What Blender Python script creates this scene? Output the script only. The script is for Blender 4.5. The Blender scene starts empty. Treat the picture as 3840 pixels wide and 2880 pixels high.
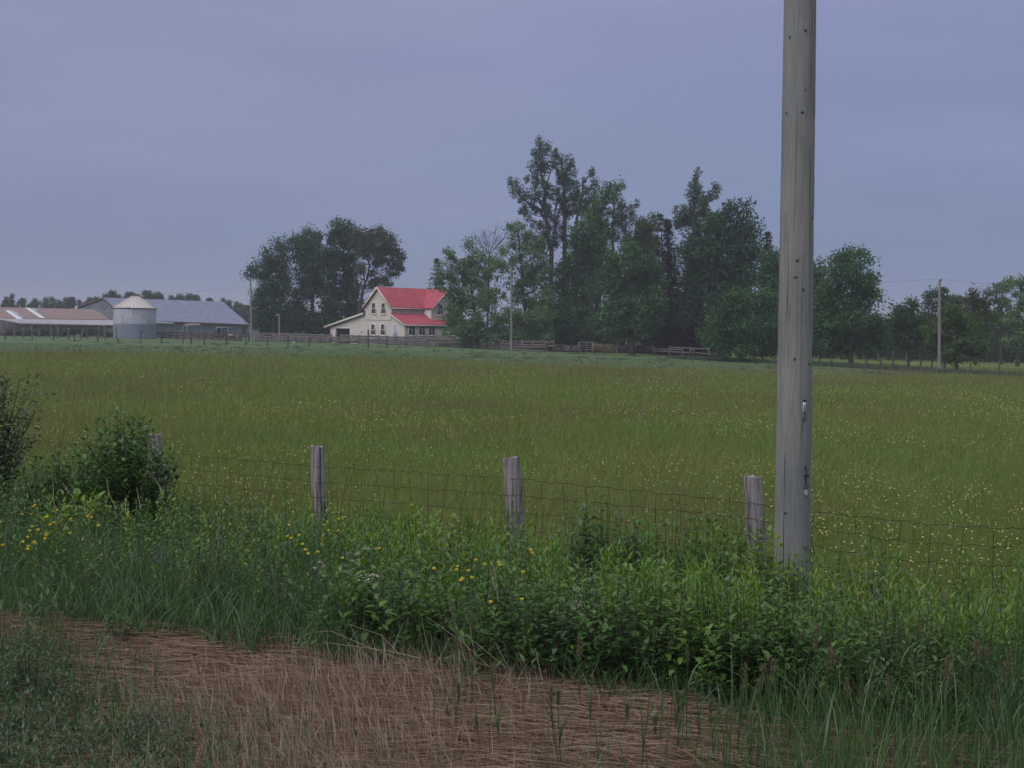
import bpy, math, random
import numpy as np
from mathutils import Matrix, Vector

rng = np.random.default_rng(7)
random.seed(7)
SC = bpy.context.scene
COL = SC.collection
RAD = math.radians

# ---------------------------------------------------------------- camera
FPX = 5208.0                       # focal length in pixels of the 3840 px wide photograph
CAM = np.array([0.0, 0.0, 1.9])
PITCH = math.atan((1440 - 1236) / FPX)
ROLL = RAD(0.85)
_fw = np.array([0, math.cos(PITCH), -math.sin(PITCH)])
_up = np.array([0, math.sin(PITCH), math.cos(PITCH)])
_ri = np.array([1.0, 0, 0])
cd = bpy.data.cameras.new('camera')
cam = bpy.data.objects.new('camera', cd)
COL.objects.link(cam)
cd.sensor_width = 36.0
cd.lens = 36.0 * FPX / 3840.0
cd.clip_start = 0.05
cd.clip_end = 6000
_cx = math.cos(ROLL) * _ri + math.sin(ROLL) * _up
_cy = -math.sin(ROLL) * _ri + math.cos(ROLL) * _up
m = Matrix.Identity(4)
for i in range(3):
    m[i][0], m[i][1], m[i][2], m[i][3] = _cx[i], _cy[i], -_fw[i], CAM[i]
cam.matrix_world = m
SC.camera = cam

# ---------------------------------------------------------------- sky, sun, exposure
SC.view_settings.view_transform = 'Standard'
SC.view_settings.look = 'None'
SC.view_settings.exposure = 0.0
SC.view_settings.gamma = 1.0
SC.view_settings.use_curve_mapping = False
SUN_DIR = Vector((-0.55, -0.55, 0.63)).normalized()      # towards the sun
world = bpy.data.worlds.new('World')
SC.world = world
world.use_nodes = True
nt = world.node_tree
nt.nodes.clear()


def N(tree, typ, loc=None, **kw):
    n = tree.nodes.new(typ)
    for k, v in kw.items():
        if hasattr(n, k):
            setattr(n, k, v)
        else:
            n.inputs[k].default_value = v
    return n


def lin(r, g, b):
    f = lambda c: (c / 255 / 12.92) if c / 255 <= 0.04045 else ((c / 255 + 0.055) / 1.055) ** 2.4
    return (f(r), f(g), f(b), 1.0)


def ramp(tree, stops, interp='LINEAR'):
    n = tree.nodes.new('ShaderNodeValToRGB')
    cr = n.color_ramp
    cr.interpolation = interp
    while len(cr.elements) < len(stops):
        cr.elements.new(0.5)
    for e, (p, c) in zip(cr.elements, stops):
        e.position = p
        e.color = c if len(c) == 4 else (*c, 1)
    return n


def build_world():
    L = nt.links.new
    out = N(nt, 'ShaderNodeOutputWorld')
    bg = N(nt, 'ShaderNodeBackground')
    sky = N(nt, 'ShaderNodeTexSky')
    sky.sky_type = 'NISHITA'
    sky.sun_disc = False
    sky.sun_elevation = math.asin(SUN_DIR.z)
    sky.sun_rotation = math.atan2(SUN_DIR.x, SUN_DIR.y)
    sky.air_density = 1.5
    sky.dust_density = 4.0
    tc = N(nt, 'ShaderNodeTexCoord')
    sep = N(nt, 'ShaderNodeSeparateXYZ')
    L(tc.outputs['Generated'], sep.inputs[0])
    # overcast: dull blue low down, lilac above, brighter cloud towards the zenith
    rp = ramp(nt, [(0.0, lin(119, 138, 172)), (0.06, lin(123, 141, 176)), (0.13, lin(134, 146, 183)),
                   (0.22, lin(140, 149, 187)), (0.5, (0.66, 0.66, 0.72)), (1.0, (1.40, 1.34, 1.25))])
    L(sep.outputs['Z'], rp.inputs[0])
    # the west (left) side is warmer and a little lighter than the east
    az = N(nt, 'ShaderNodeMapRange')
    az.inputs['From Min'].default_value = -0.38
    az.inputs['From Max'].default_value = 0.40
    L(sep.outputs['X'], az.inputs['Value'])
    rz = ramp(nt, [(0.0, (1.06, 0.99, 0.97)), (0.45, (1.02, 1.01, 1.0)), (1.0, (0.90, 0.93, 0.985))])
    L(az.outputs[0], rz.inputs[0])
    mul = N(nt, 'ShaderNodeMix', data_type='RGBA', blend_type='MULTIPLY')
    mul.inputs['Factor'].default_value = 1.0
    L(rp.outputs[0], mul.inputs[6])
    L(rz.outputs[0], mul.inputs[7])
    # soft layered cloud
    mp = N(nt, 'ShaderNodeMapping')
    mp.inputs['Scale'].default_value = (2.2, 2.2, 11.0)
    mp.inputs['Rotation'].default_value = (0, RAD(6), 0)
    L(tc.outputs['Generated'], mp.inputs[0])
    nz = N(nt, 'ShaderNodeTexNoise', Scale=1.6, Detail=4.0, Roughness=0.5, Distortion=0.4)
    L(mp.outputs[0], nz.inputs['Vector'])
    rn = ramp(nt, [(0.30, (0.91, 0.925, 0.95)), (0.50, (0.99, 0.99, 1.0)), (0.70, (1.10, 1.06, 1.05))])
    L(nz.outputs[0], rn.inputs[0])
    mul2 = N(nt, 'ShaderNodeMix', data_type='RGBA', blend_type='MULTIPLY')
    mul2.inputs['Factor'].default_value = 1.0
    L(mul.outputs[2], mul2.inputs[6])
    L(rn.outputs[0], mul2.inputs[7])
    # clear sky showing faintly through the cloud sheet
    sc = N(nt, 'ShaderNodeMix', data_type='RGBA', blend_type='MULTIPLY')
    sc.inputs['Factor'].default_value = 1.0
    sc.inputs[7].default_value = (0.07, 0.07, 0.07, 1)
    L(sky.outputs[0], sc.inputs[6])
    mx = N(nt, 'ShaderNodeMix', data_type='RGBA')
    mx.inputs['Factor'].default_value = 0.06
    L(mul2.outputs[2], mx.inputs[6])
    L(sc.outputs[2], mx.inputs[7])
    L(mx.outputs[2], bg.inputs['Color'])
    bg.inputs['Strength'].default_value = 1.0
    L(bg.outputs[0], out.inputs[0])


build_world()
sd = bpy.data.lights.new('sun', 'SUN')
sd.energy = 1.35
sd.angle = RAD(50)
sd.color = (1.0, 0.95, 0.90)
sun = bpy.data.objects.new('sun', sd)
COL.objects.link(sun)
sun.rotation_euler = SUN_DIR.to_track_quat('Z', 'Y').to_euler()
SC.cycles.max_bounces = 6
SC.cycles.transparent_max_bounces = 4
SC.cycles.volume_bounces = 0

# ---------------------------------------------------------------- mapping helpers


def ray(sx, sy):
    u = (sx - 1920) / FPX
    v = (1440 - sy) / FPX
    u, v = u * math.cos(ROLL) - v * math.sin(ROLL), u * math.sin(ROLL) + v * math.cos(ROLL)
    d = u * _ri + v * _up + _fw
    return d / d[1]


def W(sx, sy, Y):
    return CAM + ray(sx, sy) * Y


def ss(a, b, x):
    t = np.clip((np.asarray(x, float) - a) / (b - a), 0, 1)
    return t * t * (3 - 2 * t)


def YB(x):                          # foot of the weeds, where the raked straw ends
    return 7.55 - 0.459 * np.clip(x, -9, 6)


def YF(x):                          # line of the wire fence
    return 12.65 - 0.83 * np.clip(x, -9, 6)


def gz(x, y):
    x = np.asarray(x, float)
    y = np.asarray(y, float)
    t = (y - YB(x)) / (YF(x) - YB(x))
    far = np.interp(x, [-300, -90, -50, -11, 5, 31, 38, 70, 300], [0.3, 0.0, -0.02, -0.17, -0.5, -0.84, -1.0, -1.15, -1.6])
    z = -0.5 * ss(0, 1, t) + (far + 0.5) * ss(18, 110, y)
    z = z + 0.025 * np.sin(x * 1.9 + y * 0.7) * np.cos(y * 1.3 - x * 0.5) * ss(10, 4, np.abs(y - 8))
    return z


def ground_at(sx, sy, h=0.0, y0=4.0, y1=400.0):
    """point at height h over the ground seen at pixel (sx, sy)"""
    d = ray(sx, sy)
    Y = np.geomspace(y0, y1, 1500)
    P = CAM + d * Y[:, None]
    k = np.argmax(P[:, 2] <= gz(P[:, 0], P[:, 1]) + h)
    return P[k]


def base_pt(sx, Y):
    p = W(sx, 1236, Y)
    return np.array([p[0], Y, float(gz(p[0], Y))])

# ---------------------------------------------------------------- object helpers


def org(o):
    v = np.zeros(3)
    while o is not None:
        v += np.array(o.location)
        o = o.parent
    return v


def mk(name, V, Fs, mat, parent=None, origin=None, tint=None, smooth=False, midx=None, attrs=None):
    V = np.asarray(V, float)
    if parent is not None:
        V = V - org(parent)
    elif origin is not None:
        V = V - np.asarray(origin, float)
    me = bpy.data.meshes.new(name)
    Fs = [np.asarray(f, np.int32) for f in (Fs if isinstance(Fs, list) else [Fs]) if len(f)]
    me.vertices.add(len(V))
    me.vertices.foreach_set('co', V.astype(np.float32).ravel())
    nl = sum(f.size for f in Fs)
    npoly = sum(len(f) for f in Fs)
    me.loops.add(nl)
    me.loops.foreach_set('vertex_index', np.concatenate([f.ravel() for f in Fs]))
    me.polygons.add(npoly)
    st, k = [], 0
    for f in Fs:
        st.append(k + np.arange(len(f)) * f.shape[1])
        k += f.size
    me.polygons.foreach_set('loop_start', np.concatenate(st).astype(np.int32))
    if smooth:
        me.polygons.foreach_set('use_smooth', np.ones(npoly, bool))
    for mm in (mat if isinstance(mat, (list, tuple)) else [mat]):
        me.materials.append(mm)
    if midx is not None:
        me.polygons.foreach_set('material_index', np.asarray(midx, np.int32))
    if tint is not None:
        a = me.attributes.new('tint', 'FLOAT', 'POINT')
        a.data.foreach_set('value', np.asarray(tint, np.float32))
    for k2, v2 in (attrs or {}).items():
        a = me.attributes.new(k2, 'FLOAT', 'POINT')
        a.data.foreach_set('value', np.asarray(v2, np.float32))
    me.update(calc_edges=True)
    o = bpy.data.objects.new(name, me)
    COL.objects.link(o)
    if parent is not None:
        o.parent = parent
    elif origin is not None:
        o.location = origin
    return o


def tag(o, label=None, cat=None, group=None, kind=None):
    if label:
        o['label'] = label
    if cat:
        o['category'] = cat
    if group:
        o['group'] = group
    if kind:
        o['kind'] = kind
    return o


def thing(name, loc, label, cat, group=None):
    o = bpy.data.objects.new(name, None)
    o.empty_display_size = 0.2
    COL.objects.link(o)
    o.location = [float(v) for v in loc]
    return tag(o, label, cat, group)


def copy_tree(o, loc, rotz=0.0, scale=1.0, label=None, group=None, tilt=None):
    c = o.copy()
    COL.objects.link(c)
    c.location = [float(v) for v in loc]
    c.rotation_euler = (tilt[0], tilt[1], rotz) if tilt else (0, 0, rotz)
    c.scale = (scale, scale, scale) if np.isscalar(scale) else scale
    if label:
        c['label'] = label
    if group:
        c['group'] = group
    for ch in o.children:
        d = ch.copy()
        COL.objects.link(d)
        d.parent = c
        for g2 in ch.children:
            e = g2.copy()
            COL.objects.link(e)
            e.parent = d
    return c


class MB:
    """collects faces of one mesh"""

    def __init__(s):
        s.v, s.q, s.t, s.ng, s.n = [], [], [], [], 0

    def add(s, V, F):
        V = np.asarray(V, float)
        F = np.asarray(F, np.int32)
        if len(V) == 0 or len(F) == 0:
            return s
        (s.q if F.shape[1] == 4 else s.t if F.shape[1] == 3 else s.ng).append(F + s.n)
        s.v.append(V)
        s.n += len(V)
        return s

    def poly(s, pts):
        return s.add(pts, [list(range(len(pts)))])

    def hexa(s, p):
        """8 corners: bottom ring 0-3, top ring 4-7"""
        return s.add(p, [[3, 2, 1, 0], [4, 5, 6, 7], [0, 1, 5, 4], [1, 2, 6, 5], [2, 3, 7, 6], [3, 0, 4, 7]])

    def box(s, c, d, rz=0.0, tilt=None):
        c = np.asarray(c, float)
        x, y, z = np.asarray(d, float) / 2
        p = np.array([[-x, -y, -z], [x, -y, -z], [x, y, -z], [-x, y, -z], [-x, -y, z], [x, -y, z], [x, y, z], [-x, y, z]])
        if tilt is not None:
            p = p @ np.array(Matrix.Rotation(tilt, 3, 'Y')).T
        if rz:
            p = p @ np.array(Matrix.Rotation(rz, 3, 'Z')).T
        return s.hexa(p + c)

    def beam(s, a, b, w, h, up=(0, 0, 1)):
        """square bar from a to b"""
        a, b = np.asarray(a, float), np.asarray(b, float)
        d = b - a
        d = d / np.linalg.norm(d)
        u = np.asarray(up, float)
        if abs(np.dot(u, d)) > 0.95:
            u = np.array([0, 1.0, 0])
        x = np.cross(d, u)
        x /= np.linalg.norm(x)
        y = np.cross(x, d)
        x, y = x * w / 2, y * h / 2
        return s.hexa([a - x - y, a + x - y, b + x - y, b - x - y, a - x + y, a + x + y, b + x + y, b - x + y])

    def prism(s, pts, off):
        """planar outline pushed by off, closed"""
        pts = np.asarray(pts, float)
        n = len(pts)
        V = np.vstack([pts, pts + np.asarray(off, float)])
        s.add(V, [[i, (i + 1) % n, n + (i + 1) % n, n + i] for i in range(n)])
        s.add(pts, [list(range(n))[::-1]])
        return s.add(pts + np.asarray(off, float), [list(range(n))])

    def tube(s, pts, r, sides=6, cap=True):
        pts = np.asarray(pts, float)
        n = len(pts)
        r = np.full(n, r) if np.isscalar(r) else np.asarray(r, float)
        d = np.gradient(pts, axis=0)
        d /= np.linalg.norm(d, axis=1)[:, None] + 1e-9
        ref = np.array([0.31, 0.95, 0.05]) if abs(d[0][2]) > 0.6 else np.array([0, 0.1, 1.0])
        x = np.cross(d, ref)
        x /= np.linalg.norm(x, axis=1)[:, None] + 1e-9
        y = np.cross(d, x)
        a = np.arange(sides) / sides * 2 * math.pi
        V = pts[:, None] + r[:, None, None] * (np.cos(a)[None, :, None] * x[:, None] + np.sin(a)[None, :, None] * y[:, None])
        V = V.reshape(-1, 3)
        i, j = np.meshgrid(np.arange(n - 1), np.arange(sides), indexing='ij')
        i, j = i.ravel(), j.ravel()
        k = (j + 1) % sides
        F = np.stack([i * sides + j, i * sides + k, (i + 1) * sides + k, (i + 1) * sides + j], 1)
        s.add(V, F)
        if cap:
            s.add(V[-sides:], [list(range(sides))])
        return s

    def build(s, name, mat, parent=None, origin=None, smooth=False, tint=None):
        Fs = []
        if s.q:
            Fs.append(np.concatenate(s.q))
        if s.t:
            Fs.append(np.concatenate(s.t))
        by = {}
        for f in s.ng:
            by.setdefault(f.shape[1], []).append(f)
        Fs += [np.concatenate(v) for v in by.values()]
        return mk(name, np.vstack(s.v), Fs, mat, parent, origin, tint, smooth)


def unit(v):
    return v / (np.linalg.norm(v, axis=-1, keepdims=True) + 1e-9)


def blades(P, h, w, az, lean, segs=3, face=None):
    """grass blades: returns V, F, index of blade per vertex"""
    n = len(P)
    h, w, az, lean = [np.broadcast_to(np.asarray(q, float), (n,)) for q in (h, w, az, lean)]
    face = az + rng.uniform(-1.2, 1.2, n) if face is None else face
    t = np.linspace(0, 1, segs + 1)
    hz = np.stack([np.cos(az), np.sin(az), 0 * az], 1)
    sd_ = np.stack([-np.sin(face), np.cos(face), 0 * az], 1)
    c = P[:, None] + hz[:, None] * (h * lean)[:, None, None] * (t ** 2)[None, :, None]
    c = c + np.array([0, 0, 1.0]) * (h[:, None] * (t[None] - 0.45 * np.clip(lean, 0, 1.3)[:, None] * t[None] ** 2.2))[..., None]
    ww = w[:, None] / 2 * (1 - 0.93 * t[None] ** 1.7)
    V = np.stack([c - sd_[:, None] * ww[..., None], c + sd_[:, None] * ww[..., None]], 2).reshape(-1, 3)
    b = np.arange(n)[:, None] * (2 * (segs + 1)) + np.arange(segs)[None] * 2
    b = b.ravel()
    F = np.stack([b, b + 1, b + 3, b + 2], 1)
    return V, F, np.repeat(np.arange(n), 2 * (segs + 1))


def rhombs(P, D, Nn, L, Wd, back=0.0):
    """one four-cornered leaf per point"""
    n = len(P)
    L = np.broadcast_to(np.asarray(L, float), (n,))[:, None]
    Wd = np.broadcast_to(np.asarray(Wd, float), (n,))[:, None]
    S = unit(np.cross(D, Nn))
    P = P - D * L * back
    V = np.stack([P, P + D * L * 0.45 - S * Wd / 2, P + D * L, P + D * L * 0.45 + S * Wd / 2], 1).reshape(-1, 3)
    b = np.arange(n) * 4
    return V, np.stack([b, b + 1, b + 2, b + 3], 1), np.repeat(np.arange(n), 4)


def leaves(P, D, Nn, L, Wd, fold=0.25, droop=0.25):
    """folded, drooping leaves for plants close by: returns V, tris, quads, index"""
    n = len(P)
    L = np.broadcast_to(np.asarray(L, float), (n,))[:, None]
    Wd = np.broadcast_to(np.asarray(Wd, float), (n,))[:, None]
    S = unit(np.cross(D, Nn))
    U = np.cross(S, D)
    rib = [P + D * L * t - U * L * droop * t * t for t in (0, 0.36, 0.72, 1.0)]
    l1 = rib[1] - S * Wd / 2 + U * Wd / 2 * fold
    r1 = rib[1] + S * Wd / 2 + U * Wd / 2 * fold
    l2 = rib[2] - S * Wd * 0.34 + U * Wd * 0.34 * fold
    r2 = rib[2] + S * Wd * 0.34 + U * Wd * 0.34 * fold
    V = np.stack(rib + [l1, l2, r1, r2], 1).reshape(-1, 3)
    b = (np.arange(n) * 8)[:, None]
    T = np.concatenate([b + np.array([0, 1, 4]), b + np.array([2, 3, 5]), b + np.array([0, 6, 1]), b + np.array([2, 7, 3])])
    Q = np.concatenate([b + np.array([1, 2, 5, 4]), b + np.array([1, 6, 7, 2])])
    return V, T, Q, np.repeat(np.arange(n), 8)


def stems(P0, P1, r0, r1):
    """thin three-sided stalks"""
    n = len(P0)
    d = unit(P1 - P0)
    ref = np.where(np.abs(d[:, 2:3]) > 0.8, np.array([[0.2, 1.0, 0.1]]), np.array([[0.0, 0.1, 1.0]]))
    x = unit(np.cross(d, ref))
    y = np.cross(d, x)
    r0 = np.broadcast_to(np.asarray(r0, float), (n,))[:, None]
    r1 = np.broadcast_to(np.asarray(r1, float), (n,))[:, None]
    V = []
    for p, r in ((P0, r0), (P1, r1)):
        for a in (0, 2.094, 4.189):
            V.append(p + r * (math.cos(a) * x + math.sin(a) * y))
    V = np.stack(V, 1).reshape(-1, 3)
    b = (np.arange(n) * 6)[:, None]
    F = np.concatenate([b + np.array([0, 1, 4, 3]), b + np.array([1, 2, 5, 4]), b + np.array([2, 0, 3, 5])])
    return V, F, np.repeat(np.arange(n), 6)


class Acc:
    """gathers many leaves, blades and stalks into one mesh with a tint per leaf"""

    def __init__(s):
        s.v, s.t, s.q, s.tn, s.n = [], [], [], [], 0

    def _put(s, V, T, Q, idx, tint):
        if len(V) == 0:
            return
        if T is not None:
            s.t.append(T + s.n)
        if Q is not None:
            s.q.append(Q + s.n)
        s.v.append(V)
        s.n += len(V)
        s.tn.append(np.asarray(tint, float)[idx])

    def leaves(s, P, D, Nn, L, Wd, tint, fold=0.25, droop=0.25):
        V, T, Q, i = leaves(P, D, Nn, L, Wd, fold, droop)
        s._put(V, T, Q, i, tint)

    def rhombs(s, P, D, Nn, L, Wd, tint, back=0.0):
        V, Q, i = rhombs(P, D, Nn, L, Wd, back)
        s._put(V, None, Q, i, tint)

    def blades(s, P, h, w, az, lean, tint, segs=3, face=None):
        V, Q, i = blades(P, h, w, az, lean, segs, face)
        s._put(V, None, Q, i, tint)

    def stems(s, P0, P1, r0, r1, tint):
        V, Q, i = stems(P0, P1, r0, r1)
        s._put(V, None, Q, i, tint)

    def build(s, name, mat, parent=None, origin=None, smooth=False):
        Fs = []
        if s.q:
            Fs.append(np.concatenate(s.q))
        if s.t:
            Fs.append(np.concatenate(s.t))
        return mk(name, np.vstack(s.v), Fs, mat, parent, origin, np.concatenate(s.tn), smooth)


def rdir(n, zlo=-1.0, zhi=1.0):
    z = rng.uniform(zlo, zhi, n)
    a = rng.uniform(0, 2 * math.pi, n)
    r = np.sqrt(np.clip(1 - z * z, 0, 1))
    return np.stack([r * np.cos(a), r * np.sin(a), z], 1)

# ---------------------------------------------------------------- materials


def mat_plain(name, col, rough=0.8, var=0.12, scale=3.0, stretch=(1, 1, 1), bump=0.0, metal=0.0, col2=None, detail=6.0, contrast=(0.3, 0.7)):
    ma = bpy.data.materials.new(name)
    ma.use_nodes = True
    t = ma.node_tree
    b = t.nodes['Principled BSDF']
    tc = N(t, 'ShaderNodeTexCoord')
    mp = N(t, 'ShaderNodeMapping')
    mp.inputs['Scale'].default_value = stretch
    t.links.new(tc.outputs['Object'], mp.inputs[0])
    nz = N(t, 'ShaderNodeTexNoise', Scale=scale, Detail=detail, Roughness=0.6)
    t.links.new(mp.outputs[0], nz.inputs['Vector'])
    c = np.array(col[:3])
    if col2 is None:
        lo, hi = c * (1 - var), c * (1 + var)
    else:
        lo, hi = c, np.array(col2[:3])
    r = ramp(t, [(contrast[0], tuple(lo)), (contrast[1], tuple(hi))])
    t.links.new(nz.outputs[0], r.inputs[0])
    t.links.new(r.outputs[0], b.inputs['Base Color'])
    b.inputs['Roughness'].default_value = rough
    b.inputs['Metallic'].default_value = metal
    b.inputs['Specular IOR Level'].default_value = 0.3
    if bump:
        bp = N(t, 'ShaderNodeBump', Strength=bump, Distance=0.02)
        t.links.new(nz.outputs[0], bp.inputs['Height'])
        t.links.new(bp.outputs[0], b.inputs['Normal'])
    return ma


def mat_leaf(name, stops, trans=0.35, gloss=0.06, patch=None, pscale=0.15):
    """foliage: colour by the leaf's own tint (and slow drift over the ground), light passing through"""
    ma = bpy.data.materials.new(name)
    ma.use_nodes = True
    t = ma.node_tree
    t.nodes.clear()
    out = N(t, 'ShaderNodeOutputMaterial')
    at = N(t, 'ShaderNodeAttribute')
    at.attribute_name = 'tint'
    r = ramp(t, [(p, c) for p, c in stops])
    t.links.new(at.outputs['Fac'], r.inputs[0])
    col = r.outputs[0]
    if patch is not None:
        g = N(t, 'ShaderNodeNewGeometry')
        nz = N(t, 'ShaderNodeTexNoise', Scale=pscale, Detail=3.0, Roughness=0.55)
        t.links.new(g.outputs['Position'], nz.inputs['Vector'])
        pr = ramp(t, [(0.38, (1, 1, 1)), (0.62, patch)])
        t.links.new(nz.outputs[0], pr.inputs[0])
        mu = N(t, 'ShaderNodeMix', data_type='RGBA', blend_type='MULTIPLY')
        mu.inputs['Factor'].default_value = 1.0
        t.links.new(col, mu.inputs[6])
        t.links.new(pr.outputs[0], mu.inputs[7])
        col = mu.outputs[2]
    d = N(t, 'ShaderNodeBsdfDiffuse')
    tr = N(t, 'ShaderNodeBsdfTranslucent')
    gl = N(t, 'ShaderNodeBsdfGlossy', Roughness=0.45)
    gl.inputs['Color'].default_value = (0.75, 0.8, 0.85, 1)
    t.links.new(col, d.inputs['Color'])
    hs = N(t, 'ShaderNodeHueSaturation', Hue=0.485, Saturation=1.15, Value=1.25)
    t.links.new(col, hs.inputs['Color'])
    t.links.new(hs.outputs[0], tr.inputs['Color'])
    m1 = N(t, 'ShaderNodeMixShader')
    m1.inputs[0].default_value = trans
    t.links.new(d.outputs[0], m1.inputs[1])
    t.links.new(tr.outputs[0], m1.inputs[2])
    m2 = N(t, 'ShaderNodeMixShader')
    m2.inputs[0].default_value = gloss
    t.links.new(m1.outputs[0], m2.inputs[1])
    t.links.new(gl.outputs[0], m2.inputs[2])
    t.links.new(m2.outputs[0], out.inputs[0])
    return ma


def two(a, b, c=None):
    return [(0.0, a), (1.0, b)] if c is None else [(0.0, a), (0.5, b), (1.0, c)]


M = {}
M['maple'] = mat_leaf('maple_leaf', two((0.020, 0.060, 0.026), (0.042, 0.108, 0.041), (0.080, 0.175, 0.060)), 0.25, 0.015)
M['dark_maple'] = mat_leaf('dark_maple_leaf', two((0.017, 0.046, 0.028), (0.034, 0.080, 0.043), (0.062, 0.125, 0.060)), 0.2, 0.015)
M['poplar'] = mat_leaf('poplar_leaf', two((0.026, 0.058, 0.036), (0.048, 0.094, 0.054), (0.095, 0.148, 0.086)), 0.25, 0.04)
M['elder'] = mat_leaf('box_elder_leaf', two((0.052, 0.118, 0.053), (0.092, 0.182, 0.078), (0.155, 0.250, 0.105)), 0.35, 0.02)
M['willow'] = mat_leaf('willow_leaf', two((0.035, 0.052, 0.034), (0.058, 0.078, 0.048), (0.095, 0.115, 0.068)), 0.3, 0.015)
M['bright'] = mat_leaf('light_leaf', two((0.035, 0.075, 0.025), (0.062, 0.122, 0.034), (0.105, 0.175, 0.048)), 0.35, 0.015)
M['ash'] = mat_leaf('ash_leaf', two((0.024, 0.052, 0.024), (0.044, 0.084, 0.035), (0.070, 0.120, 0.046)), 0.3, 0.015)
M['rusty'] = mat_leaf('rusty_leaf', two((0.026, 0.038, 0.017), (0.044, 0.060, 0.022), (0.068, 0.080, 0.028)), 0.3, 0.015)
M['needle'] = mat_leaf('spruce_needle', two((0.014, 0.022, 0.020), (0.022, 0.034, 0.028), (0.036, 0.052, 0.038)), 0.1, 0.015)
M['larch'] = mat_leaf('pale_needle', two((0.030, 0.045, 0.034), (0.055, 0.075, 0.052), (0.080, 0.105, 0.070)), 0.2, 0.015)
M['bark'] = mat_plain('dark_bark', (0.055, 0.048, 0.045), 0.95, 0.4, 6, (1, 1, 0.25), 0.4)
M['far_leaf'] = mat_leaf('far_wood_leaf', two((0.024, 0.050, 0.028), (0.040, 0.075, 0.040), (0.060, 0.100, 0.052)), 0.2, 0.015)

M['dogwood'] = mat_leaf('dogwood_leaf', two((0.034, 0.094, 0.018), (0.068, 0.165, 0.028), (0.160, 0.275, 0.046)), 0.35, 0.05, (0.74, 0.82, 0.84, 1), 1.3)
M['lime'] = mat_leaf('yellow_green_leaf', two((0.080, 0.170, 0.020), (0.130, 0.235, 0.030), (0.230, 0.250, 0.055)), 0.4, 0.05)
M['shrub'] = mat_leaf('viburnum_leaf', two((0.024, 0.072, 0.022), (0.046, 0.118, 0.032), (0.105, 0.200, 0.052)), 0.35, 0.05)
M['thorn'] = mat_leaf('hawthorn_leaf', two((0.030, 0.062, 0.032), (0.054, 0.100, 0.048), (0.095, 0.150, 0.070)), 0.3, 0.03)
M['golden'] = mat_leaf('goldenrod_leaf', two((0.050, 0.130, 0.020), (0.098, 0.212, 0.030), (0.190, 0.315, 0.052)), 0.4, 0.04, (0.78, 0.84, 0.86, 1), 0.9)
M['weed'] = mat_leaf('weed_leaf', two((0.032, 0.088, 0.024), (0.064, 0.145, 0.036), (0.130, 0.210, 0.058)), 0.35, 0.05, (0.70, 0.80, 0.86, 1), 1.1)
M['verge'] = mat_leaf('verge_grass_blade', two((0.028, 0.074, 0.023), (0.052, 0.122, 0.034), (0.140, 0.225, 0.080)), 0.35, 0.05, (0.80, 0.88, 0.92, 1), 1.0)
M['meadow'] = mat_leaf('meadow_grass_blade', two((0.084, 0.138, 0.034), (0.115, 0.178, 0.043), (0.162, 0.220, 0.064)), 0.35, 0.03, (1.10, 0.95, 0.90, 1), 0.11)
M['pasture'] = mat_leaf('pasture_blade', two((0.060, 0.112, 0.056), (0.080, 0.138, 0.066), (0.102, 0.165, 0.080)), 0.3, 0.03, (1.1, 0.98, 0.9, 1), 0.08)
M['straw'] = mat_leaf('dry_straw', two((0.105, 0.064, 0.045), (0.185, 0.126, 0.092), (0.290, 0.222, 0.166)), 0.2, 0.03)
M['drystem'] = mat_leaf('dry_stem', two((0.145, 0.102, 0.074), (0.215, 0.156, 0.114), (0.340, 0.270, 0.200)), 0.15, 0.06)
M['twig'] = mat_leaf('brown_twig', two((0.024, 0.020, 0.016), (0.044, 0.034, 0.028), (0.08, 0.058, 0.048)), 0.0, 0.02)
M['yellow'] = mat_leaf('yellow_petal', two((0.52, 0.45, 0.02), (0.60, 0.52, 0.03), (0.68, 0.60, 0.07)), 0.3, 0.03)
M['pale'] = mat_leaf('pale_petal', two((0.40, 0.39, 0.07), (0.48, 0.47, 0.13), (0.52, 0.52, 0.26)), 0.3, 0.03)
M['white'] = mat_leaf('white_petal', two((0.38, 0.36, 0.34), (0.48, 0.45, 0.43), (0.56, 0.53, 0.51)), 0.3, 0.03)
M['violet'] = mat_leaf('violet_petal', two((0.09, 0.075, 0.17), (0.13, 0.11, 0.24), (0.18, 0.15, 0.30)), 0.3, 0.03)
M['seed'] = mat_leaf('seed_head', two((0.10, 0.090, 0.052), (0.15, 0.130, 0.080), (0.22, 0.19, 0.125)), 0.2, 0.03)
M['greenseed'] = mat_leaf('green_seed_head', two((0.075, 0.115, 0.050), (0.10, 0.15, 0.065), (0.15, 0.19, 0.09)), 0.2, 0.03)
M['dull'] = mat_leaf('grey_green_leaf', two((0.040, 0.074, 0.036), (0.068, 0.112, 0.052), (0.135, 0.165, 0.090)), 0.35, 0.05)

# ---------------------------------------------------------------- ground


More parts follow.
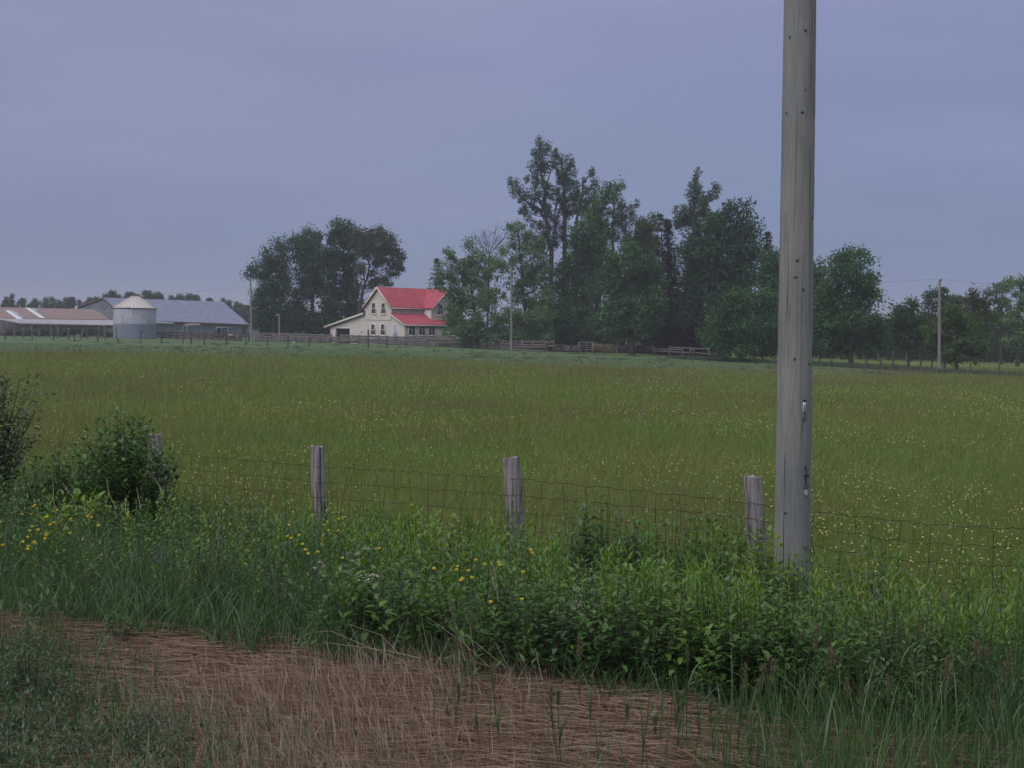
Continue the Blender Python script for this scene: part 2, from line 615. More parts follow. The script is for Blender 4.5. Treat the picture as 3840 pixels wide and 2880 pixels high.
def mat_ground():
    ma = bpy.data.materials.new('ground')
    ma.use_nodes = True
    t = ma.node_tree
    L = t.links.new
    b = t.nodes['Principled BSDF']
    g = N(t, 'ShaderNodeNewGeometry')
    b.inputs['Roughness'].default_value = 1.0
    b.inputs['Specular IOR Level'].default_value = 0.1

    def noise(scale, stretch, lo, hi, c0, c1, detail=5.0):
        mp = N(t, 'ShaderNodeMapping')
        mp.inputs['Scale'].default_value = stretch
        L(g.outputs['Position'], mp.inputs[0])
        n = N(t, 'ShaderNodeTexNoise', Scale=scale, Detail=detail, Roughness=0.6)
        L(mp.outputs[0], n.inputs['Vector'])
        r = ramp(t, [(lo, c0), (hi, c1)])
        L(n.outputs[0], r.inputs[0])
        return r.outputs[0]

    def mixc(f, a, bb, mode='MIX'):
        mx = N(t, 'ShaderNodeMix', data_type='RGBA', blend_type=mode)
        if isinstance(f, float):
            mx.inputs['Factor'].default_value = f
        else:
            L(f, mx.inputs['Factor'])
        L(a, mx.inputs[6])
        L(bb, mx.inputs[7])
        return mx.outputs[2]

    def attr(n):
        a = N(t, 'ShaderNodeAttribute')
        a.attribute_name = n
        return a.outputs['Fac']
    meadow = mixc(1.0, noise(0.6, (1, 1, 1), 0.3, 0.7, (0.086, 0.138, 0.034), (0.122, 0.178, 0.046)),
                  noise(0.05, (1, 0.6, 1), 0.35, 0.65, (0.95, 0.98, 1.0), (1.08, 1.0, 0.95)), 'MULTIPLY')
    pasture = mixc(1.0, noise(0.35, (1, 1, 1), 0.3, 0.7, (0.062, 0.110, 0.054), (0.088, 0.142, 0.069)),
                   noise(0.06, (1, 0.5, 1), 0.35, 0.65, (0.9, 0.95, 0.95), (1.1, 1.02, 0.95)), 'MULTIPLY')
    soil = noise(4.0, (1, 1, 1), 0.3, 0.7, (0.022, 0.026, 0.014), (0.05, 0.055, 0.028))
    straw = mixc(0.5, noise(9.0, (0.35, 2.2, 1), 0.3, 0.72, (0.070, 0.040, 0.026), (0.240, 0.150, 0.100)),
                 noise(1.6, (1, 1, 1), 0.35, 0.7, (0.075, 0.050, 0.034), (0.210, 0.135, 0.092)))
    c = mixc(attr('far'), meadow, pasture)
    c = mixc(attr('soil'), c, soil)
    c = mixc(attr('straw'), c, straw)
    L(c, b.inputs['Base Color'])
    return ma


def lane_line(x):
    return np.interp(x, [12, 20, 31, 36, 45, 60], [133, 128, 116, 108, 97, 84])


def build_ground():
    xs = np.concatenate([-np.geomspace(7.5, 1600, 60)[::-1], np.arange(-7.3, 7.31, 0.14), np.geomspace(7.5, 1600, 60)])
    ys = np.concatenate([-np.geomspace(0.5, 300, 14)[::-1], np.arange(0, 19, 0.14), np.geomspace(19.2, 3200, 110)])
    X, Y = np.meshgrid(xs, ys, indexing='ij')
    Z = gz(X, Y)
    near = (np.abs(X) < 7) & (Y > 3) & (Y < 18)
    Z = Z + near * rng.normal(0, 0.008, X.shape)
    V = np.stack([X, Y, Z], -1).reshape(-1, 3)
    nx, ny = X.shape
    i, j = np.meshgrid(np.arange(nx - 1), np.arange(ny - 1), indexing='ij')
    a = (i * ny + j).ravel()
    F = np.stack([a, a + ny, a + ny + 1, a + 1], 1)
    x, y = V[:, 0], V[:, 1]
    yb = YB(x) + 0.16 * np.sin(x * 3.1) + 0.1 * np.sin(x * 7.7 + 1)
    straw = ss(0.12, -0.12, y - yb) * ss(-3.5, -2.6, x + (y - 7) * 0.3 + 0.2 * np.sin(y * 5))
    soil = ss(1.2, 0.3, y - YF(x))
    far = ss(88, 104, y + 5 * np.sin(x * 0.11) + 3 * np.sin(x * 0.31 + 1)) * (1 - ss(8, 16, x) * ss(-1, 3, y - lane_line(x)))
    o = mk('ground', V, F, mat_ground(), smooth=True, attrs=dict(straw=straw, soil=soil, far=far))
    tag(o, kind='structure')


build_ground()

# gravel lane running along the right-hand trees to the yard
M['lane'] = mat_plain('lane_gravel', (0.105, 0.125, 0.090), 1.0, 0.25, 1.5, (1, 1, 1), 0.1, col2=(0.175, 0.185, 0.150))


def lane_xy(sx):
    return ground_at(sx, float(np.interp(sx, [2600, 2850, 3053, 3325, 3520, 3622, 3840, 4200], [1346, 1359, 1367.5, 1383, 1395.5, 1404, 1414.5, 1430])))


def build_lane():
    C = np.array([lane_xy(s) for s in np.linspace(2600, 4200, 60)])
    d = unit(np.gradient(C[:, :2], axis=0))
    nrm = np.stack([-d[:, 1], d[:, 0]], 1)
    rows = []
    for off, dz in ((-1.9, -0.05), (-1.5, 0.06), (0, 0.10), (1.5, 0.06), (1.9, -0.05)):
        p = C[:, :2] + nrm * off
        rows.append(np.stack([p[:, 0], p[:, 1], gz(p[:, 0], p[:, 1]) + dz], 1))
    V = np.stack(rows, 1).reshape(-1, 3)
    F = [[i * 5 + k, (i + 1) * 5 + k, (i + 1) * 5 + k + 1, i * 5 + k + 1] for i in range(59) for k in range(4)]
    tag(mk('lane', V, [F], M['lane'], smooth=True), kind='structure')
    return C


LANE = build_lane()

# ---------------------------------------------------------------- utility pole close by


def mat_pole():
    ma = bpy.data.materials.new('weathered_pole_wood')
    ma.use_nodes = True
    t = ma.node_tree
    L = t.links.new
    b = t.nodes['Principled BSDF']
    tc = N(t, 'ShaderNodeTexCoord')

    def noise(scale, stretch, detail=6.0, dist=0.0):
        mp = N(t, 'ShaderNodeMapping')
        mp.inputs['Scale'].default_value = stretch
        L(tc.outputs['Object'], mp.inputs[0])
        n = N(t, 'ShaderNodeTexNoise', Scale=scale, Detail=detail, Roughness=0.62, Distortion=dist)
        L(mp.outputs[0], n.inputs['Vector'])
        return n.outputs[0]
    fine = noise(95, (1, 1, 0.05), 8.0, 0.3)
    mid = noise(7, (1, 1, 0.14), 5.0, 0.5)
    big = noise(2.2, (1, 1, 0.5), 3.0)
    r1 = ramp(t, [(0.22, (0.160, 0.172, 0.174)), (0.5, (0.212, 0.224, 0.224)), (0.8, (0.268, 0.278, 0.274))])
    L(fine, r1.inputs[0])
    r2 = ramp(t, [(0.3, (0.86, 0.87, 0.88)), (0.7, (1.07, 1.07, 1.06))])
    L(mid, r2.inputs[0])
    r3 = ramp(t, [(0.38, (0.80, 0.85, 0.86)), (0.62, (1.10, 1.06, 1.05))])
    L(big, r3.inputs[0])
    m1 = N(t, 'ShaderNodeMix', data_type='RGBA', blend_type='MULTIPLY')
    m1.inputs['Factor'].default_value = 1.0
    L(r1.outputs[0], m1.inputs[6])
    L(r2.outputs[0], m1.inputs[7])
    m2 = N(t, 'ShaderNodeMix', data_type='RGBA', blend_type='MULTIPLY')
    m2.inputs['Factor'].default_value = 1.0
    L(m1.outputs[2], m2.inputs[6])
    L(r3.outputs[0], m2.inputs[7])
    # narrow drying checks running along the grain
    mp = N(t, 'ShaderNodeMapping')
    mp.inputs['Scale'].default_value = (22, 22, 0.35)
    L(tc.outputs['Object'], mp.inputs[0])
    vo = N(t, 'ShaderNodeTexVoronoi', Scale=1.0)
    vo.feature = 'DISTANCE_TO_EDGE'
    L(mp.outputs[0], vo.inputs['Vector'])
    rc = ramp(t, [(0.0, (0.45, 0.45, 0.45)), (0.035, (1, 1, 1))])
    L(vo.outputs['Distance'], rc.inputs[0])
    m3 = N(t, 'ShaderNodeMix', data_type='RGBA', blend_type='MULTIPLY')
    m3.inputs['Factor'].default_value = 0.35
    L(m2.outputs[2], m3.inputs[6])
    L(rc.outputs[0], m3.inputs[7])
    L(m3.outputs[2], b.inputs['Base Color'])
    b.inputs['Roughness'].default_value = 0.85
    b.inputs['Specular IOR Level'].default_value = 0.2
    bp = N(t, 'ShaderNodeBump', Strength=0.5, Distance=0.004)
    L(fine, bp.inputs['Height'])
    L(bp.outputs[0], b.inputs['Normal'])
    return ma


M['pole'] = mat_pole()
M['tagmetal'] = mat_plain('aluminium_tag', (0.42, 0.43, 0.47), 0.5, 0.15, 40, (1, 1, 1), 0, 0.3)
M['ink'] = mat_plain('black_paint', (0.022, 0.020, 0.022), 0.7, 0.2, 20)
M['crackdark'] = mat_plain('dark_crack', (0.03, 0.032, 0.032), 1.0, 0.2, 20)
M['knot'] = mat_plain('knot_wood', (0.085, 0.085, 0.082), 0.9, 0.4, 60)

PY = 10.2
pt_top = W(3001, 0, PY)
pt_mid = W(2969, 2100, PY)


def pole_axis(z):
    k = (z - pt_mid[2]) / (pt_top[2] - pt_mid[2])
    return pt_mid + (pt_top - pt_mid) * k


def pole_rad(z):
    return float(np.interp(z, [-0.6, 0.4, 4.2, 9.5], [0.1375, 0.131, 0.1165, 0.095]))


def on_pole(sx, sy, out=0.0):
    """point on the pole's skin seen at a pixel, with its outward direction"""
    d = ray(sx, sy)
    p = W(sx, sy, PY)
    for _ in range(12):
        c = pole_axis(p[2])
        r = pole_rad(p[2]) + out
        dx = np.clip((p[0] - c[0]) / r, -0.98, 0.98)
        y = c[1] - r * math.sqrt(1 - dx * dx)
        p = W(sx, sy, y)
    c = pole_axis(p[2])
    n = p - c
    n[2] = 0
    return p, n / np.linalg.norm(n)


def text_mesh(txt, size):
    cu = bpy.data.curves.new('lettering', 'FONT')
    cu.body = txt
    cu.size = size
    cu.align_x = 'CENTER'
    cu.align_y = 'CENTER'
    cu.extrude = 0.0004
    cu.offset = size * 0.035
    ob = bpy.data.objects.new('lettering', cu)
    COL.objects.link(ob)
    bpy.context.view_layer.update()
    me = bpy.data.meshes.new_from_object(ob.evaluated_get(bpy.context.evaluated_depsgraph_get()))
    V = np.array([v.co[:] for v in me.vertices])
    F = [list(p.vertices) for p in me.polygons]
    bpy.data.objects.remove(ob)
    bpy.data.curves.remove(cu)
    bpy.data.meshes.remove(me)
    return V, F


def plate_xf(p, n):
    """matrix columns for something flat on the pole: x across, y up, z outward"""
    up = unit(pt_top - pt_mid)
    x = unit(np.cross(up, n))
    return np.stack([x, up, np.cross(x, up)], 1), p + n * 0.004


def build_pole():
    z0 = float(gz(pole_axis(-0.35)[0], PY)) - 0.05
    base = pole_axis(z0)
    root = thing('utility_pole', base, 'thick weathered grey wooden utility pole standing in the roadside weeds beside the wire fence', 'utility pole')
    zs = np.linspace(z0, 9.5, 120)
    na = 64
    A = np.arange(na) / na * 2 * math.pi
    V = []
    ph = rng.uniform(0, 6.28, 9)
    # drying cracks: real grooves, at a wandering angle
    p1, n1 = on_pole(2945, 1500)
    p2, n2 = on_pole(3045, 250)
    cr = [(math.atan2(n1[1], n1[0]), -0.4, 2.9), (math.atan2(n2[1], n2[0]), 2.6, 9.0)]
    for k, z in enumerate(zs):
        c = pole_axis(z)
        r = pole_rad(z) * (1 + 0.012 * np.sin(A * 2 + ph[0] + z * 0.4) + 0.007 * np.sin(A * 5 + ph[1] + z * 0.9) + 0.004 * np.sin(A * 11 + ph[2]))
        r = r + 0.0012 * rng.normal(size=na)
        for a0, za, zb in cr:
            ac = a0 + 0.02 * math.sin(z * 3.1) + 0.012 * math.sin(z * 9)
            dd = np.abs((A - ac + math.pi) % (2 * math.pi) - math.pi)
            r = r - 0.010 * np.clip(1 - dd / 0.06, 0, 1) * float(ss(za, za + 0.3, z) * ss(zb, zb - 0.3, z))
        V.append(np.stack([c[0] + r * np.cos(A), c[1] + r * np.sin(A), np.full(na, c[2])], 1))
    V = np.vstack(V)
    i, j = np.meshgrid(np.arange(len(zs) - 1), np.arange(na), indexing='ij')
    i, j = i.ravel(), j.ravel()
    k = (j + 1) % na
    F = np.stack([i * na + j, i * na + k, (i + 1) * na + k, (i + 1) * na + j], 1)
    mk('shaft', V, [F], M['pole'], root, smooth=True)
    # crack filling: thin dark strip down each groove
    for a0, za, zb in cr:
        st = MB()
        zz = np.linspace(za + 0.25, zb - 0.25, 70)
        pts = []
        for z in zz:
            c = pole_axis(z)
            ac = a0 + 0.02 * math.sin(z * 3.1) + 0.012 * math.sin(z * 9)
            r = pole_rad(z) - 0.004
            w = 0.026 * (0.6 + 0.4 * math.sin(z * 7)) * min(1, (z - za) * 2, (zb - z) * 2)
            pts.append([[c[0] + r * math.cos(ac + s * w), c[1] + r * math.sin(ac + s * w), z] for s in (-1, 1)])
        pts = np.array(pts).reshape(-1, 3)
        ii = np.arange(len(zz) - 1) * 2
        st.add(pts, np.stack([ii, ii + 1, ii + 3, ii + 2], 1))
        st.build('crack', M['crackdark'], root)
    # many short hairline checks
    for _ in range(20):
        a0 = rng.uniform(-2.9, -.25)
        za = rng.uniform(0, 4.6)
        zb = za + rng.uniform(.25, 1.3)
        zz = np.linspace(za, zb, 24)
        wb = rng.uniform(.004, .009)
        ph_ = rng.uniform(0, 6)
        pts = []
        for z in zz:
            c = pole_axis(z)
            ac = a0 + .012 * math.sin(z * 5 + ph_)
            r = pole_rad(z) * 1.022
            w = wb * min(1, (z - za) * 4 + .05, (zb - z) * 4 + .05)
            rr = [np.interp((ac + s_ * w) % (2 * math.pi), A, np.linalg.norm(V.reshape(len(zs), na, 3)[np.argmin(np.abs(zs - z)), :, :2] - c[:2], axis=1), period=2 * math.pi) + .0012 for s_ in (-1, 1)]
            pts.append([[c[0] + q_ * math.cos(ac + s_ * w), c[1] + q_ * math.sin(ac + s_ * w), z] for s_, q_ in zip((-1, 1), rr)])
        pts = np.array(pts).reshape(-1, 3)
        ii = np.arange(len(zz) - 1) * 2
        MB().add(pts, np.stack([ii, ii + 1, ii + 3, ii + 2], 1)).build('crack', M['crackdark'], root)
    # knots
    for sx, sy, r in ((3020, 112, .010), (2962, 139, .007), (3009, 420, .011), (2950, 425, .006), (3020, 335, .005), (2980, 1040, .008), (3010, 1085, .012),
                      (2987, 1038, .006), (2980, 1345, .010), (3035, 1364, .010), (2945, 1922, .012), (3046, 815, .010), (2990, 975, .014)):
        p, n = on_pole(sx, sy)
        R, o = plate_xf(p, n)
        a = np.arange(12) / 12 * 2 * math.pi
        rr = 0.8 * r * (1 + 0.25 * rng.normal(size=12) * 0.6)
        ring = np.stack([rr * np.cos(a), rr * 1.25 * np.sin(a), np.full(12, 0.002)], 1)
        ring2 = ring * [0.4, 0.4, 1] + [0, 0, 0.005]
        ring0 = ring * [1.2, 1.2, 1] - [0, 0, 0.008]
        Vv = np.vstack([ring0, ring, ring2]) @ R.T + o
        kb = MB()
        q = np.arange(12)
        kb.add(Vv, np.vstack([np.stack([q, (q + 1) % 12, 12 + (q + 1) % 12, 12 + q], 1), np.stack([12 + q, 12 + (q + 1) % 12, 24 + (q + 1) % 12, 24 + q], 1)]))
        kb.add(Vv[24:], [list(range(12))])
        kb.build('knot', M['knot'], root)
    # aluminium number strip, with a dark nail bracket on its top edge
    p, n = on_pole(3015, 1542)
    R, o = plate_xf(p, n)
    pl = MB()
    h, w = 0.136, 0.026
    b8 = np.array([[-w / 2, -h / 2, -0.004], [w / 2, -h / 2, -0.004], [w / 2, -h / 2, 0.003], [-w / 2, -h / 2, 0.003],
                   [-w / 2, h / 2, -0.004], [w / 2, h / 2, -0.004], [w / 2, h / 2, 0.003], [-w / 2, h / 2, 0.003]])
    pl.hexa(b8 @ R.T + o)
    plate = pl.build('number_strip', M['tagmetal'], root)
    tb = MB()
    for ch, yy in (('H', .036), ('3', .016), ('N', -.004), ('8', -.022), ('1', -.040)):
        tv, tf = text_mesh(ch, 0.026)
        tv = np.stack([-tv[:, 1], tv[:, 0], tv[:, 2]], 1) + [0, yy, 0.0036]
        tv = tv @ R.T + o
        off = tb.n
        tb.v.append(tv)
        tb.n += len(tv)
        for f in tf:
            tb.ng.append(np.array([f]) + off)
    tb.build('characters', M['ink'], plate)
    cb = MB()
    cb.hexa((b8 * [1.05, 0.09, 1.3] + [0.002, h / 2 + 0.008, 0.001]) @ R.T + o)
    cb.build('nail_bracket', M['ink'], plate)
    # stencilled characters, one below another
    for ch, sx, sy, sz in (('B', 3019, 1757, .030), ('1', 3022, 1770.5, .030), ('M', 3020, 1785, .032), ('II', 3029, 1785, .022), ('8', 3020, 1799.5, .030), ('5', 3021.5, 1814, .026),
                           ('L', 3017.5, 1826, .026), ('F', 3027.5, 1826, .026), ('1', 3030, 1757, .016)):
        p, n = on_pole(sx, sy)
        R2, o2 = plate_xf(p, n)
        tv, tf = text_mesh(ch, sz)
        tv = (tv * [1.25, 1.15, 1] + [0, 0, 0.0025]) @ R2.T + o2
        sb = MB()
        off = sb.n
        sb.v.append(tv)
        sb.n += len(tv)
        for f in tf:
            sb.ng.append(np.array([f]) + off)
        sb.build('stencilled_character', M['ink'], root)
    # round inspection tag
    p, n = on_pole(3021.5, 1846)
    R3, o3 = plate_xf(p, n)
    a = np.arange(24) / 24 * 2 * math.pi
    ring = np.stack([0.0155 * np.cos(a), 0.0235 * np.sin(a), np.full(24, -0.004)], 1)
    top = ring + [0, 0, 0.008]
    tg = MB()
    q = np.arange(24)
    tg.add(np.vstack([ring, top]) @ R3.T + o3, np.stack([q, (q + 1) % 24, 24 + (q + 1) % 24, 24 + q], 1))
    tg.add(top @ R3.T + o3, [list(range(24))])
    disc = tg.build('round_tag', M['tagmetal'], root)
    MB().box(o3 + R3 @ np.array([0, 0.0265, 0.002]), (0.016, 0.006, 0.004)).build('nail', M['ink'], disc)
    MB().box(o3 + R3 @ np.array([0.004, -0.027, 0.002]), (0.008, 0.005, 0.004)).build('nail', M['ink'], disc)


build_pole()

# ---------------------------------------------------------------- wire fence at the edge of the meadow
M['cedar'] = mat_plain('weathered_cedar', (0.045, 0.040, 0.042), 0.95, 0.3, 34, (1, 1, 0.045), 1.0, col2=(0.275, 0.265, 0.278), detail=8.0, contrast=(0.36, 0.56))
M['wire'] = mat_plain('rusty_wire', (0.035, 0.030, 0.027), 0.8, 0.3, 30, metal=0.2)
M['greywood'] = mat_plain('grey_fence_wood', (0.085, 0.078, 0.082), 0.95, 0.3, 5, (1, 1, 0.3), 0.2, col2=(0.185, 0.17, 0.18))
M['darkwood'] = mat_plain('dark_fence_wood', (0.050, 0.042, 0.044), 0.95, 0.3, 5, (1, 1, 0.3), 0.2, col2=(0.115, 0.098, 0.102))
M['tanwood'] = mat_plain('tan_picket_wood', (0.085, 0.066, 0.050), 0.95, 0.3, 5, (1, 1, 0.3), 0.2, col2=(0.15, 0.118, 0.088))
M['palewood'] = mat_plain('pale_timber', (0.24, 0.205, 0.185), 0.95, 0.25, 6, (1, 1, 0.3), 0.2)


def split_post(top, base, r, seed):
    """a rough split cedar post with an uneven, weather-worn top"""
    g = np.random.default_rng(seed)
    na, nz = 14, 16
    a = np.arange(na) / na * 2 * math.pi
    prof = 1 + 0.085 * g.normal(size=na) + 0.10 * np.cos(2 * a + g.uniform(0, 3))
    prof = (prof + np.roll(prof, 1)) / 2
    V = []
    for k in range(nz):
        f = k / (nz - 1)
        c = base + (top - base) * f
        rr = r * (1.08 - 0.12 * f) * prof * (1 + 0.035 * g.normal(size=na))
        z = np.full(na, c[2])
        if k == nz - 1:
            z = z + g.uniform(-0.018, 0.010, na)
        V.append(np.stack([c[0] + rr * np.cos(a), c[1] + rr * 0.85 * np.sin(a), z], 1))
    V = np.vstack(V)
    i, j = np.meshgrid(np.arange(nz - 1), np.arange(na), indexing='ij')
    i, j = i.ravel(), j.ravel()
    F = np.stack([i * na + j, i * na + (j + 1) % na, (i + 1) * na + (j + 1) % na, (i + 1) * na + j], 1)
    b = MB()
    b.add(V, F)
    last = V[-na:]
    cen = last.mean(0) - [0, 0, 0.012]
    b.add(np.vstack([last, cen]), [[q, (q + 1) % na, na] for q in range(na)])
    return b


def build_near_fence():
    P = [(-6.9, 17.6), (-4.2, 16.25), (-2.0, 14.35), (0.0, 12.6), (1.93, 11.2), (4.9, 9.3), (8.0, 6.5)]
    tops = {1: W(580, 1628, 16.25), 2: W(1186, 1671, 14.35), 3: W(1916, 1712, 12.6), 4: W(2820, 1783, 11.2)}
    foot = {1: W(600, 1880, 16.25), 2: W(1199, 1968, 14.35), 3: W(1937, 2000, 12.6), 4: W(2836, 2040, 11.2)}
    loc = base_pt(1920, 12.6)
    root = thing('wire_fence', loc, 'rusty woven wire fence on four split cedar posts along the meadow edge', 'fence')
    ends = []
    for k, (x, y) in enumerate(P):
        z = float(gz(x, y))
        if k in tops:
            t = tops[k]
            f = foot[k]
            b = f + (f - t) * max(0.0, (f[2] - z + 0.15) / (t[2] - f[2]))
            rad = [0, .078, .065, .075, .074][k]
            split_post(t, b, rad, 40 + k).build('post', M['cedar'], root, smooth=False)
        ends.append(np.array([x, y, z]))
    # a broken companion post leaning on the first one
    split_post(W(600, 1740, 16.0), W(604, 1890, 16.0) - [0, 0, .3], 0.075, 77).build('post', M['cedar'], root)
    # measured heights of the horizontal wires at each post (pixel rows in the photograph)
    rows = [[(0, 1640), (630, 1697), (1170, 1745), (1910, 1790), (2680, 1868), (3050, 1915), (3500, 1965), (3840, 1980)],
            [(0, 1700), (620, 1747), (1170, 1804), (1910, 1853), (2680, 1925), (3050, 1975), (3400, 2030), (3840, 2050)],
            [(0, 1752), (620, 1801), (1170, 1859), (1910, 1917), (2680, 1985), (3150, 2063), (3420, 2102), (3840, 2121)],
            [(0, 1800), (620, 1868), (1170, 1915), (1910, 1981), (2680, 2050), (3150, 2130), (3440, 2176), (3840, 2206)]]

    def row_pt(k, sx):
        sy = float(np.interp(sx, [p[0] for p in rows[k]], [p[1] for p in rows[k]]))
        d = ray(sx, sy)                                   # meet the vertical plane of the fence line
        x = d[0]
        xs = np.array([p[0] for p in P])
        ysr = np.array([p[1] for p in P])
        Y = 12.0
        for _ in range(30):
            Y = 0.5 * Y + 0.5 * float(np.interp(x * Y, xs, ysr))
        return W(sx, sy, Y)
    grid = np.linspace(-150, 4000, 420)
    lines = []
    for k in range(4):
        pts = np.array([row_pt(k, s) for s in grid])
        pts[:, 2] += 0.006 * np.sin(grid * 0.045 + k) + 0.004 * np.sin(grid * 0.13)
        pts[:, 1] -= 0.06
        lines.append(pts)
        MB().tube(pts, 0.0023, 4).build('line_wire', M['wire'], root)
    bottom = lines[3] - [0, 0, 0.16]
    MB().tube(bottom, 0.0023, 4).build('line_wire', M['wire'], root)
    lines.append(bottom)
    # stay wires about a foot apart, kinked at every line wire
    s = np.concatenate([[0], np.cumsum(np.linalg.norm(np.diff(lines[0], axis=0), axis=1))])
    for q in np.arange(0.15, s[-1], 0.235):
        ks = []
        j = rng.normal(0, 0.02)
        for k in range(5):
            f = np.interp(q + j * (k - 1.2) + rng.normal(0, 0.006), s, np.arange(len(s)))
            i0 = int(min(f, len(s) - 2))
            ks.append(lines[k][i0] + (lines[k][i0 + 1] - lines[k][i0]) * (f - i0))
        MB().tube(np.array(ks), 0.0020, 4).build('stay_wire', M['wire'], root)


build_near_fence()
M['deadstem'] = mat_plain('dead_stem', (0.035, 0.028, 0.026), 0.9, 0.2, 20)

# ---------------------------------------------------------------- distant power poles and wires
M['oldpole'] = mat_plain('old_pole_wood', (0.20, 0.195, 0.19), 0.95, 0.2, 3, (1, 1, 0.1), 0.2)
M['greypaint'] = mat_plain('grey_painted_steel', (0.36, 0.37, 0.40), 0.5, 0.05, 3)


def far_pole(px, Y, r, label, extra):
    pts = [W(a, b, Y) for a, b in px]
    pts[-1][2] -= 0.3
    root = thing('utility_pole', pts[-1] + [0, 0, 0.3], label, 'utility pole', 'power poles across the farm')
    n = len(pts)
    MB().tube(pts[::-1], np.linspace(r, r * 0.72, n), 8).build('shaft', M['oldpole'], root, smooth=True)
    extra(root, pts[0], Y)
    return root, pts


def pole_a(root, top, Y):
    can = MB()
    c = W(954, 1083, Y - 0.1)
    can.tube([c - [0, 0, .42], c - [0, 0, .38], c + [0, 0, .34], c + [0, 0, .42]], [0.2, 0.26, 0.26, 0.12], 12)
    can.build('transformer_can', M['greypaint'], root, smooth=True)
    br = MB()
    br.box(W(946, 1083, Y), (0.35, 0.08, 0.08))
    br.build('bracket', M['greypaint'], root)
    MB().tube([W(941, 1060, Y), W(932, 1098, Y), W(925, 1135, Y)], 0.012, 4).build('guy_wire', M['wire'], root)
    MB().box(W(931, 1099, Y), (0.07, 0.07, 0.5)).build('guy_insulator', M['ink'], root)
    MB().tube([W(952, 1092, Y), W(950, 1120, Y), W(943, 1130, Y)], 0.02, 4).build('riser_cable', M['ink'], root)


def pole_b(root, top, Y):
    MB().tube([top, top + [0.0, 0, .14]], [0.05, 0.03], 8).build('insulator', M['greypaint'], root)


def pole_c(root, top, Y):
    MB().tube([top + [0.06, 0, -0.25], top + [0.14, 0, .04]], [0.035, 0.05], 8).build('insulator', M['ink'], root)


far_pole([(939, 1040), (941, 1120), (943, 1276)], 177, 0.15, 'grey power pole with a transformer can, standing between the barn and the dark maples', pole_a)
far_pole([(1917, 1008), (1918, 1160), (1917, 1316)], 150, 0.14, 'bare grey power pole in front of the tall trees, just beyond the plank fence', pole_b)
far_pole([(3523, 1049), (3523, 1220), (3522, 1405)], 105, 0.125, 'slim grey power pole beside the lane, in front of a light green young maple', pole_c)


def sag_wire(a, b, sag, r, label):
    t = np.linspace(0, 1, 40)[:, None]
    p = np.asarray(a) * (1 - t) + np.asarray(b) * t
    p[:, 2] -= sag * 4 * (t * (1 - t))[:, 0]
    o = MB().tube(p, r, 4).build('power_line', M['wire'], None, origin=p[0])
    tag(o, label, 'power line')


sag_wire(W(3523, 1046, 105), W(1917, 1010, 150), 1.0, 0.007, 'thin upper wire strung between the two bare power poles')
sag_wire(W(3523, 1046, 105), W(4300, 1075, 92), 0.3, 0.007, 'thin wire running off to the side from the pole beside the lane')
sag_wire(W(3523, 1215, 105), W(1917, 1128, 150), 0.3, 0.007, 'thin lower wire crossing in front of the dark spruces')
sag_wire(W(941, 1070, 177), W(300, 1100, 215), 0.6, 0.008, 'thin service wire from the transformer pole to the grey barn')

lp = thing('yard_lamp', base_pt(1047, 172), 'short pale lamp post behind the plank fence, before the dark maples', 'lamp post')
MB().tube([W(1047, 1275, 172), W(1047.5, 1178, 172)], [0.10, 0.09], 8).build('shaft', M['palewood'], lp, smooth=True)
MB().box(W(1043, 1181, 171.9), (0.34, 0.16, 0.14)).build('lamp_head', M['greypaint'], lp)

# ---------------------------------------------------------------- farmyard fences far off


def fence_line(posts, top, base, Yr):
    return [(W(s, float(np.interp(s, *top)), float(np.interp(s, *Yr))), W(s, float(np.interp(s, *base)), float(np.interp(s, *Yr)))) for s in posts]


def board_fence(name, label, posts, top, base, Yr, mat, rails, post_w=0.17, board=(0.04, 0.19), picket=None, skip=0.0, tall={}, rise=0.12, group=None):
    L = fence_line(posts, top, base, Yr)
    root = thing(name, L[len(L) // 2][1], label, 'fence', group)
    for k, (t, b) in enumerate(L):
        ex = tall.get(k, 0) + rise + rng.uniform(-.05, .07)
        lean = rng.normal(0, 0.03)
        w = post_w * rng.uniform(0.85, 1.15)
        MB().beam(b - [0, 0, 0.35], t + [lean, 0, ex], w, w).build('post', mat, root)
    for k in range(len(L) - 1):
        (t0, b0), (t1, b1) = L[k], L[k + 1]
        off = np.array([0, -post_w / 2 - board[0] / 2 - 0.004, 0])
        for f in rails:
            if rng.random() < skip:
                continue
            j0, j1 = rng.normal(0, 0.025, 2)
            MB().beam(b0 + (t0 - b0) * (f + j0) + off, b1 + (t1 - b1) * (f + j1) + off, board[0], board[1] * rng.uniform(.85, 1.1)).build('rail', mat, root)
        if picket is not None and picket(k):
            pb = MB()
            n = max(4, int(np.linalg.norm(b1 - b0) / 0.17))
            for q in range(n):
                f = (q + 0.5) / n
                bb = b0 + (b1 - b0) * f + [0, 0.13, -0.05]
                tt = t0 + (t1 - t0) * f + [0, 0.13, -0.22 + rng.normal(0, .03)]
                pb.beam(bb, tt, 0.10, 0.025)
            pb.build('picket_panel', mat, root)
    return root


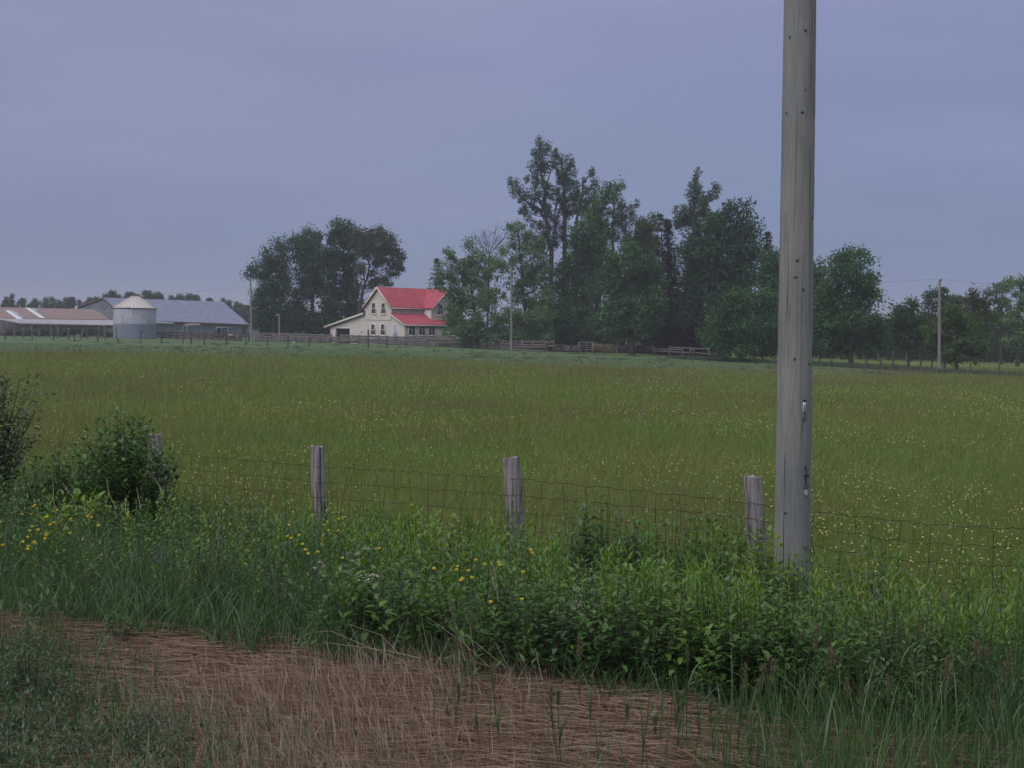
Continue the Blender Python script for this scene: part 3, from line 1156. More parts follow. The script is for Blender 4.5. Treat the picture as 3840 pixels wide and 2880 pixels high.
TOP = ([583, 926, 1300, 1311, 1530, 1684, 1840, 2001, 2076], [1243, 1250, 1256, 1258, 1265, 1273, 1277, 1281, 1280])
BAS = ([583, 926, 1300, 1311, 1530, 1684, 1840, 2001, 2076], [1279, 1281, 1287, 1288, 1296, 1302, 1309.5, 1318, 1320])
YR = ([583, 926, 1530, 1840, 2076], [186, 180, 165, 157, 152])
board_fence('board_fence', 'dark weathered board fence in front of the grey barn, right of the round bin', list(np.arange(583, 950, 27)), TOP, BAS, YR, M['darkwood'],
            (0.93, 0.68, 0.42, 0.17), skip=0.04)
board_fence('board_fence', 'long grey plank fence with dark posts in front of the farmhouse', [958, 987, 1020, 1052, 1079, 1113, 1140, 1168, 1207, 1243, 1276, 1311, 1346, 1380, 1419, 1454, 1492, 1530, 1569, 1606, 1645],
            TOP, BAS, YR, M['greywood'], (0.95, 0.66, 0.42, 0.20), skip=0.03, board=(0.04, 0.25), tall={13: .75})
board_fence('picket_fence', 'grey fence of slatted panels and rails behind the tallest bare power pole', [1648, 1684, 1723, 1762, 1801, 1840, 1872, 1920, 1960, 2001, 2043, 2076],
            TOP, BAS, YR, M['greywood'], (0.94, 0.55), picket=lambda k: k < 7, skip=0.0, rise=0.10)
extra = board_fence('rail_fence', 'short run of grey rails at the end of the slatted fence, beneath the poplars', [1880, 1935, 1990, 2043], (TOP[0], [v + 5 for v in TOP[1]]), BAS,
                    (YR[0], [v - 0.35 for v in YR[1]]), M['greywood'], (0.78, 0.45, 0.12), rise=-0.05, post_w=0.12)


def picket_run(name, label, x0, x1, t0, t1, b0, b1, Y0, Y1, mat, step=0.15, w=0.11):
    A, B = W(x0, b0, Y0), W(x1, b1, Y1)
    TA, TB = W(x0, t0, Y0), W(x1, t1, Y1)
    root = thing(name, (A + B) / 2, label, 'fence')
    n = int(np.linalg.norm(B - A) / step)
    for q in range(n):
        f = (q + .5) / n
        MB().beam(A + (B - A) * f - [0, 0, .1], TA + (TB - TA) * f + [rng.normal(0, .02), 0, rng.normal(0, .03)], w, 0.025).build('picket', mat, root)
    for f in (0.3, 0.8):
        MB().beam(A + (TA - A) * f + [0, .05, 0], B + (TB - B) * f + [0, .05, 0], 0.05, 0.09).build('rail', mat, root)
    return root


picket_run('picket_fence', 'pale tan picket fence beside the metal gate, under the maples', 2225, 2310, 1288, 1292, 1319, 1321, 150, 147, M['tanwood'], 0.30, 0.16)
picket_run('picket_fence', 'dark grey close picket fence behind the trunk of the front maple', 2313, 2452, 1293, 1297, 1321, 1323, 147, 143, M['darkwood'], 0.17, 0.12)
board_fence('rail_fence', 'sagging grey rail fence under the dark spruces', [2455, 2510, 2560, 2600, 2660], ([2455, 2660], [1298, 1306]), ([2455, 2660], [1323, 1336]), ([2455, 2660], [142, 134]),
            M['greywood'], (0.9, 0.62, 0.3), skip=0.1, rise=0.0, post_w=0.12, board=(.04, .13))
lpst = tag(MB().beam(W(2584, 1330, 136), W(2594, 1303, 136), 0.22, 0.18).build('leaning_post', M['tanwood'], None, origin=W(2584, 1330, 136)),
           'stubby tan post leaning against the sagging rail fence', 'post')

# tubular gate
M['gatesteel'] = mat_plain('dull_gate_steel', (0.20, 0.20, 0.215), 0.6, 0.1, 3)
A, B = W(2178, 1319, 151), W(2221, 1319, 150.5)
TA, TB = W(2178, 1283, 151), W(2221, 1284, 150.5)
gr = thing('metal_gate', (A + B) / 2, 'pale tubular metal gate standing beside the tan picket fence', 'gate')
fr = MB()
fr.tube([A, TA, TB, B], 0.035, 6)
fr.build('gate_frame', M['gatesteel'], gr)
for f in (0.22, 0.45, 0.68):
    MB().tube([A + (TA - A) * f, B + (TB - B) * f], 0.024, 6).build('gate_bar', M['gatesteel'], gr)
MB().tube([(A + B) / 2, (TA + TB) / 2], 0.024, 6).build('gate_brace', M['gatesteel'], gr)
for P0, P1 in ((W(2172, 1322, 150.6), W(2171, 1282, 150.6)), (W(2226, 1322, 150), W(2224, 1284, 150))):
    MB().beam(P0 - [0, 0, .2], P1, 0.16, 0.16).build('gate_post', M['greywood'], gr)
board_fence('rail_fence', 'low dark rails closing the gap between the slatted fence and the metal gate', [2080, 2112, 2145, 2172], ([2080, 2172], [1292, 1296]), ([2080, 2172], [1319, 1319]), ([2080, 2172], [153, 152.2]),
            M['darkwood'], (0.85, 0.55, 0.25), skip=0.0, rise=0.05, post_w=0.12)
br = thing('fallen_rail', W(2150, 1318, 151.5), 'broken pale rails leaning in the gap left of the metal gate', 'rail')
MB().beam(W(2140, 1314, 151.5), W(2167, 1296, 151.5), 0.10, 0.07).build('leaning_rail', M['greywood'], br)
MB().beam(W(2122, 1313, 151.6), W(2150, 1312, 151.6), 0.10, 0.07).build('lying_rail', M['greywood'], br)
MB().beam(W(2133, 1318, 151.6), W(2132, 1297, 151.6), 0.10, 0.10).build('stub_post', M['greywood'], br)

# thin post-and-wire fences in the pasture and along the lane


def wire_run(name, label, posts, mat, r, wires=3, group=None, wr=0.006):
    """posts: (sx, sy_top, sx_base, sy_base, Y)"""
    L = [(W(a, b, Y), W(c, d, Y)) for a, b, c, d, Y in posts]
    root = thing(name, L[len(L) // 2][1], label, 'fence', group)
    for t, b in L:
        MB().tube([b - [0, 0, .4], (t + b) / 2 + [rng.normal(0, .015), 0, 0], t], r * rng.uniform(.8, 1.2), 7).build('post', mat, root)
    for k in range(wires):
        f = 0.35 + 0.55 * k / max(1, wires - 1)
        MB().tube([b + (t - b) * f for t, b in L], wr, 4).build('line_wire', M['wire'], root)
    return root


wire_run('wire_fence', 'thin post and wire fence across the pasture before the round bin',
         [(x, t, x, b, Y) for x, t, b, Y in ((20, 1258, 1293, 150), (120, 1262, 1298, 148), (200, 1262, 1297, 147), (278, 1263, 1299, 146), (366, 1266, 1300, 145), (443, 1268, 1300, 144), (527, 1240, 1302, 141), (605, 1260, 1298, 142),
                                             (686, 1262, 1298, 142), (716, 1268, 1302, 140), (766, 1265, 1304, 140), (847, 1256, 1308, 137), (922, 1266, 1306, 138), (1003, 1268, 1306, 137), (1080, 1256, 1302, 139),
                                             (1160, 1264, 1297, 143), (1381, 1240, 1306, 137), (1451, 1264, 1296, 144))], M['darkwood'], 0.07)
wire_run('wire_fence', 'row of rough grey posts with one leaning hard, in front of the open shed',
         [(x, t, xb, b, Y) for x, t, xb, b, Y in ((54, 1219, 54, 1272, 168), (91, 1225, 85, 1268, 170), (119, 1222, 118, 1266, 172), (147, 1230, 146, 1262, 176), (190, 1222, 186, 1276, 165), (219, 1222, 216, 1272, 167),
                                                  (259, 1230, 254, 1282, 160), (316, 1231, 295, 1279, 161), (326, 1243, 325, 1280, 160), (373, 1222, 368, 1270, 168), (390, 1222, 395, 1276, 166), (437, 1226, 436, 1275, 166))], M['greywood'], 0.085, 2)
wire_run('wire_fence', 'post and wire fence along the lane beneath the trees, running past the pole',
         [(x, t, x, b, Y) for x, t, b, Y in ((2786, 1337, 1356, 128), (2862, 1340, 1361, 126), (3073, 1340, 1363, 124), (3119, 1335, 1369, 121), (3250, 1342, 1371, 119), (3302, 1342, 1378, 117), (3349, 1316, 1379, 116), (3451, 1328, 1388, 113),
                                             (3495, 1340, 1391, 112), (3542, 1360, 1391, 111), (3640, 1362, 1400, 108), (3747, 1368, 1405, 105), (3860, 1372, 1412, 103))], M['darkwood'], 0.075, 4, wr=0.004)
wire_run('wire_fence', 'pale posts of a second wire fence at the foot of the dark wood',
         [(x, t, x, b, Y) for x, t, b, Y in ((3240, 1325, 1346, 150), (3293, 1322, 1348, 150), (3400, 1326, 1352, 149), (3560, 1330, 1358, 147), (3668, 1330, 1363, 145), (3812, 1318, 1372, 142))], M['greywood'], 0.08, 2, wr=0.004)

# ---------------------------------------------------------------- farmhouse


def mat_siding(name, col, scale, axis='Z', amount=0.10):
    ma = bpy.data.materials.new(name)
    ma.use_nodes = True
    t = ma.node_tree
    b = t.nodes['Principled BSDF']
    tc = N(t, 'ShaderNodeTexCoord')
    w = N(t, 'ShaderNodeTexWave', Scale=scale, Distortion=0.15, Detail=1.0)
    w.wave_type = 'BANDS'
    w.bands_direction = axis
    w.wave_profile = 'SAW'
    t.links.new(tc.outputs['Object'], w.inputs['Vector'])
    n = N(t, 'ShaderNodeTexNoise', Scale=1.3, Detail=5.0)
    t.links.new(tc.outputs['Object'], n.inputs['Vector'])
    c = np.array(col)
    r = ramp(t, [(0.0, tuple(c * (1 - amount * 1.4))), (0.25, tuple(c)), (1.0, tuple(c * (1 + amount * 0.3)))])
    t.links.new(w.outputs['Fac'], r.inputs[0])
    r2 = ramp(t, [(0.35, (0.84, 0.83, 0.82)), (0.65, (1.07, 1.07, 1.08))])
    t.links.new(n.outputs[0], r2.inputs[0])
    mu = N(t, 'ShaderNodeMix', data_type='RGBA', blend_type='MULTIPLY')
    mu.inputs['Factor'].default_value = 1.0
    t.links.new(r.outputs[0], mu.inputs[6])
    t.links.new(r2.outputs[0], mu.inputs[7])
    t.links.new(mu.outputs[2], b.inputs['Base Color'])
    b.inputs['Roughness'].default_value = 0.8
    b.inputs['Specular IOR Level'].default_value = 0.25
    return ma


def mat_brick(name, c1, c2, mortar, scale):
    ma = bpy.data.materials.new(name)
    ma.use_nodes = True
    t = ma.node_tree
    b = t.nodes['Principled BSDF']
    tc = N(t, 'ShaderNodeTexCoord')
    cm = N(t, 'ShaderNodeSeparateXYZ')
    t.links.new(tc.outputs['Object'], cm.inputs[0])
    ad = N(t, 'ShaderNodeMath', operation='ADD')
    t.links.new(cm.outputs['X'], ad.inputs[0])
    t.links.new(cm.outputs['Y'], ad.inputs[1])
    cb = N(t, 'ShaderNodeCombineXYZ')
    t.links.new(ad.outputs[0], cb.inputs['X'])
    t.links.new(cm.outputs['Z'], cb.inputs['Y'])
    br = N(t, 'ShaderNodeTexBrick', Scale=scale)
    br.inputs['Color1'].default_value = (*c1, 1)
    br.inputs['Color2'].default_value = (*c2, 1)
    br.inputs['Mortar'].default_value = (*mortar, 1)
    br.inputs['Mortar Size'].default_value = 0.015
    t.links.new(cb.outputs[0], br.inputs['Vector'])
    t.links.new(br.outputs['Color'], b.inputs['Base Color'])
    b.inputs['Roughness'].default_value = 0.85
    return ma


M['board'] = mat_siding('cream_board_siding', (0.56, 0.525, 0.505), 2.2, 'X', 0.10)
M['brick'] = mat_brick('cream_brick', (0.60, 0.56, 0.535), (0.54, 0.505, 0.48), (0.42, 0.395, 0.375), 2.6)
M['redroof'] = mat_siding('red_metal_roof', (0.37, 0.070, 0.104), 1.35, 'Y', 0.34)
M['redroof2'] = mat_siding('red_metal_roof_side', (0.37, 0.070, 0.104), 1.35, 'X', 0.34)
M['trim'] = mat_plain('cream_trim', (0.62, 0.57, 0.48), 0.6, 0.05, 2)
M['whitetrim'] = mat_plain('white_window_frame', (0.70, 0.70, 0.72), 0.5, 0.04, 2)
M['dark'] = mat_plain('dark_interior', (0.018, 0.018, 0.020), 0.9, 0.2, 2)
M['bluedoor'] = mat_plain('blue_grey_door', (0.30, 0.34, 0.44), 0.5, 0.06, 2)
M['soffit'] = mat_plain('brown_edge', (0.12, 0.075, 0.07), 0.7, 0.1, 2)


def mat_glass():
    ma = bpy.data.materials.new('window_glass')
    ma.use_nodes = True
    b = ma.node_tree.nodes['Principled BSDF']
    b.inputs['Base Color'].default_value = (0.020, 0.022, 0.03, 1)
    b.inputs['Roughness'].default_value = 0.08
    b.inputs['IOR'].default_value = 1.5
    return ma


M['glass'] = mat_glass()
M['curtain'] = mat_plain('net_curtain', (0.10, 0.10, 0.12), 0.9, 0.2, 6)

HC = W(1200 + 1080 / 4.0218, 1050 + 860 / 4.0218, 168)
HZ0 = -0.35
HG = np.array([.714, -.70, 0])
HS = np.array([.70, .714, 0])
HROT = math.atan2(HG[1], HG[0])


def build_house():
    root = thing('farmhouse', (HC[0], HC[1], HZ0), 'cream two storey farmhouse with bright red metal roofs behind the plank fence', 'house')
    root.rotation_euler = (0, 0, HROT)

    # local frame: x = a (along the gable wall, to the right and towards us), y = b (back along the side wall), z from the ground
    def part(mb, name, mat, parent=None, smooth=False):
        V = np.vstack(mb.v)
        mb.v = [V + org(parent or root)]
        return mb.build(name, mat, parent or root, smooth=smooth)
    z = lambda v: v - HZ0
    # walls ------------------------------------------------------------
    ap, el = z(6.72), z(4.42)
    up = MB()
    up.prism([(-5.0, 0, z(2.88)), (-0.1, 0, z(2.88)), (-0.1, 0, el), (-2.55, 0, ap), (-5.0, 0, el)], (0, 9.5, 0))
    part(up, 'upper_wall', M['board'])
    lo = MB()
    lo.prism([(-5.0, 0.02, 0), (0, 0.02, 0), (0, 0.02, z(2.86)), (-5.0, 0.02, z(2.86))], (0, 9.4, 0))
    part(lo, 'ground_floor_wall', M['brick'])
    band = MB()
    band.box((-2.5, -0.02, z(2.87)), (5.0, 0.05, 0.06))
    part(band, 'band_course', M['trim'])
    wing = MB()
    wing.prism([(1.4, 5.15, 0), (1.4, 10.3, 0), (1.4, 10.3, el - 0.1), (1.4, 7.75, ap - 0.1), (1.4, 5.15, el - 0.1)], (-3.9, 0, 0))
    part(wing, 'wing_wall', M['board'])
    sun = MB()
    sun.prism([(0.0, -0.012, 0), (2.4, -0.012, 0), (2.4, -0.012, z(2.24)), (0.0, -0.012, z(3.5))], (0, 7.2, 0))
    part(sun, 'sunroom_wall', M['brick'])
    # garage with a real opening
    ga = MB()
    gx0, gx1, gz1 = -10.85, -7.95, z(1.72)
    rl = lambda a: z(1.78 + (a + 11.92) * (3.58 - 1.78) / 6.92)
    for a0, a1, b0 in ((-11.92, gx0, 0), (gx1, -5.0, 0)):
        ga.prism([(a0, 0.005, 0), (a1, 0.005, 0), (a1, 0.005, rl(a1)), (a0, 0.005, rl(a0))], (0, 0.2, 0))
    ga.prism([(gx0, 0.005, gz1), (gx1, 0.005, gz1), (gx1, 0.005, rl(gx1)), (gx0, 0.005, rl(gx0))], (0, 0.2, 0))
    ga.prism([(-11.92, 6.8, 0), (-5.0, 6.8, 0), (-5.0, 6.8, rl(-5)), (-11.92, 6.8, rl(-11.92))], (0, 0.2, 0))
    ga.prism([(-11.92, 0.205, 0), (-11.92, 6.8, 0), (-11.92, 6.8, rl(-11.92)), (-11.92, 0.205, rl(-11.92))], (0.2, 0, 0))
    part(ga, 'garage_wall', M['brick'])
    gf = MB()
    gf.box(((gx0 + gx1) / 2, -0.02, gz1 + 0.05), (gx1 - gx0 + 0.2, 0.06, 0.1))
    for gx in (gx0 - 0.05, gx1 + 0.05):
        gf.box((gx, -0.02, gz1 / 2), (0.1, 0.06, gz1))
    part(gf, 'garage_door_frame', M['whitetrim'])
    # roofs --------------------------------------------------------------
    th = 0.10

    def slab(pts, name, mat):
        pts = np.array(pts, float)
        n = unit(np.cross(pts[1] - pts[0], pts[2] - pts[0]))
        if n[2] < 0:
            n = -n
        return part(MB().prism(pts, n * th), name, mat)
    e = 0.30
    R = (-2.55, z(6.80))
    r1 = slab([(R[0], -e, R[1]), (0.12, -e, z(4.33)), (0.12, 6.4, z(4.33)), (R[0], 9.2, R[1])], 'main_roof', M['redroof'])
    slab([(R[0], -e, R[1]), (-5.25, -e, z(4.27)), (-5.25, 9.2, z(4.27)), (R[0], 9.2, R[1])], 'main_roof', M['redroof'])
    wr = z(6.74)
    slab([(-2.55, 7.75, wr), (1.70, 7.75, wr), (1.70, 4.95, z(4.28)), (0.0, 4.95, z(4.28))], 'wing_roof', M['redroof2'])
    slab([(-2.55, 7.75, wr), (1.70, 7.75, wr), (1.70, 10.6, z(4.28)), (-2.55, 10.6, z(4.28))], 'wing_roof', M['redroof2'])
    slab([(-0.08, -0.28, z(3.60)), (2.62, -0.28, z(2.28)), (2.62, 7.5, z(2.28)), (-0.08, 7.5, z(3.60))], 'sunroom_roof', M['redroof'])
    slab([(-5.0, -0.35, z(3.62)), (-12.7, -0.35, z(1.86)), (-12.7, 7.2, z(1.86)), (-5.0, 7.2, z(3.62))], 'garage_roof', M['soffit'])
    # barge boards and eaves trim ------------------------------------------
    tr = MB()
    tr.beam((R[0], -e - 0.02, R[1] - 0.02), (0.12, -e - 0.02, z(4.33) - 0.02), 0.05, 0.20)
    tr.beam((R[0], -e - 0.02, R[1] - 0.02), (-5.25, -e - 0.02, z(4.27) - 0.02), 0.05, 0.20)
    part(tr, 'gable_trim', M['trim'])
    tr = MB()
    tr.beam((-5.0, -0.38, z(3.60)), (-12.75, -0.38, z(1.84)), 0.06, 0.24)
    part(tr, 'garage_fascia', M['trim'])
    tr = MB()
    tr.beam((-0.10, -0.31, z(3.57)), (2.64, -0.31, z(2.24)), 0.05, 0.17)
    tr.beam((2.65, -0.31, z(2.24)), (2.65, 7.5, z(2.24)), 0.05, 0.14)
    part(tr, 'sunroom_fascia', M['trim'])
    tr = MB()
    tr.beam((0.15, -e, z(4.27)), (0.15, 5.0, z(4.27)), 0.10, 0.13)
    tr.beam((1.72, 4.93, z(4.22)), (1.72, 7.75, wr - 0.06), 0.05, 0.18)
    tr.beam((1.72, 10.6, z(4.22)), (1.72, 7.75, wr - 0.06), 0.05, 0.18)
    part(tr, 'eaves_gutter', M['trim'])
    ds = MB()
    ds.tube([(0.13, 4.75, z(4.22)), (0.03, 4.85, z(4.10)), (0.03, 4.85, z(3.62))], 0.05, 6)
    part(ds, 'downspout', M['trim'])

    # windows ---------------------------------------------------------------
    def window(face, c0, c1, z0, z1, style):
        z0, z1 = z(z0), z(z1)
        mid = (c0 + c1) / 2
        fr = MB()
        pn = MB()

        def bar(u, v, du, dv, dep, proud):
            if face == 'front':
                return (u, -proud, v), (du, dep, dv)
            a = 2.4 if face == 'sun' else 1.4
            return (a + proud, u, v), (dep, du, dv)
        w = 0.075
        for u, v, du, dv in ((c0, (z0 + z1) / 2, w, z1 - z0 + w), (c1, (z0 + z1) / 2, w, z1 - z0 + w), (mid, z1, c1 - c0 - w, w), (mid, z0, c1 - c0 - w, w)):
            fr.box(*bar(u, v, du, dv, 0.08, 0.045))
        if style == 'sash':
            fr.box(*bar(mid, (z0 + z1) / 2, c1 - c0 - w, 0.06, 0.06, 0.035))
        elif style == 'slider':
            fr.box(*bar(mid, (z0 + z1) / 2, 0.06, z1 - z0 - w, 0.06, 0.035))
        elif style == 'tee':
            fr.box(*bar(mid, (z0 + z1) / 2, c1 - c0 - w, 0.06, 0.06, 0.035))
            fr.box(*bar(mid, (z0 * 3 + z1) / 4, 0.05, (z1 - z0) / 2 - 0.1, 0.05, 0.03))
        f = part(fr, 'window', M['whitetrim'])
        pn.box(*bar(mid, (z0 + z1) / 2, c1 - c0 - w, z1 - z0 - w, 0.02, 0.014))
        part(pn, 'pane', M['glass'], f)
        si = MB()
        si.box(*bar(mid, z0 - 0.075, c1 - c0 + 0.16, 0.06, 0.14, 0.07))
        part(si, 'sill', M['whitetrim'], f)
        if style == 'sash':
            cu = MB()
            cu.box(*bar(mid - 0.02, (z0 * 3 + z1) / 4, (c1 - c0) * 0.42, (z1 - z0) * 0.38, 0.004, 0.028))
            part(cu, 'curtain', M['curtain'], f)
    for c0, c1, z0, z1 in ((-3.75, -2.97, 3.60, 4.90), (-1.93, -1.15, 3.60, 4.89), (-3.83, -3.04, 1.0, 2.29), (-1.98, -1.19, 1.0, 2.31)):
        window('front', c0, c1, z0, z1, 'sash')
    for c0, c1 in ((0.60, 1.60), (2.22, 3.22), (3.84, 4.84)):
        window('sun', c0, c1, 1.06, 2.13, 'slider')
    window('wing', 6.11, 7.05, 3.6, 4.88, 'tee')
    window('wing', 8.3, 9.2, 1.05, 1.55, 'slider')
    dr = MB()
    dr.box((0.74, -0.04, z(1.2)), (0.70, 0.05, 2.04))
    d = part(dr, 'door', M['bluedoor'])
    df = MB()
    for u, v, du, dv in ((0.36, z(1.2), .06, 2.1), (1.12, z(1.2), .06, 2.1), (0.74, z(2.26), .70, .06)):
        df.box((u, -0.045, v), (du, 0.08, dv))
    part(df, 'door_frame', M['whitetrim'], d)
    ht = MB()
    ht.box((1.01, -0.09, z(1.15)), (0.05, 0.06, 0.1))
    part(ht, 'handle', M['ink'], d)
    vb = MB()
    vb.box((-5.68, -0.03, z(1.32)), (0.10, 0.08, 0.16))
    part(vb, 'meter_box', M['soffit'])


build_house()

# ---------------------------------------------------------------- grey barn
M['barnroof'] = mat_siding('grey_metal_roof', (0.175, 0.205, 0.310), 0.9, 'X', 0.07)
M['barnwall'] = mat_siding('blue_grey_barn_board', (0.150, 0.180, 0.225), 1.6, 'X', 0.16)
M['shedroof'] = mat_siding('rust_brown_roof', (0.205, 0.157, 0.165), 1.6, 'X', 0.10)
M['galv'] = mat_siding('galvanised_sheet', (0.285, 0.290, 0.345), 1.3, 'X', 0.08)
M['newgalv'] = mat_plain('new_galvanised_sheet', (0.50, 0.53, 0.62), 0.5, 0.05, 3)
M['whitewall'] = mat_plain('whitewashed_wall', (0.56, 0.57, 0.63), 0.9, 0.14, 0.8)
M['greyboard'] = mat_plain('grey_barn_board', (0.14, 0.14, 0.165), 0.9, 0.25, 2.5, (3, 3, 0.2), 0)


def build_barn():
    rl, rr = W(386.5, 1117.3, 215), W(836.5, 1133.1, 232)
    el, er = W(480, 1201, 210.4), W(933.5, 1217.6, 227.5)
    gz0 = -0.3
    root = thing('barn', [rl[0], rl[1], gz0], 'long low barn with blue-grey board walls and a wide grey metal roof', 'barn')
    fl = W(160, 1201, 224)                                  # far eave of the left gable
    fl[2] = el[2]
    fr = fl + (rr - rl)
    fr[2] = fl[2]
    inn = 0.25

    def wall_quad(a, b):
        return [[a[0], a[1], gz0], [b[0], b[1], gz0], [b[0], b[1], b[2]], [a[0], a[1], a[2]]]
    sdir = unit(rr - rl)
    ndir = unit(el - rl)
    L0 = el - ndir * 0.35
    L1 = er - unit(er - rr) * 0.35
    G = MB()
    fl2 = fl + unit(rl - fl) * 0.35
    off = sdir * 0.2
    G.prism([[L0[0], L0[1], gz0], [L0[0], L0[1], L0[2] - .1], [rl[0], rl[1], rl[2] - .2], [fl2[0], fl2[1], fl2[2] - .1], [fl2[0], fl2[1], gz0]] + off, sdir * 0.15)
    G.build('gable_wall', M['barnwall'], root)
    S = MB()
    S.prism(np.array(wall_quad(L0 - [0, 0, .12], L1 - [0, 0, .12])) + sdir * 0.36, unit(np.array([-.75, .66, 0])) * 0.15)
    S.build('long_wall', M['barnwall'], root)
    B = MB()
    f2 = fr + unit(rr - fr) * .35
    B.prism(np.array([[L1[0], L1[1], gz0], [L1[0], L1[1], L1[2] - .1], [rr[0], rr[1], rr[2] - .2], [f2[0], f2[1], f2[2] - .1], [f2[0], f2[1], gz0]]) - sdir * 0.2, -sdir * 0.15)
    B.build('gable_wall', M['barnwall'], root)
    for q, nm in (([rl, rr, er, el], 'roof'), ([rl, rr, fr, fl], 'roof')):
        q = np.array(q)
        n = unit(np.cross(q[1] - q[0], q[2] - q[0]))
        n = n if n[2] > 0 else -n
        MB().prism(q, n * 0.07).build(nm, M['barnroof'], root)
    # roof edge boards
    d = MB()
    d.beam(rl - [0, 0, .05], fl - [0, 0, .05], 0.08, 0.18)
    d.beam(rl - [0, 0, .05], el - [0, 0, .05], 0.08, 0.18)
    d.build('gable_trim', M['soffit'], root)
    d = MB()
    d.beam(el - [0, 0, .12], er - [0, 0, .12], 0.08, 0.12)
    d.build('fascia', M['soffit'], root)
    d = MB()
    a, b = W(584, 1208.5, 213), W(654, 1212, 216)
    d.beam(a - [0, .6, 0], b - [0, .6, 0], 0.08, 0.26)
    d.build('pale_lintel', M['whitewall'], root)
    dr = MB()
    a = W(915, 1240, 225.6)
    dr.box(a - [0, .55, 0], (0.3, 0.1, 1.4), math.atan2(sdir[1], sdir[0]))
    dr.build('vent_slot', M['dark'], root)
    cb = MB()
    c = W(387, 1151, 214.9)
    aa = np.arange(12) / 12 * 2 * math.pi
    g = unit(fl - el)
    g[2] = 0
    ring = np.array([c + g * 0.75 * math.cos(t) + np.array([0, 0, 0.45 * math.sin(t)]) for t in aa]) - sdir * 0.05
    cb.prism(ring, sdir * 0.06)
    cb.build('loft_hatch', M['greyboard'], root)
    # lean-to at the far end
    lt = MB()
    p0, p1 = W(925, 1220, 227), W(1005, 1247, 222)
    lt.prism([p0, p1, p1 + [-3, 8, 0], p0 + [-3, 8, 0]], (0, 0, 0.08))
    lt.build('lean_to_roof', M['soffit'], root)
    lw = MB()
    lw.prism([[p0[0], p0[1] + .3, gz0], [p1[0] - .3, p1[1] + .3, gz0], [p1[0] - .3, p1[1] + .3, p1[2] - .05], [p0[0], p0[1] + .3, p0[2] - .02]], (-.3, .8, 0))
    lw.build('lean_to_wall', M['barnwall'], root)


build_barn()


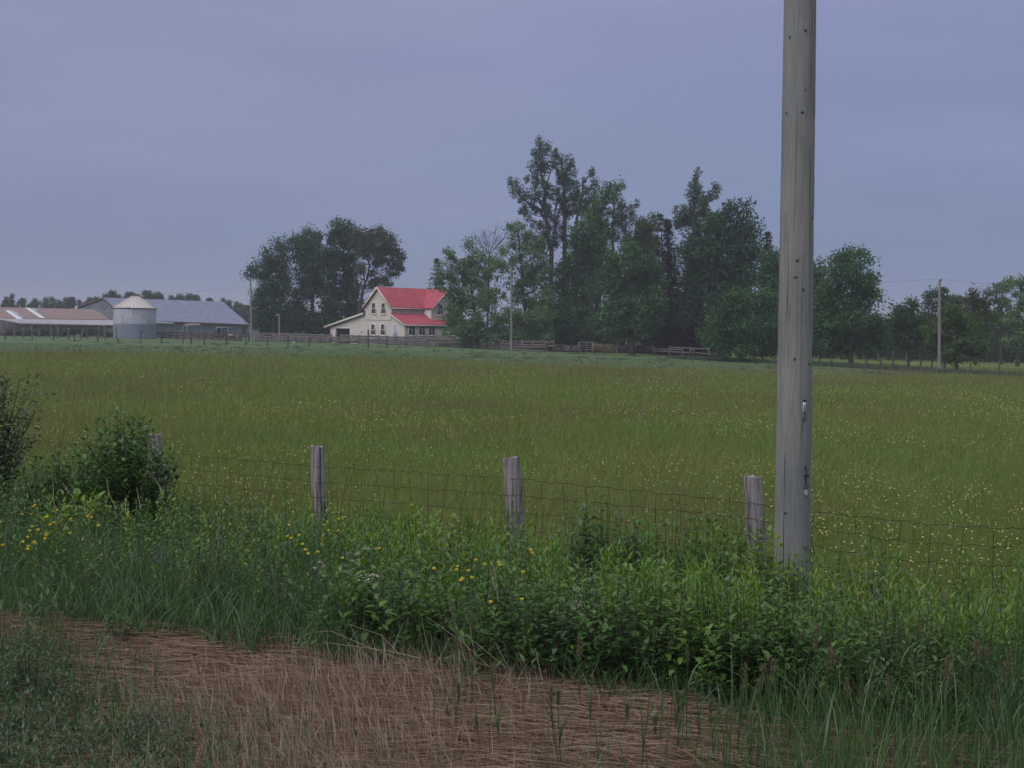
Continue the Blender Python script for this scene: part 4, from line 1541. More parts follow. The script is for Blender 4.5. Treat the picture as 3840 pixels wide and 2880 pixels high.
def build_shed():
    sx = np.array([0.985, 0.17, 0])
    F = lambda zx, zy, Y: W(zx / 4.9156, 1080 + zy / 4.9156, Y)

    def Yr(base, zx):                                        # the building recedes slightly to the right
        return base + zx / 4.9156 / 5208 * 200 * 0.175
    pl = lambda zx, zy, base: F(zx, zy, Yr(base, zx))
    root = thing('open_shed', base_pt(200, 198), 'low open-fronted shed with a rust brown roof, patched with bright sheets, left of the bin', 'shed')
    r0, r1 = pl(-450, 350, 205), pl(1745, 400, 205)
    e0, e1 = pl(-450, 556, 199), pl(2030, 590, 199)
    b0, b1 = pl(-450, 556, 211), pl(1950, 590, 211)
    b0[2], b1[2] = e0[2], e1[2]
    for q in ([r0, r1, e1, e0], [r0, r1, b1, b0]):
        q = np.array(q)
        n = unit(np.cross(q[1] - q[0], q[2] - q[0]))
        n = n if n[2] > 0 else -n
        MB().prism(q, n * 0.06).build('roof', M['shedroof'], root)
    # galvanised lean-to roof along the front
    l0, l1 = pl(345, 652, 194.5), pl(2110, 692, 194.5)
    t0, t1 = e0 + (e1 - e0) * (530 / 2480), e1 + (e1 - e0) * 0.02
    q = np.array([t0 - [0, 0, .06], t1 - [0, 0, .06], l1, l0])
    n = unit(np.cross(q[1] - q[0], q[2] - q[0]))
    n = n if n[2] > 0 else -n
    MB().prism(q, n * 0.05).build('lean_to_roof', M['galv'], root)
    q = np.array([e0 - [0, 0, .05], t0 - [0, 0, .07], l0, pl(240, 628, 195.2), pl(-450, 470, 196)])
    MB().prism(q, (0, 0.05, 0.05)).build('end_roof', M['galv'], root)
    MB().beam(pl(245, 632, 195), pl(-450, 480, 195.8), 0.06, 0.2).build('fascia', M['newgalv'], root)
    MB().beam(l0 - [0, -.05, .13], l1 - [0, -.05, .13], 0.10, 0.24).build('beam', M['darkwood'], root)
    # back wall and posts of the open front
    w0, w1 = pl(285, 690, 195.9), pl(2110, 715, 195.9)
    MB().prism([[w0[0], w0[1], -0.3], [w1[0], w1[1], -0.3], w1, w0], (0, 0.2, 0)).build('back_wall', M['whitewall'], root)
    for zx in (350, 645, 888, 1123, 1482, 1895):
        t = pl(zx, 668 + (zx - 350) * 0.022, 195)
        MB().beam([t[0], t[1], -0.4], t, 0.2, 0.2).build('post', M['darkwood'], root)
    # boarded end bay
    c0, c1 = pl(-450, 470, 195.6), pl(222, 628, 195.1)
    MB().prism([[c0[0], c0[1], -0.4], [c1[0], c1[1], -0.4], c1 - [0, 0, .1], c0 - [0, 0, .1]], (0, 0.2, 0)).build('end_wall', M['greyboard'], root)
    MB().beam([c1[0] + .15, c1[1] - .05, -0.3], c1 + [0.15, -.05, -.02], 0.30, 0.12).build('corner_board', M['newgalv'], root)
    dd = pl(170, 760, 195.0)
    MB().box(dd - [0, .03, 0], (1.5, .05, 2.0)).build('door', M['darkwood'], root)
    dd = pl(55, 830, 195.0)
    MB().box(dd - [0, .03, 0], (1.2, .05, 1.1)).build('hatch', M['darkwood'], root)
    # replaced sheets on the roof
    nrm = unit(np.cross(r1 - r0, e0 - r0))
    nrm = nrm if nrm[2] > 0 else -nrm

    def roof_pt(zx, zy, lift):
        d = ray(zx / 4.9156, 1080 + zy / 4.9156)
        t = np.dot(r0 + nrm * lift - CAM, nrm) / np.dot(d, nrm)
        return CAM + d * t
    for k, (poly, mt) in enumerate((([(95, 417), (175, 413), (432, 574), (318, 576)], 'newgalv'), ([(178, 404), (232, 400), (372, 494), (298, 498)], 'galv'), ([(325, 512), (380, 508), (440, 538), (392, 545)], 'galv'),
                                    ([(458, 366), (545, 368), (832, 553), (740, 550)], 'newgalv'), ([(560, 369), (630, 371), (708, 428), (645, 432)], 'galv'))):
        P3 = np.array([roof_pt(a, b, 0.09 + 0.012 * k) for a, b in poly])
        MB().prism(P3, nrm * 0.02).build('roof_sheet', M[mt], root)
    # roof ventilators
    for zx, zt, zb, w, mt in ((735, 298, 388, 52, 'galv'), (1408, 318, 410, 60, 'newgalv')):
        c = pl(zx, zb, 205)
        s = 1 / 4.9156 / 5208 * 205
        h = (zb - zt) * s
        w *= s
        v = MB()
        v.tube([c - [0, 0, .5], c + [0, 0, h * .30], c + [0, 0, h * .33], c + [0, 0, h * .5], c + [0, 0, h * .52], c + [0, 0, h * .6], c + [0, 0, h * .75], c + [0, 0, h]],
               [w * .45, w * .45, w * .35, w * .35, w * .55, w * .5, w * .2, w * .05], 14)
        v.build('roof_ventilator', M[mt], root, smooth=False)
    # chimney stubs
    for zx, zt, zb in ((365, 310, 358), (477, 275, 362)):
        c, t = pl(zx, zb, 205), pl(zx, zt, 205)
        MB().tube([c - [0, 0, .4], t], 0.05, 6).build('vent_pipe', M['newgalv'], root)


build_shed()


def mat_bin():
    ma = bpy.data.materials.new('bin_corrugated_steel')
    ma.use_nodes = True
    t = ma.node_tree
    b = t.nodes['Principled BSDF']
    tc = N(t, 'ShaderNodeTexCoord')
    n = N(t, 'ShaderNodeTexNoise', Scale=0.9, Detail=6.0, Roughness=0.65)
    t.links.new(tc.outputs['Object'], n.inputs['Vector'])
    r = ramp(t, [(0.3, (0.33, 0.345, 0.43)), (0.55, (0.42, 0.435, 0.53)), (0.75, (0.48, 0.485, 0.57))])
    t.links.new(n.outputs[0], r.inputs[0])
    t.links.new(r.outputs[0], b.inputs['Base Color'])
    b.inputs['Roughness'].default_value = 0.6
    b.inputs['Metallic'].default_value = 0.15
    return ma


M['bin'] = mat_bin()
M['binlow'] = mat_plain('bin_dull_steel', (0.175, 0.205, 0.270), 0.7, 0.12, 0.8, metal=0.1)
M['binroof'] = mat_plain('bin_roof_rusty', (0.50, 0.48, 0.50), 0.6, 0.1, 1.1, (1, 1, 1), 0, 0.1, col2=(0.26, 0.19, 0.17), contrast=(0.55, 0.72))


def build_bin():
    Y = 183
    c = W(505, 1270, Y)
    R = 78 / 5208 * Y
    zr, zm, zt = W(505, 1155, Y)[2], W(505, 1214.5, Y)[2], W(507, 1107, Y)[2]
    root = thing('grain_bin', [c[0], c[1], -0.25], 'round galvanised grain bin with a rusty conical roof and darker lower half', 'grain bin')
    na = 64
    a = np.arange(na) / na * 2 * math.pi

    def shell(z0, z1, r, name, mt):
        zs = np.arange(z0, z1 + 0.02, 0.055)
        V = np.vstack([np.stack([c[0] + (r + 0.010 * (k % 2)) * np.cos(a), c[1] + (r + 0.010 * (k % 2)) * np.sin(a), np.full(na, z)], 1) for k, z in enumerate(zs)])
        i, j = np.meshgrid(np.arange(len(zs) - 1), np.arange(na), indexing='ij')
        i, j = i.ravel(), j.ravel()
        F = np.stack([i * na + j, i * na + (j + 1) % na, (i + 1) * na + (j + 1) % na, (i + 1) * na + j], 1)
        return MB().add(V, F).build(name, mt, root)
    shell(-0.3, zm, R - 0.01, 'lower_wall', M['binlow'])
    shell(zm, zr, R, 'upper_wall', M['bin'])
    for q in range(5):
        t = q / 5 * 2 * math.pi + 0.6
        for z0, z1 in ((zm, zm + (zr - zm) * .5), (zm + (zr - zm) * .5, zr)):
            MB().beam([c[0] + (R + .02) * math.cos(t), c[1] + (R + .02) * math.sin(t), z0], [c[0] + (R + .02) * math.cos(t), c[1] + (R + .02) * math.sin(t), z1], 0.03, 0.03).build('sheet_seam', M['binlow'], root)
            t += 0.55
    # roof of ribbed panels
    nr = 32
    V, F = [], []
    for q in range(nr):
        t0, t1 = q / nr * 2 * math.pi, (q + 1) / nr * 2 * math.pi
        i = len(V)
        for t in (t0, t1):
            V.append([c[0] + (R + .12) * math.cos(t), c[1] + (R + .12) * math.sin(t), zr - .02])
            V.append([c[0] + .35 * math.cos(t), c[1] + .35 * math.sin(t), zt - .12])
        F.append([i, i + 2, i + 3, i + 1])
    rf = MB().add(V, F).build('roof', M['binroof'], root)
    rb = MB()
    for q in range(nr):
        t = q / nr * 2 * math.pi
        rb.beam([c[0] + (R + .12) * math.cos(t), c[1] + (R + .12) * math.sin(t), zr + .005], [c[0] + .35 * math.cos(t), c[1] + .35 * math.sin(t), zt - .1], 0.045, 0.07)
    rb.build('roof_rib', M['binroof'], rf)
    cp = MB()
    cp.tube([[c[0], c[1], zt - .2], [c[0], c[1], zt], [c[0], c[1], zt + .04], [c[0], c[1], zt + .16]], [0.36, 0.36, 0.42, 0.1], 14)
    cp.build('roof_cap', M['soffit'], rf)
    ev = MB()
    t = np.linspace(0, 2 * math.pi, 65)
    ev.tube(np.stack([c[0] + (R + .1) * np.cos(t), c[1] + (R + .1) * np.sin(t), np.full(65, zr - .05)], 1), 0.05, 6)
    ev.build('eave_ring', M['soffit'], root)


build_bin()

# a small tractor parked behind the board fence and a timber shelter beside it
M['cabpaint'] = mat_plain('pale_cab_paint', (0.30, 0.33, 0.38), 0.5, 0.05, 3)
M['rubber'] = mat_plain('tyre_rubber', (0.02, 0.02, 0.02), 0.9, 0.1, 3)
M['redpaint'] = mat_plain('faded_tractor_paint', (0.10, 0.12, 0.16), 0.6, 0.1, 3)


def build_tractor():
    Y = 200
    c = W(836, 1268, Y)
    root = thing('tractor', [c[0], c[1], -0.2], 'tractor with a glazed cab parked behind the board fence by the barn wall', 'tractor')
    s = 1 / 5208 * Y
    zt = W(836, 1229, Y)[2]
    cw = 44 * s
    cab = MB()
    x0, x1 = c[0] - cw / 2, c[0] + cw / 2
    for x in (x0, c[0] - .05, x1):
        for y in (Y - .6, Y + .6):
            cab.beam([x, y, zt - 1.2], [x * .95 + c[0] * .05, y, zt], 0.09, 0.09)
    cab.box([c[0], Y, zt + .05], (cw + .15, 1.45, .12))
    cab.box([c[0], Y, zt - 1.35], (cw, 1.2, .4))
    k = cab.build('cab', M['cabpaint'], root)
    for x, w in (((x0 + c[0]) / 2, cw / 2 - .16), ((x1 + c[0]) / 2, cw / 2 - .16)):
        MB().box([x, Y - .58, zt - .6], (w, .03, 1.0)).build('pane', M['glass'], k)
    MB().box([c[0] + 1.35, Y, zt - 1.35], (1.3, .8, .55)).build('hood', M['redpaint'], root)
    for x, r in ((c[0] - .35, .75), (c[0] + 1.6, .45)):
        for y in (Y - .8, Y + .8):
            w = MB()
            w.tube([[x, y - .17, r - .25], [x, y + .17, r - .25]], r, 20)
            t = w.build('wheel', M['rubber'], root)
            h = MB()
            h.tube([[x, y - .19, r - .25], [x, y + .19, r - .25]], r * .5, 14)
            h.build('rim', M['cabpaint'], t)


build_tractor()
fl = thing('feed_trough', base_pt(872, 192), 'white trough-like panel propped on legs behind the board fence, right of the tractor', 'trough')
a, b = W(850, 1255.5, 192), W(891, 1257.5, 192)
MB().beam(a, b, 0.5, 0.14).build('trough', M['newgalv'], fl)
MB().beam(W(884, 1261, 191.9), W(894, 1262, 191.9), 0.3, 0.22).build('end_cap', M['newgalv'], fl)
for x in (855, 886):
    p = W(x, 1258, 192)
    MB().beam([p[0], p[1], -.4], p, 0.08, 0.08).build('leg', M['palewood'], fl)

sh = thing('timber_shelter', base_pt(700, 197), 'tumbledown timber shelter with a bent pale post and sagging slatted roof before the barn wall', 'shelter')
MB().tube([W(684, 1280, 197), W(683, 1250, 197), W(685, 1236, 197), W(691, 1222, 197), W(700, 1216, 197)], [.11, .10, .10, .09, .08], 7).build('bent_post', M['palewood'], sh)
MB().beam(W(690, 1219, 197), W(745, 1214, 197), 0.16, 0.16).build('roof_beam', M['palewood'], sh)
MB().beam(W(697, 1216, 199), W(748, 1213, 199), 0.16, 0.16).build('roof_beam', M['palewood'], sh)
for k in range(9):
    f = k / 8
    p = W(694 + 50 * f, 1218 - 4 * f, 197)
    q = W(703 + 50 * f, 1221 - 2 * f + 3 * (k % 2), 195.6)
    MB().beam(p, q, 0.16, 0.04).build('slat', M['palewood'], sh)
MB().tube([W(702, 1280, 198.5), W(702, 1222, 198.5)], .09, 7).build('back_post', M['palewood'], sh)
tag(MB().beam(W(656, 1279, 188), W(661, 1244, 188), 0.2, 0.16).build('leaning_post', M['palewood'], None, origin=W(656, 1279, 188)),
    'pale post leaning on the dark board fence between the bin and the shelter', 'post')
tag(MB().prism([W(1094, 1286, 170), W(1106, 1286, 170), W(1104, 1282, 170), W(1096, 1282, 170)], (0, .5, 0)).build('salt_block', M['newgalv'], None, origin=W(1100, 1286, 170)),
    'small white block lying in the grass at the foot of the plank fence', 'salt block')

# ---------------------------------------------------------------- trees
REG = dict(L=(900, 800, 2.4578), R3=(1600, 480, 1.7015), A=(1850, 500, 3.403), B=(2400, 600, 4.0218), C=(2600, 850, 1.784), D=(3000, 900, 3.19), E=(3350, 950, 3.5306), S=(0, 0, 1.0))


def to_src(reg, x, y):
    x0, y0, k = REG[reg]
    return x0 + x / k, y0 + y / k


def parse(s):
    out = []
    for q in s.replace('\n', ' ').split(';'):
        q = q.strip()
        if q:
            out.append([float(v) for v in q.split(',')])
    return out


def crown_points(lobes, Y, depth, dens, rc, grow=1.0):
    """clump centres spread through a set of lobes given as (sx, sy, rx, ry) in photo pixels"""
    s = Y / FPX * grow
    pts, cen, szs = [], [], []
    for sx, sy, rx, ry in lobes:
        dy = rng.uniform(-1, 1) * depth * 0.55
        c = W(sx, sy, Y + dy)
        rx_, rz_ = rx * s, ry * s
        rd = max(0.5, (rx_ + rz_) / 2)
        n = max(2, int(dens * rx_ * rz_ / (rc * rc) * 2.6))
        d = rdir(n)
        r = rng.uniform(0.25, 1.0, n) ** 0.45 * 0.88
        p = c + d * r[:, None] * np.array([rx_, rd, rz_])
        pts.append(p)
        cen.append(c)
        szs.append((rx_ + rz_) / 2)
    return pts, np.array(cen), np.array(szs)


def clump_leaves(acc, pts, rc, leaf, per, up=0.1, flat=0.8, drop=0.0):
    n = len(pts)
    per = int(per * 3.0)
    leaf = leaf * 0.98
    cl = rng.uniform(0, 1, n)
    rr = rc * rng.uniform(0.6, 1.35, n)
    idx = np.repeat(np.arange(n), per)
    off = rng.normal(size=(len(idx), 3)) * np.array([1, 1, flat]) * 0.55
    off *= np.minimum(1, 1.15 / (np.linalg.norm(off, axis=1, keepdims=True) + 1e-6))
    P = pts[idx] + off * rr[idx][:, None]
    D = unit(off * 0.8 + rdir(len(idx)) * 0.9 + [0, 0, -drop])
    Nn = unit(rdir(len(idx)) * 0.42 + [0, 0, 0.30 + up] + unit(off) * 1.15)
    Lg = leaf * rng.uniform(0.65, 1.4, len(idx))
    tint = np.clip(0.55 * cl[idx] + 0.45 * rng.uniform(0, 1, len(idx)), 0, 1)
    acc.rhombs(P, D, Nn, Lg, Lg * rng.uniform(.55, .8, len(idx)), tint, back=0.3)


def limb_curve(a, b, sag=0.0, k=5, wob=0.06):
    t = np.linspace(0, 1, k)[:, None]
    p = a * (1 - t) + b * t
    L = np.linalg.norm(b - a)
    p[:, 2] += sag * L * (t * (1 - t))[:, 0] * 4
    p[1:-1] += rng.normal(0, wob * L, (k - 2, 3)) * 0.5
    return p


def tree(name, label, reg, Y, trunk, lobes, leafmat, r0=0.28, leaf=0.26, rc=0.75, per=26, dens=1.0, depth=None, group=None, limbs=(), twig=3, drop=0.0, up=0.1, flat=0.8):
    lob = [(*to_src(reg, q[0], q[1]), q[2] / REG[reg][2], q[3] / REG[reg][2]) for q in parse(lobes)]
    tr = [to_src(reg, q[0], q[1]) for q in parse(trunk)]
    base = W(*tr[0], Y)
    g = float(gz(base[0], Y))
    base[2] = g
    root = thing(name, base, label, 'tree', group)
    xs = [l[0] for l in lob]
    if depth is None:
        depth = (max(xs) - min(xs)) / FPX * Y * 0.33
    T = np.array([base - [0, 0, .3]] + [W(*q, Y) for q in tr[1:]])
    # smooth trunk
    tt = np.linspace(0, len(T) - 1, 4 * len(T))
    P = np.stack([np.interp(tt, np.arange(len(T)), T[:, k]) for k in range(3)], 1)
    P[1:-1] += rng.normal(0, 0.04, (len(P) - 2, 3))
    R = r0 * (1 - 0.82 * np.linspace(0, 1, len(P)) ** 0.9)
    R[0] *= 1.25
    mb = MB().tube(P, R, 8)
    for lb in limbs:
        q = np.array([W(*to_src(reg, a, b), Y + rng.uniform(-.3, .3)) for a, b in parse(lb)])
        mb.tube(q, np.linspace(r0 * .45, r0 * .10, len(q)), 6)
    if name == 'poplar_tree':
        r0 *= .72
    if leafmat in ('maple', 'dark_maple'):
        rc, per = rc * 1.2, int(per * 1.4)
    pop = name == 'poplar_tree'
    airy = reg == 'L' or leafmat == 'elder'
    pts, cen, szs = crown_points(lob, Y, depth, dens * (1.15 if pop else 1.75 if reg == 'L' else 1.5 if airy else 1.8), rc, 1.02 if pop else 1.16 if airy else 1.18)
    for c, sz, pp in zip(cen, szs, pts):
        # limb leaves the trunk below the lobe
        want = c[2] - 0.6 * np.linalg.norm(P[:, :2] - c[:2], axis=1)
        k = int(np.argmin(np.abs(P[:, 2] - np.maximum(want, g + 1.7)) + 0.15 * np.linalg.norm(P - c, axis=1)))
        a = P[k]
        rr = min(R[k] * 0.7, 0.035 + 0.035 * sz)
        q = limb_curve(a, c, -0.05)
        mb.tube(q, np.linspace(rr, 0.025, len(q)), 5)
        for z in pp[:twig + int(sz)]:
            q2 = limb_curve(q[2], z, 0.0, 4)
            mb.tube(q2, np.linspace(rr * .45, 0.012, len(q2)), 4)
    mb.build('trunk', M['bark'], root, smooth=True)
    acc = Acc()
    clump_leaves(acc, np.vstack(pts), rc, leaf, per, up, 1.7 if pop else flat, drop)
    acc.build('crown', M[leafmat], root)
    return root


def conifer(name, label, reg, Y, top, base, half, mat, r0=0.2, whorl=0.42, droop=0.35, group=None, dens=1.0, zmin=0.0, leaf=0.36):
    t = W(*to_src(reg, *top), Y)
    b = W(*to_src(reg, *base), Y)
    b[2] = float(gz(b[0], Y))
    H = t[2] - b[2]
    hw = half / REG[reg][2] / FPX * Y
    root = thing(name, b, label, 'tree', group)
    MB().tube([b - [0, 0, .3], b + (t - b) * .5, t], [r0, r0 * .6, 0.02], 7).build('trunk', M['bark'], root, smooth=True)
    acc = Acc()
    z = 0.25
    P, D, Nn, tn = [], [], [], []
    while z < H - zmin:
        f = z / H
        L0 = hw * (f ** 0.85) + 0.12
        n = int(4 + 5 * f * dens)
        a0 = rng.uniform(0, 6.28)
        for q in range(n):
            a = a0 + q / n * 2 * math.pi + rng.normal(0, .2)
            Lb = L0 * rng.uniform(0.65, 1.15)
            k = max(4, int(Lb / 0.16 * dens))
            s = (np.arange(k) + rng.uniform(0, 1, k)) / k
            org_ = t + (b - t) * f
            x = np.stack([math.cos(a) * Lb * s, math.sin(a) * Lb * s, -droop * Lb * s + 0.28 * Lb * s ** 2.5], 1)
            pp = org_ + x
            P.append(np.repeat(pp, 8, 0) + rng.normal(0, .09 + .06 * f, (8 * k, 3)))
            side = rng.uniform(-1.0, 1.0, 8 * k)
            dd = np.stack([np.cos(a + side), np.sin(a + side), rng.uniform(-.7, .15, 8 * k)], 1)
            D.append(unit(dd))
            Nn.append(unit(rdir(8 * k) * .5 + [0, 0, 1]))
            tn.append(np.clip(rng.uniform(0, .6) + rng.uniform(0, .4, 8 * k), 0, 1))
        z += whorl * rng.uniform(.7, 1.25) * (.55 + .45 * min(1, z / 3))
    P, D, Nn = np.vstack(P), np.vstack(D), np.vstack(Nn)
    Lg = leaf * rng.uniform(.6, 1.4, len(P))
    acc.rhombs(P, D, Nn, Lg, Lg * .35, np.concatenate(tn), back=.2)
    acc.build('crown', M[mat], root)
    return root


# --- group of maples and the willow beyond the farmhouse
tree('maple_tree', 'dark maple reaching out behind the transformer pole, end tree of the clump beyond the house', 'L', 184, '380,1130; 375,900; 372,760; 390,560; 400,440',
     '''110,500,35,35; 85,572,35,28; 200,560,70,40; 245,380,45,45; 255,440,50,45; 340,290,32,32; 385,290,40,35; 370,370,60,40; 200,480,40,30; 300,500,90,60; 400,450,70,60; 330,590,110,70;
     260,680,70,40; 430,570,80,80; 240,760,110,80; 400,720,120,100; 180,835,60,70; 300,880,150,100; 250,990,120,80; 420,950,120,110; 330,1070,170,50''', 'dark_maple', 0.34, dens=1.1)
tree('maple_tree', 'dark round-topped maple in the middle of the clump beyond the house', 'L', 186, '690,1120; 668,900; 665,760; 672,560; 680,400',
     '''510,230,45,35; 530,280,60,40; 490,330,50,40; 650,185,60,38; 700,210,50,35; 620,240,60,50; 720,275,75,50; 600,335,105,65; 750,360,95,70; 560,430,80,70; 680,460,140,90; 800,480,80,80; 600,580,130,90;
     760,600,130,90; 600,720,110,80; 790,720,90,80; 560,860,90,80; 840,870,100,90; 600,980,130,80; 800,1000,130,90; 700,1070,160,50''', 'dark_maple', 0.36, dens=1.1)
tree('maple_tree', 'tallest dark maple of the clump beyond the house, its top leaning over', 'L', 188, '1000,1120; 995,860; 990,700; 970,520; 950,330',
     '''890,90,35,30; 868,140,36,35; 955,130,60,48; 1010,145,50,40; 930,190,90,50; 1030,200,55,60; 885,250,75,60; 1000,290,90,70; 1065,270,36,60; 900,350,90,70; 1040,390,60,70; 950,450,100,80; 1045,520,70,70; 960,580,100,80;
     1030,660,80,80; 930,720,100,90; 1045,800,80,100; 930,880,100,100; 1060,950,90,80; 1000,1040,120,60; 1090,1040,60,60''', 'dark_maple', 0.36, dens=1.1)
tree('willow_tree', 'grey-green willow with bare dark forks showing, just left of the red roof', 'L', 182, '1085,1100; 1110,820; 1135,700; 1172,590; 1192,470; 1180,330',
     '''1110,190,45,38; 1170,165,40,22; 1280,172,60,38; 1200,220,85,48; 1340,222,66,48; 1130,275,55,48; 1260,290,95,55; 1380,290,68,68; 1190,360,85,55; 1330,380,105,55; 1430,370,45,58; 1420,450,75,45; 1492,420,36,38;
     1460,510,46,46; 1300,465,75,42; 1385,540,55,36; 1235,540,36,26; 1260,605,46,36; 1335,625,55,36; 1372,650,36,28; 1215,670,45,36; 1110,500,36,60; 1320,330,60,40; 1160,270,60,40''', 'willow', 0.30, leaf=0.22, rc=0.6, per=24, dens=1.0,
     limbs=('1135,700; 1230,610; 1300,560', '1172,590; 1290,455; 1410,420', '1192,470; 1150,360; 1120,260', '1150,660; 1140,540; 1130,450'))

# --- the big group right of the house
tree('box_elder_tree', 'open pale green tree half hiding the right end of the farmhouse', 'R3', 158, '330,1400; 310,1200; 285,1040; 270,900; 275,800',
     '''272,735,30,42; 285,830,55,60; 118,785,28,14; 150,805,26,18; 175,835,36,24; 110,905,55,45; 190,950,85,65; 330,940,95,75; 430,890,65,65; 490,795,22,28; 480,850,36,36; 80,1000,50,40; 170,1080,70,65; 300,1070,95,85; 420,1080,85,85;
     160,1190,60,60; 260,1220,100,90; 400,1230,110,90; 170,1290,60,50; 300,1320,120,70; 440,1330,90,60; 380,820,36,40; 220,880,50,40''', 'elder', 0.20, leaf=0.24, rc=0.6, per=20, dens=0.85,
     limbs=('300,1130; 240,1000; 205,900; 190,850', '310,1150; 380,1020; 420,900'))


def bare_tree(label, reg, Y, base, tips, fork):
    b = W(*to_src(reg, *base), Y)
    b[2] = float(gz(b[0], Y))
    root = thing('bare_tree', b, label, 'tree')
    mb = MB()
    f = W(*to_src(reg, *fork), Y)
    mb.tube([b - [0, 0, .3], (b + f) / 2, f], [.14, .11, .07], 6)
    mb.build('trunk', M['bark'], root)
    cr = MB()
    for x, y in tips:
        e = W(*to_src(reg, x, y), Y + rng.uniform(-1.5, 1.5))
        q = limb_curve(f, e, -0.06, 7, .05)
        cr.tube(q, np.linspace(.05, .012, 7), 5)
        for k in (2, 3, 4, 5):
            for _ in range(2):
                d = unit(e - f) + rng.normal(0, .45, 3)
                d[2] = abs(d[2])
                cr.tube([q[k], q[k] + d * .5, q[k] + d * rng.uniform(.8, 1.3) + [0, 0, .12]], [.022, .015, .008], 4)
    cr.build('bare_branches', M['bark'], root)


bare_tree('leafless tree with a fan of thin grey branches above the pale green tree', 'R3', 162, (385, 1390), [(345, 650), (400, 645), (440, 655), (495, 695), (315, 690), (370, 670), (480, 720), (460, 670), (330, 730)], (400, 800))
conifer('spruce_tree', 'small dark spruce peeping over the right end of the red roof', 'R3', 190, (65, 828), (65, 1400), 150, 'needle', 0.18, 0.75, 0.25, dens=.9)

tree('poplar_tree', 'tallest poplar, ragged and open, with one limb reaching out towards the house', 'A', 166, '745,3060; 740,1531; 700,1300; 680,1130; 660,1000; 655,780; 620,560; 592,300; 600,100',
     '''600,90,18,36; 590,160,42,46; 540,235,42,42; 620,270,55,55; 715,160,36,22; 690,230,42,36; 560,340,46,55; 640,370,46,55; 490,412,18,18; 560,450,46,46; 660,465,55,55; 740,400,55,65; 430,590,42,32; 500,540,32,28; 560,600,55,55;
     660,620,55,55; 515,662,38,36; 722,688,30,32; 690,740,38,46; 213,600,26,28; 292,650,16,46; 240,700,28,28; 340,735,40,38; 280,772,24,18; 350,840,58,42; 440,780,42,32; 520,800,55,46; 600,775,46,38; 410,948,48,28; 400,1008,18,22; 350,990,14,12;
     460,1068,32,32; 520,920,55,38; 640,845,42,42; 690,920,38,55; 545,1000,38,28; 700,1010,46,55; 745,1060,46,55; 600,1150,55,42; 492,1185,28,46; 690,1200,60,60; 640,1300,70,60; 720,1380,60,70; 600,1420,80,70''',
     'poplar', 0.34, leaf=0.20, rc=0.42, per=24, dens=1.15, depth=2.5, twig=2,
     limbs=('680,1130; 600,1000; 470,905; 380,840; 300,745; 240,680; 213,600', '650,1000; 600,880; 560,770; 480,700', '655,780; 690,640; 740,430', '640,1000; 560,940; 430,950'))
tree('poplar_tree', 'second tall poplar, just right of the tallest one, bare between tufts', 'A', 169, '905,3060; 905,1500; 915,1250; 905,900; 905,700; 882,500; 876,350; 810,240',
     '''798,228,18,32; 780,290,46,42; 850,330,40,46; 960,330,16,24; 1010,385,20,22; 895,370,32,46; 960,432,38,28; 940,480,32,28; 1015,485,16,18; 820,430,28,32; 840,520,55,46; 880,560,55,46; 1000,560,32,28; 940,600,55,46; 860,640,55,46; 990,640,30,28;
     880,700,42,38; 808,740,46,46; 940,710,22,24; 740,808,32,28; 790,840,22,24; 860,830,46,55; 950,860,46,46; 1000,800,36,38; 870,920,46,46; 955,960,50,55; 850,1010,46,46; 930,1060,46,55; 1020,1000,30,38; 820,1140,55,55; 900,1180,46,46;
     880,1300,50,60; 790,1250,46,55; 790,1400,55,70; 930,1400,50,50''', 'poplar', 0.32, leaf=0.20, rc=0.42, per=24, dens=1.15, depth=2.2, twig=2,
     limbs=('780,1000; 815,900; 832,800; 845,690', '905,900; 970,820; 1000,640', '890,560; 940,480; 1010,390'))
tree('poplar_tree', 'lower poplar with two stray twigs, between the second tall poplar and the big maple', 'A', 167, '1060,3060; 1060,1100; 1100,950; 1120,850; 1140,720; 1146,600',
     '''1145,640,24,62; 1240,522,40,36; 1270,487,16,18; 1290,640,55,38; 1280,688,14,14; 1050,640,22,28; 1080,690,22,22; 1040,740,38,28; 1000,810,36,46; 1070,790,46,46; 1140,800,46,46; 1060,860,55,46; 1190,760,36,46; 1280,810,42,46; 1230,880,55,46;
     1130,900,55,46; 1030,900,36,46; 1170,960,55,55; 1080,1000,55,46; 1250,780,30,30''', 'poplar', 0.2, leaf=0.20, rc=0.42, per=24, dens=1.15, depth=2, twig=2,
     limbs=('1146,640; 1195,580; 1262,485', '1140,760; 1200,715; 1280,690'))
tree('box_elder_tree', 'pale green leafy tree at the feet of the tall poplars, behind the bare pole', 'A', 160, '420,3060; 400,2200; 360,1700; 330,1400; 300,1200',
     '''185,1180,22,22; 250,1200,60,45; 300,1160,40,40; 370,1180,30,40; 300,1270,80,60; 260,1330,50,40; 380,1300,70,70; 470,1330,80,70; 220,1430,46,30; 130,1500,40,30; 300,1430,60,50; 420,1450,100,80; 560,1420,90,80; 350,1560,90,60; 230,1600,60,50;
     520,1570,100,80; 620,1520,80,90; 300,1720,110,90; 480,1750,120,100; 640,1720,100,110; 260,1900,110,90; 440,1930,130,110; 620,1950,120,120; 340,2120,140,110; 540,2150,140,120; 700,2100,90,130; 300,2350,130,120; 500,2380,150,120; 680,2360,110,120;
     340,2580,150,120; 560,2600,150,120; 740,2560,90,110; 420,2800,180,110; 640,2810,150,100''', 'elder', 0.24, leaf=0.24, rc=0.62, per=20, dens=0.9)
